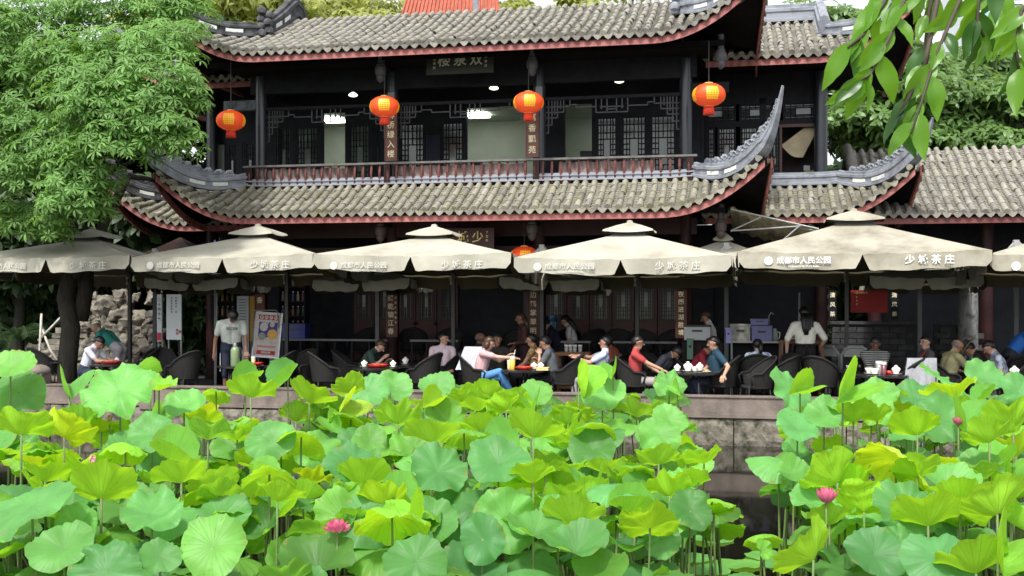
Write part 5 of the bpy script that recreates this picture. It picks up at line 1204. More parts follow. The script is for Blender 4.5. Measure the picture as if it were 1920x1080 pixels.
lantern(983,481,27.3,.36,'red lantern peeping over the umbrellas near the centre',hz=1.1)
# plaques and couplet boards
PLQ=mat('olive black plaque',(.028,.030,.022),.5,var=.3,scale=4); BRN=mat('brown couplet lacquer',srgb(112,70,58),.5,var=.25,scale=3); BRN2=mat('red brown couplet lacquer',srgb(96,48,36),.5,var=.25,scale=3)
def board(name,lab,px,py0,py1,b,wpx,chars,size,m_,vertical=True,tm=CREAMTXT,lean_=0,sidechars=None,cat='sign',order=None):
    a=A_at(px,b); z0,z1=Z_at(py1,a,b),Z_at(py0,a,b); w_=wpx*dep(a,b)/FPX; t=thing(name,lab,cat,W(a,b,z0),ROT,None); t.rotation_euler=(lean_,0,ROT)
    mb=MB(); h=z1-z0; mb.box((0,.02,h/2),(w_,.04,h)); part('panel',mb,m_,t)
    fr=MB(); e=.022
    for sx in (-1,1): fr.box((sx*(w_/2-e/2),-.006,h/2),(e,.03,h-.002))
    for zz in (e/2,h-e/2): fr.box((0,-.006,zz),(w_-2*e,.028,e))
    part('frame',fr,m_,t)
    if vertical:
        n=len(chars)
        for i,c in enumerate(chars): letters(c,size,tm,t,(-.1*w_ if sidechars else 0,-.012,h-(i+.5)*h*.97/n))
        if sidechars:
            for i,c in enumerate(sidechars): letters(c,size*.38,tm,t,(w_*.33,-.012,h*.92-i*h*.7/len(sidechars)))
    else:
        n=len(chars)
        for i,c in enumerate(chars): letters(c,size,tm,t,((i-(n-1)/2)*w_*.24,-.012,h*.55))
    return t
tq=board('name_plaque','dark plaque with three pale characters under the main eaves',862,92,138,27.0,130,'楼泉双',.34,PLQ,False,mat('pale plaque letters',srgb(200,200,186),.5),lean_=-.12)
for sx in (-1,1):
    for i,c in enumerate('書法題記' if sx<0 else '甲子春日'): letters(c,.075,MATS['pale plaque letters'],tq,(sx*.66,-.012,.5-i*.11))
board('couplet_board','brown couplet board behind the left centre lantern',733,190,302,27.72,24,'映林桥绿入楼',.20,BRN)
board('couplet_board','brown couplet board behind the right centre lantern',998,190,295,27.72,25,'春庭香飘苑',.20,BRN)
tq=board('name_plaque','dark red plaque partly hidden behind an umbrella top',868,428,468,27.2,120,'茶城少',.30,mat('dark red plaque',(.04,.008,.008),.5),False,GOLD)
for i,c in enumerate('丁丑年'): letters(c,.07,GOLD,tq,(.62,-.012,.42-i*.1))
board('couplet_board','red brown couplet board beside the red snack table post',735,552,632,27.72,22,'绪乾锦江春',.17,BRN2,sidechars='己丑年初夏书')
board('couplet_board','red brown couplet board behind the centre right post',1000,545,632,27.72,22,'边鹤掌翠明',.17,BRN2)
board('couplet_board','red brown couplet board above the red shirted woman',1277,545,634,27.72,21,'夜阑进湖胜境',.145,BRN2)
board('couplet_board','red brown board beside the yellow shop sign',487,552,600,27.72,20,'香品',.17,BRN2)
# ================================================================== tea furniture
WICK=mat('black wicker',(.010,.0095,.0095),.5,col2=(.022,.021,.020),scale=60,bump=.9,bscale=110,spec=.35,detail=2)
TBLK=mat('black table lacquer',(.016,.015,.015),.22,spec=.6); CHROME=mat('worn aluminium tube',srgb(120,120,120),.35,metal=.6)
PORC=mat('white porcelain',srgb(228,226,218),.25,spec=.5); SAUC=PORC
REDP=mat('red plastic dish',(.62,.03,.02),.35,spec=.5,var=.2,scale=30); JUICE=mat('orange juice',(.75,.42,.04),.2,spec=.6)
def chair_proto():
    t=bpy.data.objects.new('wicker_armchair',None); COL.objects.link(t)
    mb=MB(); mb.lathe([(.02,.37),(.25,.36),(.27,.385),(.25,.415),(.02,.425)],18,sx=1.0,sy=1.0); part('seat',mb,WICK,t,smooth=True)
    # wrap-around woven back: tall behind, falling to the arms
    def rimz(th): c=math.cos(th); return .60+.22*max(0,-c)**1.0+.02 if c<0 else .60-.03*c
    G=[];N=26; rim=[]
    for i in range(N+1):
        th=math.radians(62)+math.radians(236)*i/N; zr=rimz(th); r0,r1=.265,.315+.02*max(0,-math.cos(th))
        G.append([(math.cos(th)*(r0+(r1-r0)*q),math.sin(th)*(r0+(r1-r0)*q),.40+(zr-.40)*q) for q in (0,.35,.7,1)])
        rim.append((math.cos(th)*r1,math.sin(th)*r1,zr))
    mb=MB(); mb.grid(G); me=mb.mesh('backrest',WICK,True); part('backrest',me,None,t)
    arm=[(rim[0][0]+.02,rim[0][1]+.0,.42),(rim[0][0]+.06,rim[0][1],.55)]; arm2=[(rim[-1][0]+.06,rim[-1][1],.55),(rim[-1][0]+.02,rim[-1][1],.42)]
    mb=MB(); mb.tube(arm+rim+arm2,.019,7); part('arm_rail',mb,WICK,t,smooth=True)
    for sx,sy in ((.19,.19),(.19,-.19),(-.17,.17),(-.17,-.17)):
        mb=MB(); mb.tube([(sx,sy,.39),(sx*1.28,sy*1.28,0)],.017,7); part('leg',mb,WICK,t,smooth=True)
    mb=MB(); mb.tube([(.22*math.cos(q),.22*math.sin(q),.20) for q in [i*math.pi/8 for i in range(16)]],.011,5,close=True); part('stretcher',mb,WICK,t,smooth=True)
    return t
CH=chair_proto(); ch_used=[False]
def chair(px,b,face,label,z=ZT,group='black wicker armchairs'):
    t=CH if not ch_used[0] else copy_tree(CH); ch_used[0]=True
    t.location=W(A_at(px,b),b,z); t.rotation_euler=(0,0,ROT+math.radians(face)); t.scale=(1.22,1.22,1.38); return tag(t,label,'chair',group)
def table_proto():
    t=bpy.data.objects.new('round_tea_table',None); COL.objects.link(t)
    mb=MB(); mb.lathe([(.02,.485),(.455,.485),(.47,.492),(.47,.508),(.455,.515),(.02,.515)],32); part('table_top',mb,TBLK,t,deg=30)
    for i in range(4):
        q=math.pi/4+i*math.pi/2; mb=MB(); mb.tube([(math.cos(q)*.30,math.sin(q)*.30,.485),(math.cos(q)*.36,math.sin(q)*.36,0)],.017,7); part('leg',mb,TBLK,t,smooth=True)
    mb=MB(); mb.tube([(.32*math.cos(q),.32*math.sin(q),.16) for q in [i*math.pi/10 for i in range(20)]],.011,5,close=True); part('stretcher',mb,TBLK,t,smooth=True)
    return t
TB=table_proto(); tb_used=[False]
def table(px,b,label,z=ZT):
    t=TB if not tb_used[0] else copy_tree(TB); tb_used[0]=True
    t.location=W(A_at(px,b),b,z); t.rotation_euler=(0,0,ROT+random.random()); t.scale=(1.14,1.14,1.6); return tag(t,label,'table','round black tea tables')
TOPZ=ZT+.516*1.6
def gaiwan(px,b,label,z=TOPZ,lid=True,s=1.0,group='white tea cups'):
    t=thing('tea_cup',label,'cup',W(A_at(px,b),b,z),0,group); s*=1.2; t.scale=(s,s,s)
    mb=MB(); mb.lathe([(.02,.002),(.045,.004),(.075,.018),(.078,.021),(.045,.010),(.02,.008)],18,cap=False); part('saucer',mb,PORC,t,smooth=True)
    mb=MB(); mb.lathe([(.028,.012),(.032,.02),(.052,.055),(.062,.09),(.059,.09),(.048,.055),(.01,.03)],18,cap=False); part('bowl',mb,PORC,t,smooth=True)
    if lid: mb=MB(); mb.lathe([(.056,.088),(.05,.10),(.028,.115),(.016,.118),(.02,.132),(.014,.136),(.002,.136)],18,cap=False); part('lid',mb,PORC,t,smooth=True)
def dish(px,b,label,z=TOPZ,r=.15):
    r*=1.15; t=thing('snack_dish',label,'dish',W(A_at(px,b),b,z),0,'red snack dishes'); mb=MB(); n=24; prof=[(.55,.0),(.8,.03),(1.0,.075),(.96,.075),(.75,.035),(.05,.02)]
    V=[];F=[]
    for q,zz in prof:
        for i in range(n): rr=r*q*(1+.05*math.sin(i*math.pi*2/n*8)*(zz>.05)); V.append((rr*math.cos(i*2*math.pi/n),rr*math.sin(i*2*math.pi/n),zz))
    for j in range(len(prof)-1):
        for i in range(n): F.append((j*n+i,j*n+(i+1)%n,(j+1)*n+(i+1)%n,(j+1)*n+i))
    mb.add(V,F); part('bowl',mb,REDP,t,smooth=True)
    mb=MB(); rr=random.Random(px)
    for i in range(40): q=rr.random()*6.28; d=r*.7*math.sqrt(rr.random()); mb.box((d*math.cos(q),d*math.sin(q),.05+.02*rr.random()),(.03,.018,.012),rz=rr.random()*3)
    part('snacks',mb,mat('roasted seeds',(.45,.22,.12),.7,var=.6,scale=60),t,kind='stuff')
def thermos(px,b,label,z,col,h=.46,s=1):
    t=thing('thermos_flask',label,'thermos',W(A_at(px,b),b,z),0); t.scale=(s,s,s)
    mb=MB(); mb.lathe([(.085,0),(.092,.02),(.092,.30),(.085,.34),(.055,.385),(.045,.39)],20); part('body',mb,col,t,deg=40)
    mb=MB(); mb.lathe([(.046,.385),(.046,.44),(.03,.46),(.005,.462)],14); part('stopper',mb,CHROME,t,deg=40)
    mb=MB(); mb.tube([(.05,.0,.37),(.115,0,.36),(.125,0,.25),(.095,0,.16)],.010,6); part('handle',mb,METALD,t,smooth=True)
def glass(px,b,label,z=TOPZ,m_=JUICE,h=.17,r=.04,straw=False,group='drinks on the tables'):
    t=thing('drink_glass',label,'glass',W(A_at(px,b),b,z),0,group); t.scale=(1.2,)*3
    mb=MB(); mb.lathe([(r*.8,.0),(r*.85,.01),(r,h*.8),(.002,h*.8)],14,cap=False); part('drink',mb,m_,t,smooth=True)
    mb=MB(); mb.lathe([(r*1.02,h*.78),(r*1.06,h),(r*1.0,h)],14,cap=False); part('rim',mb,mat('clear tumbler',(.55,.55,.52),.1,spec=.6),t,smooth=True)
    if straw: mb=MB(); mb.tube([(0,0,h*.5),(.05,0,h*1.5)],.006,5); part('straw',mb,PORC,t)
NB=23.85
for px,b,l in ((212,24.0,'round table with red snack box in front of the seated man in white'),(452,23.9,'round table with green thermos beside the standing man'),(705,NB,'round table with red dish and two white cups'),
  (985,NB,'round table with juice glass in front of the woman in pink'),(1305,23.75,'round table with tea set between the men in red and teal'),(1652,23.7,'round table with white cups and pink tumbler at right'),(1925,23.7,'round table cut by the right edge with one lidded cup'),
  (770,25.0,'round table behind the red snack table, by the boy'),(1000,25.3,'round table behind the juice table'),(1085,25.2,'round table behind the man in light blue'),(1445,25.2,'round table in front of the girl with ponytail'),(1835,24.9,'round table with wide red bowl at right'),(1560,25.0,'round table left of the striped shirt man'),(118,24.9,'round table with red tray reached by the bending man')):
    table(px,b,l)
# things on the tables
dish(120,24.9,'red tray of snacks under the bending man\'s hand',r=.14); dish(210,23.85,'red tray of snacks in front of the seated man in white',r=.2); dish(185,23.9,'small red and white saucer beside the red tray',r=.06); gaiwan(219,24.1,'white cup on the red tray table',s=.9)
thermos(441,23.75,'tall pale green thermos flask on the table',TOPZ,mat('pale green enamel',(.17,.24,.12),.3,spec=.6),s=1.12)
gaiwan(462,23.9,'white cup beside the thermos',s=.8); dish(478,23.85,'pale plate of food beside the thermos table',r=.16); glass(475,24.0,'paper cup of tea behind the plate',m_=mat('paper cup',(.5,.42,.22),.6))
gaiwan(683,NB,'left of two white cups on the red dish table'); gaiwan(737,NB,'right of two white cups on the red dish table'); dish(709,NB-.05,'large red scalloped dish between two white cups',r=.2)
gaiwan(760,25.0,'white bowl on the table behind the red dish',lid=True,s=1.1)
glass(961,23.75,'tall glass of orange juice with straw',h=.24,r=.05,straw=True); glass(955,23.85,'pale drink glass behind the juice',m_=mat('pale drink',(.6,.5,.25),.3),straw=True); dish(984,23.7,'red scalloped dish in front of the pink shirted woman',r=.16)
gaiwan(1001,23.8,'lidded cup left of the pale box'); gaiwan(1014,23.8,'lidded cup on the pale box side',s=1.0); 
t=thing('cake_box','flat pale yellow box at the table edge','box',W(A_at(1018,23.65),23.65,TOPZ),ROT); mb=MB(); mb.box((0,0,.025),(.26,.18,.05)); part('tray',mb,mat('pale yellow card',srgb(214,190,130),.7),t); mb=MB(); mb.box((0,0,.057),(.27,.19,.012)); part('lid',mb,MATS['pale yellow card'],t)
gaiwan(1270,23.75,'white cup next to the red shirted man\'s hand'); gaiwan(1290,23.7,'white lidded teapot cup in the middle of the tea set',s=1.35); gaiwan(1302,23.75,'small white bowl of the tea set',lid=False); gaiwan(1312,23.95,'lidded cup beside the teal shirted man',s=1.15)
t=thing('snack_plate','plate of pale snacks beside the tea set','plate',W(A_at(1325,23.75),23.75,TOPZ),0); mb=MB(); mb.lathe([(.05,0),(.1,.015),(.098,.018),(.01,.01)],16,cap=False); part('plate',mb,PORC,t); mb=MB()
for i in range(16): q=i*2.4; mb.box((.06*math.cos(q)*(i%4)/3,.06*math.sin(q)*(i%4)/3,.03+.008*(i%3)),(.035,.025,.02),rz=q)
part('snacks',mb,mat('melon slices',(.6,.5,.25),.6,var=.4,scale=40),t,kind='stuff')
gaiwan(1630,23.7,'left of the white cups on the pink tumbler table',lid=False,s=1.2); gaiwan(1640,23.6,'middle white bowl on the pink tumbler table',lid=False,s=1.2); gaiwan(1680,23.65,'lidded white cup on the pink tumbler table',s=1.2); glass(1657,23.65,'tall dark pink tumbler',m_=mat('plum tumbler',(.16,.05,.07),.3),h=.22,r=.045); dish(1667,23.75,'small red dish beside the pink tumbler',r=.08); glass(1648,23.9,'clear water glass behind the white bowls',m_=mat('cloudy water',(.28,.28,.26),.15),h=.22,r=.055)
gaiwan(1902,23.6,'lidded white cup at the right edge',s=1.3); dish(1836,24.85,'wide red bowl in front of the khaki shirted man',r=.17); gaiwan(1815,25.0,'white cup left of the wide red bowl'); thermos(1809,25.1,'slim dark flask on the table with the red bowl',TOPZ,mat('dark flask',(.05,.05,.055),.3),s=.95)
gaiwan(1608,25.0,'lidded white cup on the striped shirt table'); gaiwan(1592,24.95,'white cup left of the striped shirt man',lid=False)
for i,px in enumerate((1062,1070,1078,1088)): glass(px,25.2,('first','second','third','last')[i]+' of four clear glasses on the wooden rack from left',m_=mat('cloudy water',(.28,.28,.26),.15),h=.14,z=ZT+.62*1.85)
t=thing('wooden_stool','small wooden rack stool carrying clear glasses','stool',W(A_at(1075,25.2),25.2,ZT),ROT); t.scale=(1.3,1.3,1.85); WOODL=mat('light worn wood',srgb(128,84,52),.6,var=.4,scale=6,stretch=(1,1,6))
mb=MB(); mb.box((0,0,.6),(.62,.34,.04)); part('seat',mb,WOODL,t)
for sx in (-.26,.26):
    for sy in (-.13,.13): mb=MB(); mb.box((sx,sy,.29),(.045,.045,.58)); part('leg',mb,WOODL,t)
mb=MB(); mb.box((0,-.13,.2),(.5,.03,.045)); mb.box((0,-.13,.42),(.5,.03,.045)); part('stretcher',mb,WOODL,t)
# chairs: px, b, facing (0 = right, 90 = away, 180 = left, -90 = to the viewer)
CHAIRS=[(345,23.8,160,'empty wicker armchair left of the standing man, tipped to the left'),(300,24.6,-60,'wicker armchair behind the seated man in white'),(270,24.9,200,'wicker armchair under the striped banner'),(85,24.6,60,'wicker armchair at the far left behind the stone post'),
 (525,24.3,180,'wicker armchair right of the thermos table'),(612,23.8,30,'empty wicker armchair left of the red dish table'),(560,24.7,-120,'wicker armchair behind the post right of the poster'),(655,24.9,10,'wicker armchair of the diner in dark green'),(795,23.85,165,'empty wicker armchair right of the red dish table'),(832,24.9,200,'wicker armchair of the boy in white'),
 (895,23.9,0,'wicker armchair of the woman in pink'),(1130,23.95,180,'wicker armchair of the man in light blue'),(1188,23.75,5,'wicker armchair of the man in red'),(1350,24.0,180,'wicker armchair of the man in teal'),(1418,23.75,200,'empty wicker armchair by the pond right of the man in teal'),
 (1465,24.4,150,'wicker armchair behind the empty one by the pond'),(1060,24.0,180,'wicker armchair of the drinking man'),(1230,25.0,-30,'wicker armchair of the stooping person in grey'),(1290,25.0,0,'wicker armchair of the woman in dark red'),(1420,24.9,90,'wicker armchair of the girl with ponytail'),
 (1540,24.4,60,'wicker armchair behind the right lotus leaves'),(1640,24.7,-90,'wicker armchair of the striped shirt man'),(1700,24.2,160,'wicker armchair between the striped shirt man and the khaki shirt'),(1740,25.2,200,'wicker armchair of the man with glasses'),(1772,24.6,0,'wicker armchair of the khaki shirted man'),(1855,24.9,180,'wicker armchair of the person in the sun hat'),(1885,24.5,200,'wicker armchair at the far right'),
 (1500,24.8,-60,'wicker armchair left of the waitress'),(930,25.0,-30,'wicker armchair behind the woman in pink')]
for c in CHAIRS: chair(*c)
PZ=ZT+.4
for px,f,l in ((592,-60,'leftmost pale topped armchair on the raised porch'),(680,-110,'armchair on the porch behind the red dish table post'),(775,-70,'armchair on the porch right of the couplet board'),(842,-90,'armchair on the porch behind the boy'),(962,-100,'armchair on the porch left of the walking woman'),(1105,-120,'armchair on the porch right of the two girls'),(1165,-70,'armchair on the porch right of the centre post'),(1212,-60,'armchair on the porch under the red doors'),(1250,-120,'armchair on the porch left of the couplet board at right'),(1060,-100,'armchair on the porch under the two girls')):
    chair(px,28.9,f,l,PZ)
# grey cloth jacket over a chair, plastic chairs
GC=mat('grey cotton cloth',srgb(150,152,156),.9,var=.25,scale=5)
def draped(px,b,z,w_,h,label,m_,name='draped_jacket',rz=0):
    t=thing(name,label,'jacket',W(A_at(px,b),b,z),ROT+rz); mb=MB(); G=[]; n=14
    for j in range(9):
        q=j/8; G.append([((i/n-.5)*w_*(1+.25*q)-.12*q,-.05-.16*q+.05*abs(i/n-.5)+.018*math.sin(i*1.9+q*3)*(q+.3),h*(1-q)) for i in range(n+1)])
    G=[[(x,.1,h*.75) for x,y,zz in G[0]],[(x,.03,h*1.01) for x,y,zz in G[0]]]+G
    mb.grid(G); part('cloth',mb,m_,t,smooth=True); return t
draped(1728,23.95,ZT+.3,.62,.85,'grey jacket draped over a chair back at right',GC,rz=.3); draped(888,24.0,ZT+.8,.4,.5,'white jacket hanging on the pink woman\'s chair',mat('white cotton',srgb(186,186,200),.9,var=.25,scale=5))
WPL=mat('pale grey plastic',srgb(140,142,140),.5)
def plastic_chair(px,b,face,label):
    t=thing('plastic_chair',label,'chair',W(A_at(px,b),b,ZT),ROT+math.radians(face),'plastic chairs'); t.scale=(1.3,1.3,1.45); mb=MB(); mb.box((0,0,.42),(.42,.42,.03)); part('seat',mb,WPL,t)
    mb=MB(); mb.tube([(-.2,-.22,.42),(-.23,-.23,.75),(-.25,-.12,.88),(-.25,.12,.88),(-.23,.23,.75),(-.2,.22,.42)],.03,7); part('back_frame',mb,WPL,t,smooth=True)
    mb=MB(); mb.box((-.245,0,.80),(.025,.38,.14)); part('backrest',mb,WPL,t)
    for sx in (-.17,.17):
        for sy in (-.17,.17): mb=MB(); mb.tube([(sx,sy,.42),(sx*1.15,sy*1.15,0)],.02,6); part('leg',mb,WPL,t)
plastic_chair(1601,26.4,90,'grey plastic chair with open back left of the brick wall'); plastic_chair(1562,26.6,60,'darker plastic chair left of the open backed one')
# ================================================================== people
PEOPLE=[]
def skin_m(k): return mat('skin '+k,{'light':(.58,.36,.27),'mid':(.47,.27,.185),'tan':(.34,.18,.115),'dark':(.20,.10,.065)}[k],.55,var=.12,scale=14,spec=.35)
HAIRM=mat('black hair',(.012,.010,.010),.45,var=.4,scale=60,spec=.5); HAIRB=mat('brown hair',(.07,.035,.018),.45,var=.4,scale=60,spec=.5); HAIRG=mat('grey hair',(.13,.125,.12),.55,var=.5,scale=60)
FEAT=mat('eyes and brows',(.012,.009,.008),.4); LIPS=mat('lips',(.30,.09,.075),.5)
def cloth(name,rgb,col2=None,scale=6): return mat(name,srgb(*rgb),.85,var=.0 if col2 else .22,scale=scale,col2=srgb(*col2) if col2 else None,bump=.3,bscale=11)
def ik(s,h,l1,l2,hint):
    s,h,hint=Vector(s),Vector(h),Vector(hint); d=h-s; L=min(d.length,(l1+l2)*.995); d=d.normalized(); h=s+d*L
    x=(l1*l1-l2*l2+L*L)/(2*L); y=math.sqrt(max(0,l1*l1-x*x)); n=hint-d*hint.dot(d); n=n.normalized() if n.length>1e-5 else Vector((0,0,-1))
    return s+d*x+n*y,h
def capsule_mb(mb,p,q,r0,r1,n=10):
    p,q=Vector(p),Vector(q); d=q-p; L=d.length; d=d/L if L>1e-6 else Vector((0,0,1)); pts=[];rs=[]
    for a in (-90,-60,-30): c=math.radians(a); pts.append(p+d*r0*math.sin(c)); rs.append(max(.002,r0*math.cos(c)))
    for i in range(4): pts.append(p.lerp(q,i/3)); rs.append(r0+(r1-r0)*i/3)
    for a in (30,60,90): c=math.radians(a); pts.append(q+d*r1*math.sin(c)); rs.append(max(.002,r1*math.cos(c)))
    mb.tube(pts,rs,n)
def person(px,b,face,label,pose='sit',lean=8,yaw=0,pitch=0,L=None,R=None,top=None,bottom=None,skin='mid',hair='short',hm=None,z=ZT,s=1.0,side=0,sleeve=.62,shorts=False,shoe=None,legs=None,twist=0,wide=1.0,extra=None,seatz=.40):
    prim=[]                          # (p,q,r0,r1,label) labels: 0 skin 1 top 2 bottom 3 shoe
    add=lambda p,q,r0,r1,l: prim.append((Vector(p),Vector(q),r0,r1,l))
    hz=seatz+.10 if pose=='sit' else .90
    hip=Vector((0,0,hz)); ln,sd=math.radians(lean),math.radians(side)
    up=Vector((math.sin(ln)*math.cos(sd),math.sin(sd),math.cos(ln)*math.cos(sd))).normalized(); lat=Vector((0,1,0)); lat=(lat-up*lat.dot(up)).normalized()
    lat=Matrix.Rotation(math.radians(twist),3,up)@lat; fw=lat.cross(up)
    waist=hip+up*.17; chest=hip+up*.36; neck=hip+up*.50
    w=wide
    for sg in (-1,1):
        add(hip+lat*sg*.07*w,waist+lat*sg*.055*w,.115*w,.105*w,2 if pose!='sit' else 2); add(waist+lat*sg*.055*w+up*-.05,chest+lat*sg*.075*w,.108*w,.112*w,1)
        add(chest+lat*sg*.075*w,neck+lat*sg*.07*w-up*.03-fw*.01,.105*w,.06*w,1)
    add(neck+lat*.15*w-up*.04,neck-lat*.15*w-up*.04,.062,.062,1); add(neck-up*.03,neck+up*.02,.075,.06,1)
    # head
    yw,pt=math.radians(yaw),math.radians(pitch); hf=Matrix.Rotation(yw,3,up)@fw; hlat=up.cross(hf).normalized(); hf=(hf*math.cos(pt)-up*math.sin(pt)).normalized(); hu=hf.cross(hlat).normalized()
    hu=(hu*.75+Vector((0,0,.25))).normalized() if abs(pitch)<5 else hu
    hf=(hf-hu*hf.dot(hu)).normalized(); hlat=hu.cross(hf)
    hc=neck+up*.065+hf*.03+hu*.078
    add(neck-up*.03,hc-hu*.05-hf*.02,.052,.048,0)
    add(hc+hu*.022-hf*.018,hc+hu*.022+hf*.012,.088,.083,0); add(hc-hu*.01+hf*.01,hc-hu*.075+hf*.035,.072,.042,0)
    add(hc+hf*.086-hu*.002,hc+hf*.112-hu*.030,.012,.017,0)
    for sg in (-1,1): add(hc+hlat*sg*.082-hf*.005+hu*.01,hc+hlat*sg*.084-hf*.01-hu*.02,.017,.012,0)
    hands=[]
    for sg,T in ((1,L),(-1,R)):
        sh=neck+lat*sg*.185*w-up*.055
        if T is None: T=(.30,sg*.13,hz+.10) if pose=='sit' else (.05,sg*.24,hz-.10)
        T=Vector(T); el,h=ik(sh,T,.275,.25,Vector((-.35,sg*.55,-.6)))
        m=sh.lerp(el,sleeve) if sleeve<=1 else el
        add(sh,m,.066,.058,1)
        if sleeve<1: add(m,el,.042,.038,0)
        if sleeve>1: mm=el.lerp(h,min(1,sleeve-1)); add(el,mm,.052,.042,1); add(mm,h,.033,.026,0)
        else: add(el,h,.040,.027,0)
        hands.append((h,(h-el).normalized(),sg))
    # legs
    for k,sg in enumerate((1,-1)):
        hp=hip+lat*sg*.09-Vector((0,0,.02))
        if legs: kn,an=Vector(legs[k][0]),Vector(legs[k][1])
        elif pose=='sit': kn=Vector((.41,sg*.12,hz-.01)); an=Vector((.39,sg*.13,.085))
        else: kn=Vector((.03,sg*.10,.48)); an=Vector((-.01,sg*.11,.085))
        add(hp,kn,.088*w,.066,2)
        if shorts: m=kn.lerp(an,.12); add(kn,m,.07,.07,2); add(m,an,.05,.036,0)
        else: add(kn,an,.062,.050,2)
        fd=Vector((1,0,0)) if (an-kn).z<-.2 else Vector((.8,0,-.5)); add(an-Vector((.04,0,.035)),an+fd*.15-Vector((0,0,.045)),.042,.036,3)
    mb=MB()
    for p,q,r0,r1,l in prim: capsule_mb(mb,p,q,r0,r1)
    me=mb.mesh('body_raw',HAIRM); o=bpy.data.objects.new('body_raw',me); COL.objects.link(o)
    md=o.modifiers.new('r','REMESH'); md.mode='VOXEL'; md.voxel_size=.016; ms=o.modifiers.new('s','SMOOTH'); ms.factor=.5; ms.iterations=3
    PEOPLE.append(dict(o=o,prim=prim,px=px,b=b,face=face,label=label,top=top,bottom=bottom,skin=skin,hair=hair,hm=hm or HAIRM,z=z,s=s,hc=hc,hf=hf,hu=hu,hlat=hlat,hands=hands,shoe=shoe,up=up,fw=fw,lat=lat,neck=neck,chest=chest,hip=hip,extra=extra))
T_=cloth
BLACKB=T_('dark trousers',(30,32,40)); NAVY=T_('navy trousers',(34,44,66)); SHOED=mat('dark shoes',(.02,.02,.02),.5); SHOEW=mat('black and white trainers',(.03,.03,.03),.5,col2=(.7,.7,.7),scale=14,lo=.52,hi=.56)
TB_=.60  # hand height on a table
person(160,24.0,0,'person in white T-shirt and dark jeans reaching over a red tray',lean=22,pitch=22,L=(.52,.08,.72),R=(.56,-.02,.70),top=T_('white tee',(204,206,216)),bottom=NAVY,skin='mid')
person(224,24.75,180,'person in green polo and grey trousers bending over a table',pose='stand',lean=47,pitch=10,L=(.62,.10,.66),R=(.70,-.05,.60),top=T_('teal polo',(20,104,92)),bottom=T_('grey trousers',(150,146,152)),skin='tan',hair='bald',s=1.0)
person(434,24.3,-62,'person in grey print T-shirt and dark shorts standing by the thermos',pose='stand',lean=10,pitch=48,yaw=12,L=(.30,.24,.80),R=(.06,-.30,.82),top=T_('sage tee',(172,178,170)),bottom=T_('dark blue shorts',(24,30,52)),skin='dark',shorts=True,s=1.06,wide=1.08,extra='p3')
person(676,25.0,0,'person in dark green top leaning forward at the post',lean=34,pitch=10,L=(.5,.1,.72),R=(.48,-.1,.78),top=T_('dark green top',(40,62,52)),bottom=BLACKB,skin='light',hm=HAIRB)
person(830,25.0,-70,'person in pale pink print T-shirt sitting back and looking aside',lean=-4,yaw=48,top=T_('pale pink tee',(206,184,192)),bottom=BLACKB,skin='mid',extra='p5')
person(898,23.95,0,'person in pink T-shirt and blue jeans reaching across the juice table',lean=14,pitch=5,L=(.50,.16,.88),R=(.72,-.03,.84),top=T_('pink tee',(206,166,166)),bottom=T_('light blue jeans',(84,140,196)),skin='light',hair='bob',hm=HAIRB,legs=[((.42,.12,.49),(.44,.13,.085)),((.40,-.14,.62),(.60,-.08,.28))])
person(930,25.0,-60,'person in dark clothes sitting behind the woman in pink',lean=5,top=T_('dark olive top',(46,44,40)),bottom=BLACKB,skin='tan')
person(893,25.6,0,'bald person half hidden behind the white jacket',lean=5,top=T_('charcoal top',(40,40,44)),bottom=BLACKB,skin='dark',hair='bald')
person(985,26.6,200,'person with long hair in plum cardigan standing near the centre post',pose='stand',lean=6,L=(.24,.10,1.05),R=(.22,-.16,.95),top=T_('plum cardigan',(78,44,44)),bottom=T_('plum skirt',(60,34,38)),skin='tan',hair='long',hm=HAIRB,sleeve=1.7,s=.98)
person(1006,25.0,180,'person in yellow patterned sleeveless top sitting at the rear table',lean=6,L=(.4,.1,.60),R=(.4,-.1,.6),top=T_('yellow print top',(196,160,100),(90,60,60),30),bottom=BLACKB,skin='mid',sleeve=.3)
person(1040,24.15,180,'person in grey shirt holding a cup to the mouth',lean=12,pitch=8,L=(.26,.06,.92),R=(.30,-.04,.80),top=T_('slate shirt',(86,90,94)),bottom=BLACKB,skin='mid')
person(1052,28.8,190,'person in navy top leaning left on the porch',lean=26,pitch=20,top=T_('navy top',(36,34,62)),bottom=BLACKB,skin='light',hair='bun',z=PZ,L=(.42,.1,.72),R=(.4,-.1,.7))
person(1078,28.9,185,'person in white top beside the one in navy on the porch',lean=14,pitch=12,top=T_('white top',(216,214,214)),bottom=BLACKB,skin='light',hair='long',z=PZ)
person(1122,24.0,180,'person in light blue shirt leaning back with raised hands',lean=-14,pitch=4,L=(.34,.10,.86),R=(.38,-.03,.90),top=T_('light blue shirt',(196,204,232)),bottom=T_('grey cotton trousers',(150,150,150)),skin='mid')
person(1148,25.1,160,'person in orange top behind the light blue shirt',lean=6,L=(.3,.2,.62),R=(.2,-.25,.62),top=T_('rust top',(140,68,44)),bottom=BLACKB,skin='tan',hair='short')
person(1190,23.8,0,'person in red polo and glasses resting an arm on the table',lean=2,pitch=2,L=(.42,.15,.62),R=(.62,-.12,.62),top=T_('coral red polo',(170,62,62)),bottom=T_('light grey trousers',(150,144,144)),skin='mid',extra='glasses')
person(1228,24.9,-25,'person in dark grey jacket stooping behind the red polo',lean=38,pitch=30,top=T_('dark grey jacket',(72,74,84)),bottom=BLACKB,skin='mid',sleeve=1.8)
person(1292,24.9,0,'person in dark red shirt with hair bun leaning to the right',lean=30,pitch=14,L=(.45,.1,.62),R=(.5,-.1,.66),top=T_('dark red shirt',(128,24,40)),bottom=BLACKB,skin='tan',hair='bun')
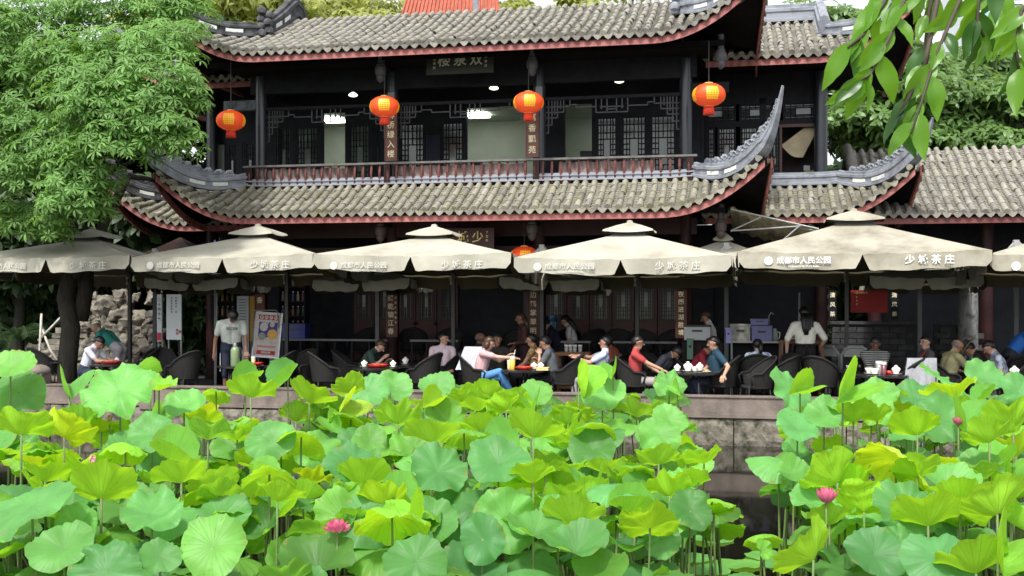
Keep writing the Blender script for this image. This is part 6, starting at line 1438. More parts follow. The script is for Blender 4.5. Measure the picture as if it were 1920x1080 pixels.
person(1345,24.0,195,'person in dark teal polo with one hand on the next chair',lean=3,pitch=4,L=(.02,.52,.62),R=(.34,-.12,.62),top=T_('dark teal polo',(22,58,76)),bottom=NAVY,skin='mid',shoe=SHOEW,legs=[((.40,.10,.50),(.30,.22,.20)),((.40,-.10,.49),(.38,-.12,.085))])
person(1336,28.2,190,'person in white collar working behind the counter',pose='stand',lean=8,pitch=15,top=T_('white collar shirt',(226,226,220)),bottom=BLACKB,skin='mid',z=ZT,hm=HAIRB,extra='apron')
person(1421,25.0,85,'child with ponytail in white and blue patterned shirt seen from behind',lean=4,yaw=30,top=T_('blue pattern shirt',(210,216,226),(50,80,140),9),bottom=BLACKB,skin='light',hair='ponytail',s=.94)
person(1510,25.6,95,'waitress with long black hair in white shirt and tied black apron',pose='stand',lean=4,yaw=25,L=(.05,.30,.86),R=(.15,-.25,.95),top=T_('white work shirt',(228,226,214)),bottom=T_('black skirt',(22,22,26)),skin='light',hair='long',s=1.05,sleeve=.9,extra='apron')
person(1640,24.75,-90,'person in dark striped shirt with folded arms',lean=4,pitch=18,L=(.32,-.06,.66),R=(.34,.06,.62),top=None,bottom=BLACKB,skin='dark',sleeve=.9,extra='stripes')
person(1738,25.2,195,'person with glasses in grey jacket with red strap',lean=0,yaw=20,top=T_('grey zip jacket',(78,76,76)),bottom=BLACKB,skin='light',sleeve=1.8,extra='glasses_strap')
person(1772,24.55,20,'person in khaki shirt sitting with back turned',lean=16,pitch=12,L=(.5,.15,.64),R=(.52,-.15,.62),top=T_('khaki shirt',(136,132,96)),bottom=BLACKB,skin='tan',hair='bald',wide=1.08)
person(1856,24.95,165,'person in black wearing a wide beige sun hat',lean=24,pitch=30,L=(.42,.1,.6),R=(.42,-.1,.6),top=T_('black top',(26,24,28)),bottom=BLACKB,skin='mid',hair='hat',sleeve=1.6)
person(1890,25.3,0,'person in bright blue shirt standing bent at the right edge',pose='stand',lean=36,pitch=16,L=(.5,.1,.78),R=(.55,-.1,.75),top=T_('bright blue shirt',(32,98,180)),bottom=BLACKB,skin='tan')
person(1884,24.7,180,'person in white and grey top in front of the blue shirt',lean=18,pitch=18,top=T_('white grey top',(170,178,196),(70,74,80),8),bottom=BLACKB,skin='mid')
# striped cloth
def stripe_mat():
    m=mat('striped shirt',(.03,.03,.03),.85); nt=m.node_tree; L=nt.links.new; b=nt.nodes['Principled BSDF']; tc=nt.nodes.new('ShaderNodeTexCoord'); wv=nt.nodes.new('ShaderNodeTexWave'); wv.bands_direction='Z'; wv.inputs['Scale'].default_value=9; wv.inputs['Distortion'].default_value=.6
    L(tc.outputs['Object'],wv.inputs['Vector']); r=nt.nodes.new('ShaderNodeValToRGB'); r.color_ramp.elements[0].position=.72; r.color_ramp.elements[0].color=(.025,.03,.028,1); r.color_ramp.elements[1].position=.78; r.color_ramp.elements[1].color=(.28,.29,.28,1); L(wv.outputs['Fac'],r.inputs[0]); L(r.outputs[0],b.inputs['Base Color']); return m
STRIPE=stripe_mat()
def finish_people():
    dg=bpy.context.evaluated_depsgraph_get(); done=[]
    for d in PEOPLE: done.append(bpy.data.meshes.new_from_object(d['o'].evaluated_get(dg)))
    for d,me in zip(PEOPLE,done):
        raw=d['o'].data; bpy.data.objects.remove(d['o']); bpy.data.meshes.remove(raw)
        nv=len(me.vertices); co=np.empty(nv*3,dtype=np.float32); me.vertices.foreach_get('co',co); co=co.reshape(-1,3)
        nf=len(me.polygons); fc=np.empty(nf*3,dtype=np.float32); me.polygons.foreach_get('center',fc); fc=fc.reshape(-1,3)
        best=np.full(nf,1e9); lab=np.zeros(nf,dtype=np.int32)
        for p,q,r0,r1,l in d['prim']:
            p_=np.array(p);q_=np.array(q);v=q_-p_; t=np.clip(((fc-p_)@v)/max(v@v,1e-9),0,1); dist=np.linalg.norm(fc-(p_+t[:,None]*v),axis=1)-(r0+(r1-r0)*t)
            # the cut of a sleeve or a leg is sharp: hemispheres past the end lose
            k=dist<best; best=np.where(k,dist,best); lab=np.where(k,l,lab)
        top=STRIPE if d['extra']=='stripes' else d['top']
        hc,hf,hu,hl=d['hc'],d['hf'],d['hu'],d['hlat']
        V=[tuple(x) for x in co]; F=[tuple(p.vertices) for p in me.polygons]; mi=list(lab)
        ex=MB()
        # hands: palm, four fingers of different lengths with a bend, thumb from the side of the palm
        for h,dr,sg in d['hands']:
            u=Vector((0,0,1)); sdv=dr.cross(u); sdv=sdv.normalized() if sdv.length>.1 else Vector((0,1,0)); nn=sdv.cross(dr).normalized()
            R=Matrix((dr,sdv,nn)).transposed(); ex.box(h+dr*.05,(.085,.078,.028),0,M=R)
            for i,(o,l) in enumerate(((-.030,.062),(-.010,.074),(.010,.070),(.029,.054))):
                b0=h+dr*.085+sdv*o; ex.tube([b0,b0+dr*l*.5-nn*.006,b0+dr*l*.8-nn*l*.35],[.0095,.009,.007],6,m=0)
            tb=h+dr*.03-sdv*sg*.036; ex.tube([tb,tb+dr*.03-sdv*sg*.022-nn*.006,tb+dr*.062-sdv*sg*.022-nn*.014],[.012,.011,.008],6,m=0)
        for sg in (-1,1):
            e=hc+hf*.083+hl*sg*.031+hu*.008; ex.box(e,(.016,.024,.010),4,M=Matrix((hf,hl,hu)).transposed()); ex.box(e+hu*.022+hf*.002,(.014,.034,.007),4,M=Matrix((hf,hl,hu)).transposed())
        ex.box(hc+hf*.076-hu*.052,(.014,.042,.009),5,M=Matrix((hf,hl,hu)).transposed())
        o=len(V); V+=ex.v; F+=[tuple(i+o for i in f) for f in ex.f]; mi+=ex.m
        bpy.data.meshes.remove(me); me=bpy.data.meshes.new('body'); me.from_pydata(V,[],F)
        for m_ in (skin_m(d['skin']),top,d['bottom'],d['shoe'] or SHOED,FEAT,LIPS): me.materials.append(m_)
        me.polygons.foreach_set('material_index',mi); me.polygons.foreach_set('use_smooth',[i<nf for i in range(len(F))]); me.update()
        t=thing('person',d['label'],'person',W(A_at(d['px'],d['b']),d['b'],d['z']),ROT+math.radians(d['face'])); t.scale=(d['s']*1.25,)*3
        put('body',me,t)
        # hair
        hs=d['hair']; mb=MB(); RM=Matrix((hf,hl,hu)).transposed(); C=lambda x,y,z:hc+RM@Vector((x,y,z))
        if hs!='bald':
            n,k=22,14; rr=random.Random(int(d['px'])); G=[]
            for j in range(k+1):
                la=math.pi/2-math.pi*.80*j/k; row=[]
                for i in range(n+1):
                    th=2*math.pi*i/n; x,y,zz=math.cos(th)*math.cos(la),math.sin(th)*math.cos(la),math.sin(la)
                    low=(-.72 if x<-.45 else -.72+(x+.45)*1.0) if x<.05 else .36-.9*max(0,.0)  # hairline: high in front, nape behind
                    if x>=.05: low=.30 if x>.45 else .30-(.45-x)*.9
                    zz2=max(zz,low); sc=1.0+.03*rr.random(); f=.104*sc if zz>=low else .085
                    row.append(C(-.006+x*f,y*f*.93,.020+(zz2*.104 if zz>=low else low*.104)))
                G.append(row)
            mb.grid(G)
            if hs in ('long',):
                for y in (-.06,-.02,.02,.06): mb.tube([C(-.07,y,.0),C(-.10,y*1.1,-.10),C(-.12,y*1.1,-.22)+Vector((0,0,-.04)),C(-.13,y*.9,-.30)+Vector((0,0,-.06))],[.045,.05,.045,.02],8)
            if hs=='bob':
                for y in (-.08,-.04,.0,.04,.08): mb.tube([C(-.06+abs(y)*.6,y,.02),C(-.075+abs(y)*.8,y*1.15,-.06),C(-.07+abs(y)*.8,y*1.1,-.12)],[.045,.05,.025],8)
            if hs=='bun': mb.lathe([(.002,-.045),(.03,-.035),(.045,0),(.03,.035),(.002,.045)],10,c=C(-.11,0,.075))
            if hs=='ponytail': mb.tube([C(-.09,0,.04),C(-.14,0,.02),C(-.16,.01,-.08),C(-.15,.01,-.2)],[.025,.04,.045,.012],9)
            part('hair',mb,d['hm'],t,smooth=True)
        else:
            n=16; G=[]
            for j in range(4):
                la=math.radians(12-14*j); G.append([C(-.012+math.cos(th)*math.cos(la)*.098,math.sin(th)*math.cos(la)*.092,.02+math.sin(la)*.098) for th in [math.radians(95+170*i/n) for i in range(n+1)]])
            mb.grid(G); part('hair',mb,HAIRG,t,smooth=True)
        if hs=='hat':
            mb=MB(); P2=[C(math.cos(q)*.24-.02,math.sin(q)*.22,.045-.02*math.cos(q)) for q in [i*math.pi/12 for i in range(24)]]; P1=[C(math.cos(q)*.11-.01,math.sin(q)*.105,.075) for q in [i*math.pi/12 for i in range(24)]]; P0=[C(math.cos(q)*.09-.01,math.sin(q)*.085,.16) for q in [i*math.pi/12 for i in range(24)]]
            mb.sweep([P2,P1],cap=False); hat=part('sun_hat_brim',mb,mat('beige straw',srgb(178,164,132),.8,var=.2,scale=30),t); mb=MB(); mb.sweep([P1,P0]); part('sun_hat_crown',mb,mat('black straw',(.02,.02,.02),.8),t)
        ex_=d['extra'] or ''
        if 'glasses' in ex_:
            mb=MB()
            for sg in (-1,1):
                c=C(.098,sg*.034,.006); mb.tube([c+RM@Vector((0,math.cos(q)*.024,math.sin(q)*.018)) for q in [i*math.pi/6 for i in range(12)]],.0035,5,close=True); mb.tube([C(.096,sg*.058,.01),C(.0,sg*.094,.012)],.0035,5)
            part('glasses',mb,FEAT,t)
        if 'strap' in ex_: mb=MB(); c=d['chest']; mb.tube([d['neck']+d['lat']*.08+d['fw']*.05,c+d['fw']*.135+d['lat']*.02,d['hip']+d['fw']*.12-d['lat']*.12+d['up']*.1],.014,6); part('strap',mb,mat('red strap',(.3,.03,.03),.7),t)
        if ex_=='p3':
            q=d['chest']+d['fw']*.128-d['lat']*.0+d['up']*.03; R3=Matrix((-d['lat']*-1,d['up'],d['fw'])).transposed() if False else Matrix((d['lat'],d['up'],d['lat'].cross(d['up']))).transposed()
            o=put('chest_print',text_mesh('RECESS',.06,mat('charcoal print',(.05,.055,.05),.8)),t,M=Matrix.Translation(q)@R3.to_4x4())
            o=put('shorts_print',text_mesh('WEST-00',.085,FADED),t,M=Matrix.Translation(Vector((.05,-.195,.66)))@Matrix.Rotation(math.pi/2,4,'Y')@Matrix.Rotation(math.pi/2,4,'X')@Matrix.Rotation(0,4,'Z'))
        if ex_=='apron':
            mb=MB(); h=d['hip']; 
            mb.tube([h+Vector((math.cos(q)*.155,math.sin(q)*.185,.13)) for q in [i*math.pi/10 for i in range(20)]],.016,6,close=True)
            G=[[h+Vector((math.cos(q)*.19*(1+.12*j),math.sin(q)*.21*(1+.12*j),.13-.14*j)) for q in [math.radians(-115+230*i/14) for i in range(15)]] for j in range(4)]; mb.grid(G)
            for sg in (-1,1): mb.tube([h+Vector((-.16,0,.13)),h+Vector((-.2,sg*.05,.02)),h+Vector((-.19,sg*.07,-.12))],.011,5)
            part('apron',mb,T_('dark apron',(48,36,38)),t,smooth=True)
finish_people()
# ================================================================== porch, shop, service counter, rockery, far buildings
lp=lambda a,b,z:PI_@W(a,b,z)
mb=MB(); mb.box((0,1.9,.2),(12.6,5.0,.4)); part('porch_floor',mb,PAVE,pav)
def railing(px0,px1,label):
    b=27.25; a0,a1=A_at(px0,b),A_at(px1,b); t=thing('timber_rail',label,'railing',W((a0+a1)/2,b,ZT),ROT,'low rails along the porch'); L_=a1-a0
    mb=MB(); mb.box((0,0,1.30),(L_,.16,.05)); part('top_board',mb,mat('grey worn board',srgb(112,112,114),.5,var=.3,scale=5),t)
    mb=MB(); mb.box((0,0,.7),(L_,.05,.06)); part('lower_rail',mb,DARKWOOD,t)
    n=int(L_/.5)+2
    for i in range(n): mb=MB(); mb.box((-L_/2+.04+(L_-.08)*i/(n-1),0,.6375),(.05,.05,1.275)); part('upright',mb,DARKWOOD,t)
railing(530,728,'low rail on the porch between shop and couplet board'); railing(1052,1108,'short low rail under the two girls'); railing(1150,1270,'low rail on the porch behind the man in red'); railing(770,860,'low rail on the porch behind the boy')
# shop shelves with bottles
def shelf(px0,px1,b,label,pal,zs=(1.5,1.9,2.3,2.7)):
    a0,a1=A_at(px0,b),A_at(px1,b); t=thing('shop_shelf',label,'shelf',W((a0+a1)/2,b,ZT),ROT,'shop shelves of drinks'); L_=a1-a0
    for sx in (-1,1): mb=MB(); mb.box((sx*L_/2,.12,1.55),(.04,.34,3.1)); part('side',mb,DARKWOOD,t)
    mb=MB(); mb.box((0,.3,1.55),(L_-.05,.03,3.1)); part('back',mb,DARKWOOD,t)
    for k,z in enumerate(zs):
        mb=MB(); mb.box((0,.12,z-.02),(L_-.05,.3,.03)); part('shelf_board',mb,DARKRED,t)
        n=max(3,int(L_/.13))
        for i in range(n):
            c=pal[(i*3+k*5+i//2)%len(pal)]; m_=mat('pack %d %d %d'%c,srgb(*c),.4,var=.3,scale=20); o=thing('bottle',f'{("pale","dark","red","green","amber","blue")[(i+k)%6]} capped bottle, place {("one two three four five six seven eight nine ten eleven twelve".split())[i%12]}, {("lowest","second","third","top")[k]} board, {label.split()[0]} shelf','bottle',W((a0+a1)/2-L_/2+(i+.5)*L_/n,b+.05,ZT+z),ROT,'bottles on the shop shelves')
            mb=MB(); mb.lathe([(.04,0),(.042,.01),(.042,.15),(.03,.19),(.016,.21),(.016,.235)],10); part('body',mb,m_,o,deg=45); mb=MB(); mb.lathe([(.019,.232),(.019,.255)],8); part('cap',mb,PORC,o)
shelf(402,440,28.6,'left drinks shelf behind the standing man',[(120,96,60),(70,76,64),(96,52,40),(140,120,60),(60,60,70)])
shelf(524,572,28.6,'right drinks shelf behind the poster',[(120,70,70),(40,90,70),(150,140,130),(60,80,60),(120,110,90),(50,70,110)])
# boards, poster stand, banners
def flat_sign(name,label,px0,px1,py0,py1,b,m_,lines=(),stand=True,cat='sign'):
    a0,a1=A_at(px0,b),A_at(px1,b); am=(a0+a1)/2; z0,z1=Z_at(py1,am,b),Z_at(py0,am,b); t=thing(name,label,cat,W(am,b,ZT),ROT); h=z1-z0
    mb=MB(); mb.box((0,.015,z0-ZT+h/2),(a1-a0,.03,h)); p_=part('panel',mb,m_,t)
    if stand:
        for sx in (-1,1): mb=MB(); mb.box((sx*(a1-a0)*.42,.06,(z1-ZT)/2),(.03,.03,z1-ZT)); part('stand',mb,METALG,t)
    return t,z0-ZT,h,a1-a0
WHITEB=mat('white print board',srgb(200,206,208),.6,var=.1,scale=3); INK=mat('grey green ink',srgb(96,110,108),.7); REDI=mat('red ink',(.45,.03,.04),.6)
t,z0,h,w_=flat_sign('menu_board','white menu board behind the standing man\'s head',444,466,555,690,28.0,WHITEB)
for i in range(9): mb=MB(); mb.box((0,-.004,z0+h*.95-i*.075),(w_*.6,.006,.02)); part('print_line',mb,INK,t)
flat_sign('shop_board','yellow shop board beside the white menu board',468,480,555,640,28.05,mat('yellow board',(.6,.33,.03),.6))
t,z0,h,w_=flat_sign('roll_up_banner','pale upright banner with red fruit picture at left',312,340,552,637,25.6,WHITEB,cat='banner')
for k,x in enumerate((-.06,.06)):
    for i,c in enumerate('林荫茶语时光' if k==0 else '盖碗清茶一盏'): letters(c,.05,INK,t,(x,-.004,z0+h*.92-i*.07))
mb=MB(); 
for i in range(7): mb.lathe([(.002,-.006),(.05,-.004),(.05,.0)],12,c=(0,0,0)) if False else mb.box((w_*.28+.05*math.cos(i*2.1),-.004,z0+.2+.05*math.sin(i*2.1)),(.06,.006,.06),rz=0)
part('fruit_print',mb,mat('red fruit print',(.32,.05,.06),.6,col2=(.5,.2,.2),scale=20),t)
t,z0,h,w_=flat_sign('narrow_banner','narrow white banner with dark characters and red foot',294,303,552,640,25.7,WHITEB,cat='banner')
for i,c in enumerate('二十四节气'): letters(c,.085,DARKWOOD,t,(0,-.004,z0+h*.88-i*.12))
mb=MB(); mb.box((0,-.004,z0+.12),(w_*.9,.006,.2)); part('red_foot',mb,REDI,t)
# A-frame poster
b=27.1; am=A_at(497,b); t=thing('poster_stand','tilted white poster stand with red and blue menu pictures','poster stand',W(am,b,ZT+.40),ROT); t.scale=(1.12,)*3; ps=sub(t,'poster'); ps.rotation_euler=(-.10,0.06,0); ps.location=(0,0,.30)
W2,H2=.62,1.02
mb=MB(); mb.box((0,0,H2/2+.1),(W2,.025,H2)); part('panel',mb,mat('poster paper',srgb(222,216,210),.6,col2=srgb(206,186,180),scale=6),ps)
mb=MB(); z=.1
for sx in (-1,1): mb.box((sx*(W2/2+.012),-.003,H2/2+.1),(.035,.045,H2+.04))
for zz in (.1,H2+.1): mb.box((0,-.004,zz),(W2,.044,.035))
part('frame',mb,mat('silver frame',srgb(196,198,198),.35,metal=.3),ps)
def pp(x,z,w_,h,m_,name): mb=MB(); mb.box((x*W2,-.017,.1+z*H2),(w_*W2,.006,h*H2)); return part(name,mb,m_,ps)
pp(0,.90,.8,.11,REDI,'title_bar'); pp(0,.62,.74,.34,mat('poster blue',(.05,.06,.30),.6),'picture'); pp(0,.10,.74,.09,REDI,'price_bar'); pp(0,.235,.74,.05,mat('poster pink',(.6,.3,.28),.6),'text_band')
for i,x in enumerate((-.28,-.095,.095,.28)): mb=MB(); mb.lathe([(.045,0),(.045,.004)],16); o=part('title_disc',mb,PORC,ps); o.location=(x*W2,-.021,.1+.9*H2); o.rotation_euler=(math.pi/2,0,0)
for i,c in enumerate('茶点小吃'): letters(c,.065,REDI,ps,((-.28,-.095,.095,.28)[i]*W2,-.028,.1+.9*H2))
for x,z,r,c in ((.2,.52,.12,(.75,.40,.08)),(-.16,.68,.10,(.6,.55,.5)),(.16,.74,.06,(.55,.5,.5)),(-.2,.46,.09,(.28,.30,.24))):
    mb=MB(); mb.lathe([(r,0),(r,.004)],20); o=part('food_picture',mb,mat('food print %.2f'%r,c,.6,col2=tuple(min(1,q*1.5) for q in c),scale=25),ps); o.location=(x*W2,-.024,.1+z*H2); o.rotation_euler=(math.pi/2,0,0)
letters('盖碗茶  小吃',.06,PORC,ps,(0,-.024,.1+.765*H2)); letters('扫码点单',.06,PORC,ps,(0,-.024,.1+.10*H2))
mb=MB(); mb.tube([(-W2/2,.03,.1),(-W2/2,.0,1.44),(-W2/2+.04,0,1.48),(W2/2-.04,0,1.48),(W2/2,0,1.44),(W2/2,.3,0)],.014,6); part('rear_leg_frame',mb,METALG,t,smooth=True)
mb=MB(); mb.tube([(-W2/2,.4,0),(-W2/2+.02,.05,1.1)],.014,6); part('leg',mb,METALG,t)
# crates and cooler by the shop
def crate(px,b,z,w_,d,h,label,m_,name='crate',rz=0,lidm=None,cat='crate'):
    t=thing(name,label,cat,W(A_at(px,b),b,z),ROT+rz); mb=MB(); e=.02
    mb.box((0,0,h/2),(w_,d,h)); part('body',mb,m_,t)
    mb=MB(); mb.box((0,0,h-.02),(w_+.03,d+.03,.045)); part('rim',mb,lidm or m_,t); mb=MB(); mb.box((0,-d/2-.012,h*.62),(w_*.4,.02,h*.12)); part('handle',mb,METALD,t); return t
crate(556,27.3,ZT+1.33,.62,.4,.38,'blue plastic crate on the rail by the shop',mat('blue plastic',(.015,.03,.20),.4)); crate(521,27.5,ZT+.35,.3,.4,.95,'pale cardboard stack behind the poster stand',mat('pale carton',srgb(150,160,164),.7),'carton_stack',cat='carton')
# service counter at right
b=27.2; a0,a1=A_at(1368,b),A_at(1470,b); t=thing('service_counter','long steel counter carrying bins behind the girl with ponytail','counter',W((a0+a1)/2,b,ZT),ROT); L_=a1-a0
mb=MB(); mb.box((0,0,1.34),(L_,.6,.04)); part('counter_top',mb,mat('brushed steel top',srgb(150,150,150),.35,metal=.5),t)
for sx in (-1,1):
    for sy in (-.25,.25): mb=MB(); mb.box((sx*(L_/2-.05),sy,.66),(.04,.04,1.32)); part('leg',mb,METALG,t)
mb=MB(); mb.box((0,.28,.75),(L_-.1,.02,1.1)); part('back_panel',mb,DARKWOOD,t)
CZ=ZT+1.36; GREYB=mat('grey tub plastic',srgb(122,122,116),.5,col2=srgb(170,168,160),scale=5); PURP=mat('lilac tub plastic',srgb(120,122,176),.45,var=.2,scale=4)
crate(1388,27.1,CZ,.46,.42,.40,'grey lidded tub on the counter',GREYB,'storage_tub',cat='tub'); crate(1428,27.1,CZ,.46,.42,.36,'lilac lidded tub on the counter',PURP,'storage_tub',cat='tub'); crate(1424,27.1,CZ+.38,.40,.36,.14,'flat lilac box on top of the lilac tub',PURP,'storage_tub',cat='tub'); crate(1366,27.0,CZ-.05,.12,.3,.36,'bright lilac carton at the counter\'s left end',mat('bright lilac',srgb(160,150,220),.5),'carton',cat='carton')
t=thing('glass_jug','pale jug at the right end of the counter','jug',W(A_at(1452,27.1),27.1,CZ),0); mb=MB(); mb.lathe([(.075,0),(.085,.05),(.08,.2),(.05,.27),(.055,.30)],16); part('body',mb,mat('pale jug',srgb(140,146,140),.25),t,deg=40); mb=MB(); mb.tube([(.07,0,.22),(.13,0,.2),(.12,0,.08),(.08,0,.05)],.012,6); part('handle',mb,PORC,t)
t=thing('desk_lamp','bent dark lamp standing on the tubs','lamp',W(A_at(1443,27.3),27.3,CZ+.37),0); mb=MB(); mb.tube([(0,0,0),(-.02,0,.2),(.03,0,.3),(.1,0,.26)],.014,6); part('arm',mb,METALG,t,smooth=True); mb=MB(); mb.lathe([(.07,-.02),(.06,.0),(.01,.03)],12,c=(0,0,0)); part('base',mb,METALD,t)
crate(1308,27.6,ZT+1.36,.62,.5,.36,'white appliance with dark slot on the counter at left',mat('white appliance',srgb(206,208,212),.35),'water_boiler',cat='appliance',lidm=METALD)
t=thing('low_cupboard','dark cupboard carrying the white appliance','cupboard',W(A_at(1318,27.7),27.7,ZT),ROT); mb=MB(); mb.box((0,0,.67),(1.0,.5,1.34)); part('body',mb,DARKWOOD,t); 
for sx in (-.25,.25): mb=MB(); mb.box((sx,-.26,.7),(.46,.02,1.2)); part('door',mb,DARKRED,t)
crate(1294,27.3,ZT+.9,.14,.1,.5,'pale green bottle carton beside the couplet board',mat('pale green carton',srgb(110,150,130),.5),'bottle_carton',cat='carton')
t=thing('water_bottle','blue water bottle upended on a dark dispenser behind the centre post','water dispenser',W(A_at(1036,29.8),29.8,PZ),0); mb=MB(); mb.box((0,0,.5),(.3,.3,1.0)); part('cabinet',mb,DARKWOOD,t); mb=MB(); mb.lathe([(.05,1.0),(.13,1.08),(.135,1.3),(.125,1.33),(.135,1.36),(.13,1.5),(.02,1.52)],18); part('bottle',mb,mat('blue bottle',(.03,.06,.22),.2,col2=(.02,.2,.18),scale=4),t,deg=40)
# wooden trestle beside the waitress
for k,(px,lab) in enumerate(((1482,'wooden stand left of the waitress'),(1522,'wooden stand right of the waitress'))):
    b=26.1; t=thing('wooden_stand',lab,'stand',W(A_at(px,b),b,ZT),ROT,'wooden stands by the waitress'); t.scale=(1.2,1.2,1.36); mb=MB(); mb.box((0,0,1.02),(.42,.4,.05)); part('top',mb,WOODL,t)
    for sx in (-.18,.18):
        for sy in (-.16,.16): mb=MB(); mb.bar((sx,sy,1.0),(sx*1.15,sy*1.15,0),.05); part('leg',mb,WOODL,t)
    mb=MB(); mb.box((0,-.165,.62),(.34,.03,.05)); part('rail',mb,WOODL,t)
gaiwan(1488,26.0,'white bowl on the wooden stand left of the waitress',z=ZT+1.43,lid=False,s=1.2)
# right: red banner, brick wall, stone column, boards
t,z0,h,w_=flat_sign('red_banner','plain red hanging banner with small gold writing at right',1595,1664,544,586,27.0,mat('red banner cloth',(.30,.012,.012),.7,var=.2,scale=2),stand=False,cat='banner')
for i,c in enumerate('少城茶庄'): letters(c,.05,GOLD,t,(-w_*.33,-.006,z0+h*.72-i*.08+.06))
letters('人民公园茶馆',.05,GOLD,t,(-w_*.22,-.006,z0+h*.88))
for sx in (-1,1): mb=MB(); mb.tube([(sx*w_*.45,.02,z0+h),(sx*w_*.45,.02,z0+h+1.4)],.006,5); part('cord',mb,METALD,t)
for px,lab in ((1561,'narrow dark board with pale writing right of the slender pole'),(1677,'narrow dark board with white writing right of the red banner')):
    bb=board('dark_board',lab,px,545,600,28.5,14,'清风茶',.13,DARKWOOD)
b=28.0; a0,a1=A_at(1560,b),A_at(1722,b); t=thing('brick_wall','low dark grey brick wall behind the striped shirt man','wall',W(a0,b,ZT),ROT); BR=mat('dark grey brick',srgb(58,58,60),.85,col2=srgb(38,38,40),scale=6,bump=.4,bscale=30,rnd=.3)
mb=MB(); mb.box(((a1-a0)/2,.1,.87),(a1-a0,.12,1.74)); part('core',mb,mat('dark mortar',(.02,.02,.02),.9),t)
bm2=MB(); bm2.box((0,0,0),(.36,.1,.125)); bme2=bm2.mesh('brick',BR); half_=MB(); half_.box((0,0,0),(.17,.1,.125)); hme=half_.mesh('brick',BR)
for r in range(12):
    x=.19 if r%2==0 else .0; 
    if r%2: put('brick',hme,t,(.095,.02,.075+r*.14)); x=.38
    while x<a1-a0-.15: put('brick',bme2,t,(x+random.uniform(-.004,.004),.02+random.uniform(-.006,.004),.075+r*.14)); x+=.375
mb=MB(); mb.box(((a1-a0)/2,.08,1.78),(a1-a0+.1,.28,.07)); part('coping',mb,BR,t)
b=28.2; t=thing('stone_column','rough pale grey stone column at right','column',W(A_at(1815,b),b,ZT),ROT); mb=MB(); rr=random.Random(4)
mb.sweep([[Vector((math.cos(q)*(.22+.012*rr.random()),math.sin(q)*(.22+.012*rr.random()),z)) for q in [i*math.pi/7 for i in range(14)]] for z in [k*.25 for k in range(15)]]); part('shaft',mb,mat('rough grey stone',srgb(128,128,126),.9,col2=srgb(60,60,60),scale=5,bump=.8,bscale=18,lo=.5,hi=.72),t,smooth=True); mb=MB(); mb.lathe([(.32,0),(.32,.1),(.27,.16),(.22,.2)],14); part('base',mb,STONE,t)
b=28.3; t=thing('brick_wall','short grey brick wall between khaki shirt and stone column','wall',W(A_at(1762,b),b,ZT),ROT); mb=MB(); mb.box((.33,.1,.87),(.9,.12,1.74)); part('core',mb,MATS['dark mortar'],t)
for r in range(12):
    x=.06 if r%2 else -.06
    while x<.7: put('brick',bme2,t,(x+.12,.02,.075+r*.14)); x+=.375
# rockery at left
ROCKM=mat('pale rockery limestone',srgb(122,116,104),.9,col2=srgb(46,43,37),scale=2.6,bump=.9,bscale=9,lo=.42,hi=.66)
rk=[]
for q in range(7):
    bm=bmesh.new(); bmesh.ops.create_icosphere(bm,subdivisions=3,radius=1); r_=np.random.default_rng(q+50); ax=unit(r_.normal(size=(9,3))); off=r_.uniform(.45,.85,9)
    for v in bm.verts:
        p=np.array(v.co)
        for a_,o_ in zip(ax,off):
            d_=p@a_
            if d_>o_: p=p-a_*(d_-o_)*.9
        f=1+.10*math.sin(5*p[0]+q)+.09*math.sin(7*p[1]+2*q)+.08*math.sin(9*p[2]+q)+.05*r_.normal(); v.co=Vector(p*f)
    me=bpy.data.meshes.new('rock'); bm.to_mesh(me); bm.free(); me.materials.append(ROCKM); rk.append(auto_smooth(me,35))
rock=thing('rockery','heap of pale weathered limestone rocks behind the bending man','rockery',W(A_at(230,29),29,ZT),ROT); ri=inv_of(rock); rr=random.Random(9)
for i in range(130):
    px=rr.uniform(150,300); h=rr.random(); b=28.4+h*1.4+rr.uniform(-.2,.2); a=A_at(px,b); zz=ZT+.1+2.4*h+rr.uniform(-.1,.1); s_=rr.uniform(.16,.36)
    o=put('rock',rk[i%7],rock); o.matrix_basis=ri@Matrix.Translation(W(a,b,zz))@Matrix.Rotation(rr.uniform(0,6),4,'Z')@Matrix.Rotation(rr.uniform(-.7,.7),4,'X')@Matrix.Diagonal((s_,s_*.85,s_*rr.uniform(.6,1.2),1))
rock=thing('stone_steps','stacked pale stone steps and rocks at the far left','steps',W(A_at(90,28.5),28.5,ZT),ROT); ri=inv_of(rock)
for i in range(11):
    st=MB(); st.box((0,0,0),(1.0+.2*rr.random(),.5,.15)); st.v=[(x+rr.uniform(-.03,.03),y+rr.uniform(-.03,.03),z_+rr.uniform(-.02,.02)) for x,y,z_ in st.v]; part('step',st,ROCKM,rock,M=ri@Matrix.Translation(W(A_at(118,28.5)+rr.uniform(-.1,.1),28.3+.12*i,ZT+.1+.17*i))@Matrix.Rotation(ROT+rr.uniform(-.08,.08),4,'Z'))
for i in range(42):
    px=rr.uniform(-10,100); h=rr.random()**1.4; b=28.2+h; s_=rr.uniform(.16,.36); o=put('rock',rk[i%7],rock); o.matrix_basis=ri@Matrix.Translation(W(A_at(px,b),b,ZT+.1+1.3*h*(px/100)))@Matrix.Rotation(rr.uniform(0,6),4,'Z')@Matrix.Diagonal((s_,s_,s_*.8,1))
t=thing('bamboo_props','pale bent bamboo props leaning by the stone steps','poles',W(A_at(78,27.6),27.6,ZT),ROT); BAM=mat('pale bamboo',srgb(176,172,160),.5,var=.25,scale=8)
for p,q in (((0,0,0),(0,0,1.95)),((.65,0,.45),(-.05,.05,1.6)),((-.1,0,1.2),(.75,.1,2.05))):
    mb=MB(); p,q=Vector(p),Vector(q); mb.tube([p,p.lerp(q,.5)+Vector((-.06,0,-.06)),q],.035,7); part('pole',mb,BAM,t,smooth=True)
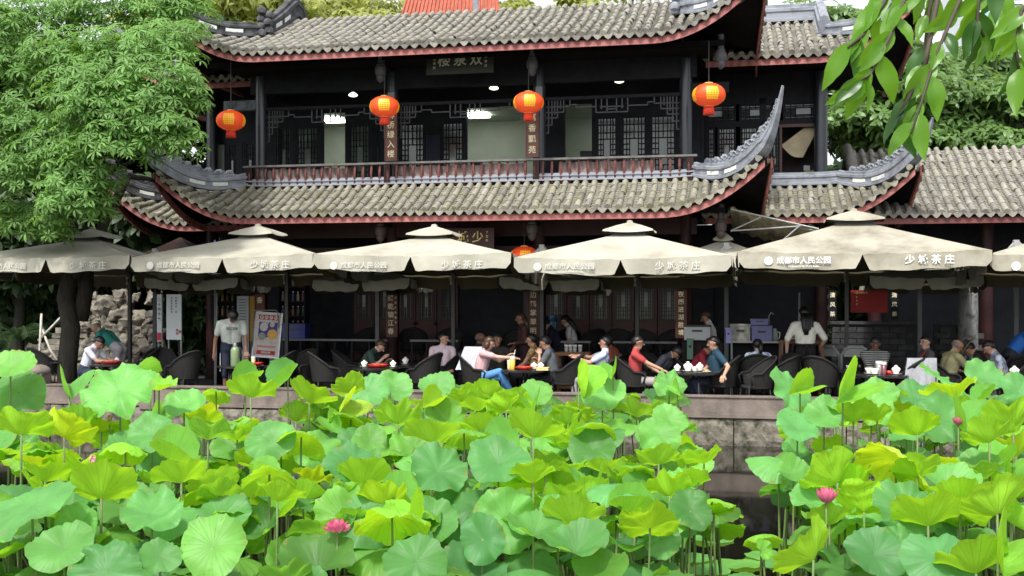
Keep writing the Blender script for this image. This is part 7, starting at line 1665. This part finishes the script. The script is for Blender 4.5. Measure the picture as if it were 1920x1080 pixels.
# dark hedge, and an unseen wall added to block bright horizon gaps
def hedge(px0,px1,b,h,label,m_,n):
    a0,a1=A_at(px0,b),A_at(px1,b); t=thing('hedge',label,'hedge',W((a0+a1)/2,b,ZT),ROT); L_=a1-a0
    pos=np.stack([rng.uniform(-L_/2,L_/2,n),rng.uniform(-.6,.6,n),h*rng.random(n)**.85],1); V,F=scatter(sl_l,pos,unit(rng.normal(size=(n,3))+np.array([0,-.6,.6])),rng.uniform(.7,1.2,n)); part('foliage',np_mesh('foliage',V,F,m_),None,t,kind='stuff')
    for i in range(9): mb=MB(); mb.tube([(-L_/2+L_*(i+.5)/9,.1,0),(-L_/2+L_*(i+.5)/9+.2,.1,h*.8)],.05,6); part('stem',mb,BARKD,t)
hedge(-140,420,32.5,4.6,'dark green hedge behind rockery and left tree',LEAF_D,3600); hedge(1560,1640,36,6.5,'dark green hedge showing between right wing and low hall',LEAF_D,900)
t=thing('backing_wall','added dark backing wall far behind the pavilion','wall',W(-5,42,ZT),ROT); mb=MB(); mb.box((0,0,2.2),(70,.3,4.4)); part('wall',mb,mat('added dark backing wall',(.03,.03,.03),.9,var=.4,scale=1),t); mb=MB(); mb.box((0,0,4.48),(70.2,.6,.14)); part('coping',mb,TILE_UP,t)
# red tiled house behind the main roof
D=70; c=P(845,30,D); t=thing('red_roofed_house','distant house with orange red tiled roof and teal eaves','building',(c.x,c.y,ZT)); t.scale=(.72,1,1); ORT=mat('orange red roof tile',srgb(166,86,64),.7,var=.3,scale=2)
mb=MB(); hz_=c.z-ZT; mb.box((0,3,hz_/2-.4),(8.6,6,hz_-.8)); part('wall',mb,mat('cream wall',srgb(200,190,170),.8),t)
mb=MB(); w_=3.6; mb.box((0,-.3,hz_-.35),(8.4,.5,.32)); part('eaves',mb,mat('teal eaves paint',srgb(40,140,130),.6),t)
rb=MB(); rb.add([(-4.3,-.5,hz_-.2),(4.3,-.5,hz_-.2),(4.0,3,hz_+2.4),(-4.0,3,hz_+2.4),(4.3,6.5,hz_-.2),(-4.3,6.5,hz_-.2)],[(0,1,2,3),(3,2,4,5)]); rf=part('roof',rb,ORT,t)
for i in range(26):
    x=-4.2+8.4*i/25; mb=MB(); mb.tube([(x,-.52,hz_-.16),(x*.95,3,hz_+2.44)],.085,6); part('roof_tile_row',mb,ORT,rf,smooth=True)
mb=MB(); mb.box((2.2,-.6,hz_+.4),(.5,.35,1.6)); part('corner_ornament',mb,GREYPL,rf)
# pale tower block far right
D=120; c=P(1862,20,D); t=thing('tower_block','pale hazy tower block at the upper right between leaves','building',(c.x,c.y,ZT)); TW=mat('pale tower render',srgb(214,220,226),.7); hh=c.z-ZT+6
mb=MB(); mb.box((0,3,hh/2),(6.4,6,hh)); part('wall',mb,TW,t); wm=MB(); wm.box((0,0,0),(1.1,.1,1.3)); wme=wm.mesh('window',mat('tower glass',srgb(150,180,205),.2))
for i in range(4):
    for j in range(11): put('window',wme,t,(-2.3+1.55*i,-.03,hh-1.6-2.6*j))
for j in range(11): mb=MB(); mb.box((0,-.12,hh-2.6-2.6*j),(6.5,.2,.25)); part('floor_band',mb,TW,t)
# ================================================================== branch hanging in front of the camera, upper right
BL=leaf_mat('hanging branch leaf',(.10,.24,.02),(.14,.28,.03),(.34,.62,.03),.5,.35,.15,scale=3)
BL2=leaf_mat('shaded branch leaf',(.035,.10,.018),(.05,.12,.02),(.12,.30,.02),.3,.35,.15,scale=3)  # darker copy of the branch leaf, shade put into its colour
def bleaf_mesh(seed):
    r=random.Random(seed); mb=MB(); G=[]; L_=1.0; n=9
    for j in range(n+1):
        q=j/n; w_=.20*math.sin(math.pi*q**.80)**.95*(1-.12*q)+.002; zz=-.16*q*q+.02*math.sin(q*9+seed); sxx=.05*math.sin(q*3+seed)
        G.append([(sxx+u*w_,q*L_,zz+.30*abs(u)*w_+.012*math.sin(q*26+u*3)*abs(u)) for u in (-1,-.5,0,.5,1)])
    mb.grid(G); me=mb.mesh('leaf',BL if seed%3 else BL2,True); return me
BLM=[bleaf_mesh(i) for i in range(6)]
root=P(1820,-330,4.2); t=thing('overhanging_branch','leafy green branch hanging into the upper right corner','branch',root); iv=Matrix.Translation(-root); rr=random.Random(5); TW_=mat('twig bark',(.06,.045,.03),.8)
twigs=[ [(1830,-60,4.1),(1795,10,4.0),(1752,110,3.9),(1728,190,3.85),(1708,250,3.8)],[(1760,-60,3.8),(1700,-10,3.75),(1668,70,3.7),(1632,140,3.7),(1612,152,3.7)],[(1700,-60,4.0),(1660,0,3.9),(1625,60,3.9),(1590,90,3.9)],[(1900,-60,4.0),(1835,0,4.0),(1832,40,4.0),(1845,70,4.0)],[(1980,-40,3.7),(1915,20,3.7),(1905,90,3.7),(1912,140,3.7)],[(1760,-50,4.3),(1742,20,4.3),(1732,110,4.3),(1722,170,4.3)],[(1735,120,3.95),(1705,180,3.9),(1680,230,3.9)],[(1880,-50,4.4),(1872,30,4.4),(1858,80,4.4)]]
hub=[iv@root]; nl=0
for k,tw in enumerate(twigs):
    pts=[iv@P(*q) for q in tw]; mb=MB(); mb.tube([iv@root,pts[0].lerp(iv@root,.4)]+pts,[.012,.010]+[.009-.0014*i for i in range(len(pts))],6); part('twig',mb,TW_,t,smooth=True)
    for i in range(len(pts)-1):
        n=3 if k in(0,1,6) else 3
        for j in range(n):
            f=(j+rr.random()*.6)/n; p=pts[i].lerp(pts[i+1],f); d=(pts[i+1]-pts[i]).normalized(); sg=1 if j%2 else -1
            dr=(d*.75+Vector((sg*rr.uniform(.25,.8),rr.uniform(-.5,.4),-rr.uniform(.25,.9)))).normalized()
            up=Vector((rr.uniform(-.9,.9),-rr.uniform(.4,1.2),rr.uniform(-.2,.9))); x=dr.cross(up).normalized(); z_=x.cross(dr); s_=rr.uniform(.11,.185)
            put('leaf',BLM[rr.randrange(6)],t,M=Matrix.Translation(p)@Matrix(((x.x,dr.x,z_.x,0),(x.y,dr.y,z_.y,0),(x.z,dr.z,z_.z,0),(0,0,0,1)))@Matrix.Scale(s_,4)); nl+=1
mb=MB(); mb.tube([iv@root,Vector((.5,.2,.5)),Vector((2.5,-.5,.4))],[.03,.045,.07],8); part('limb',mb,TW_,t,smooth=True)
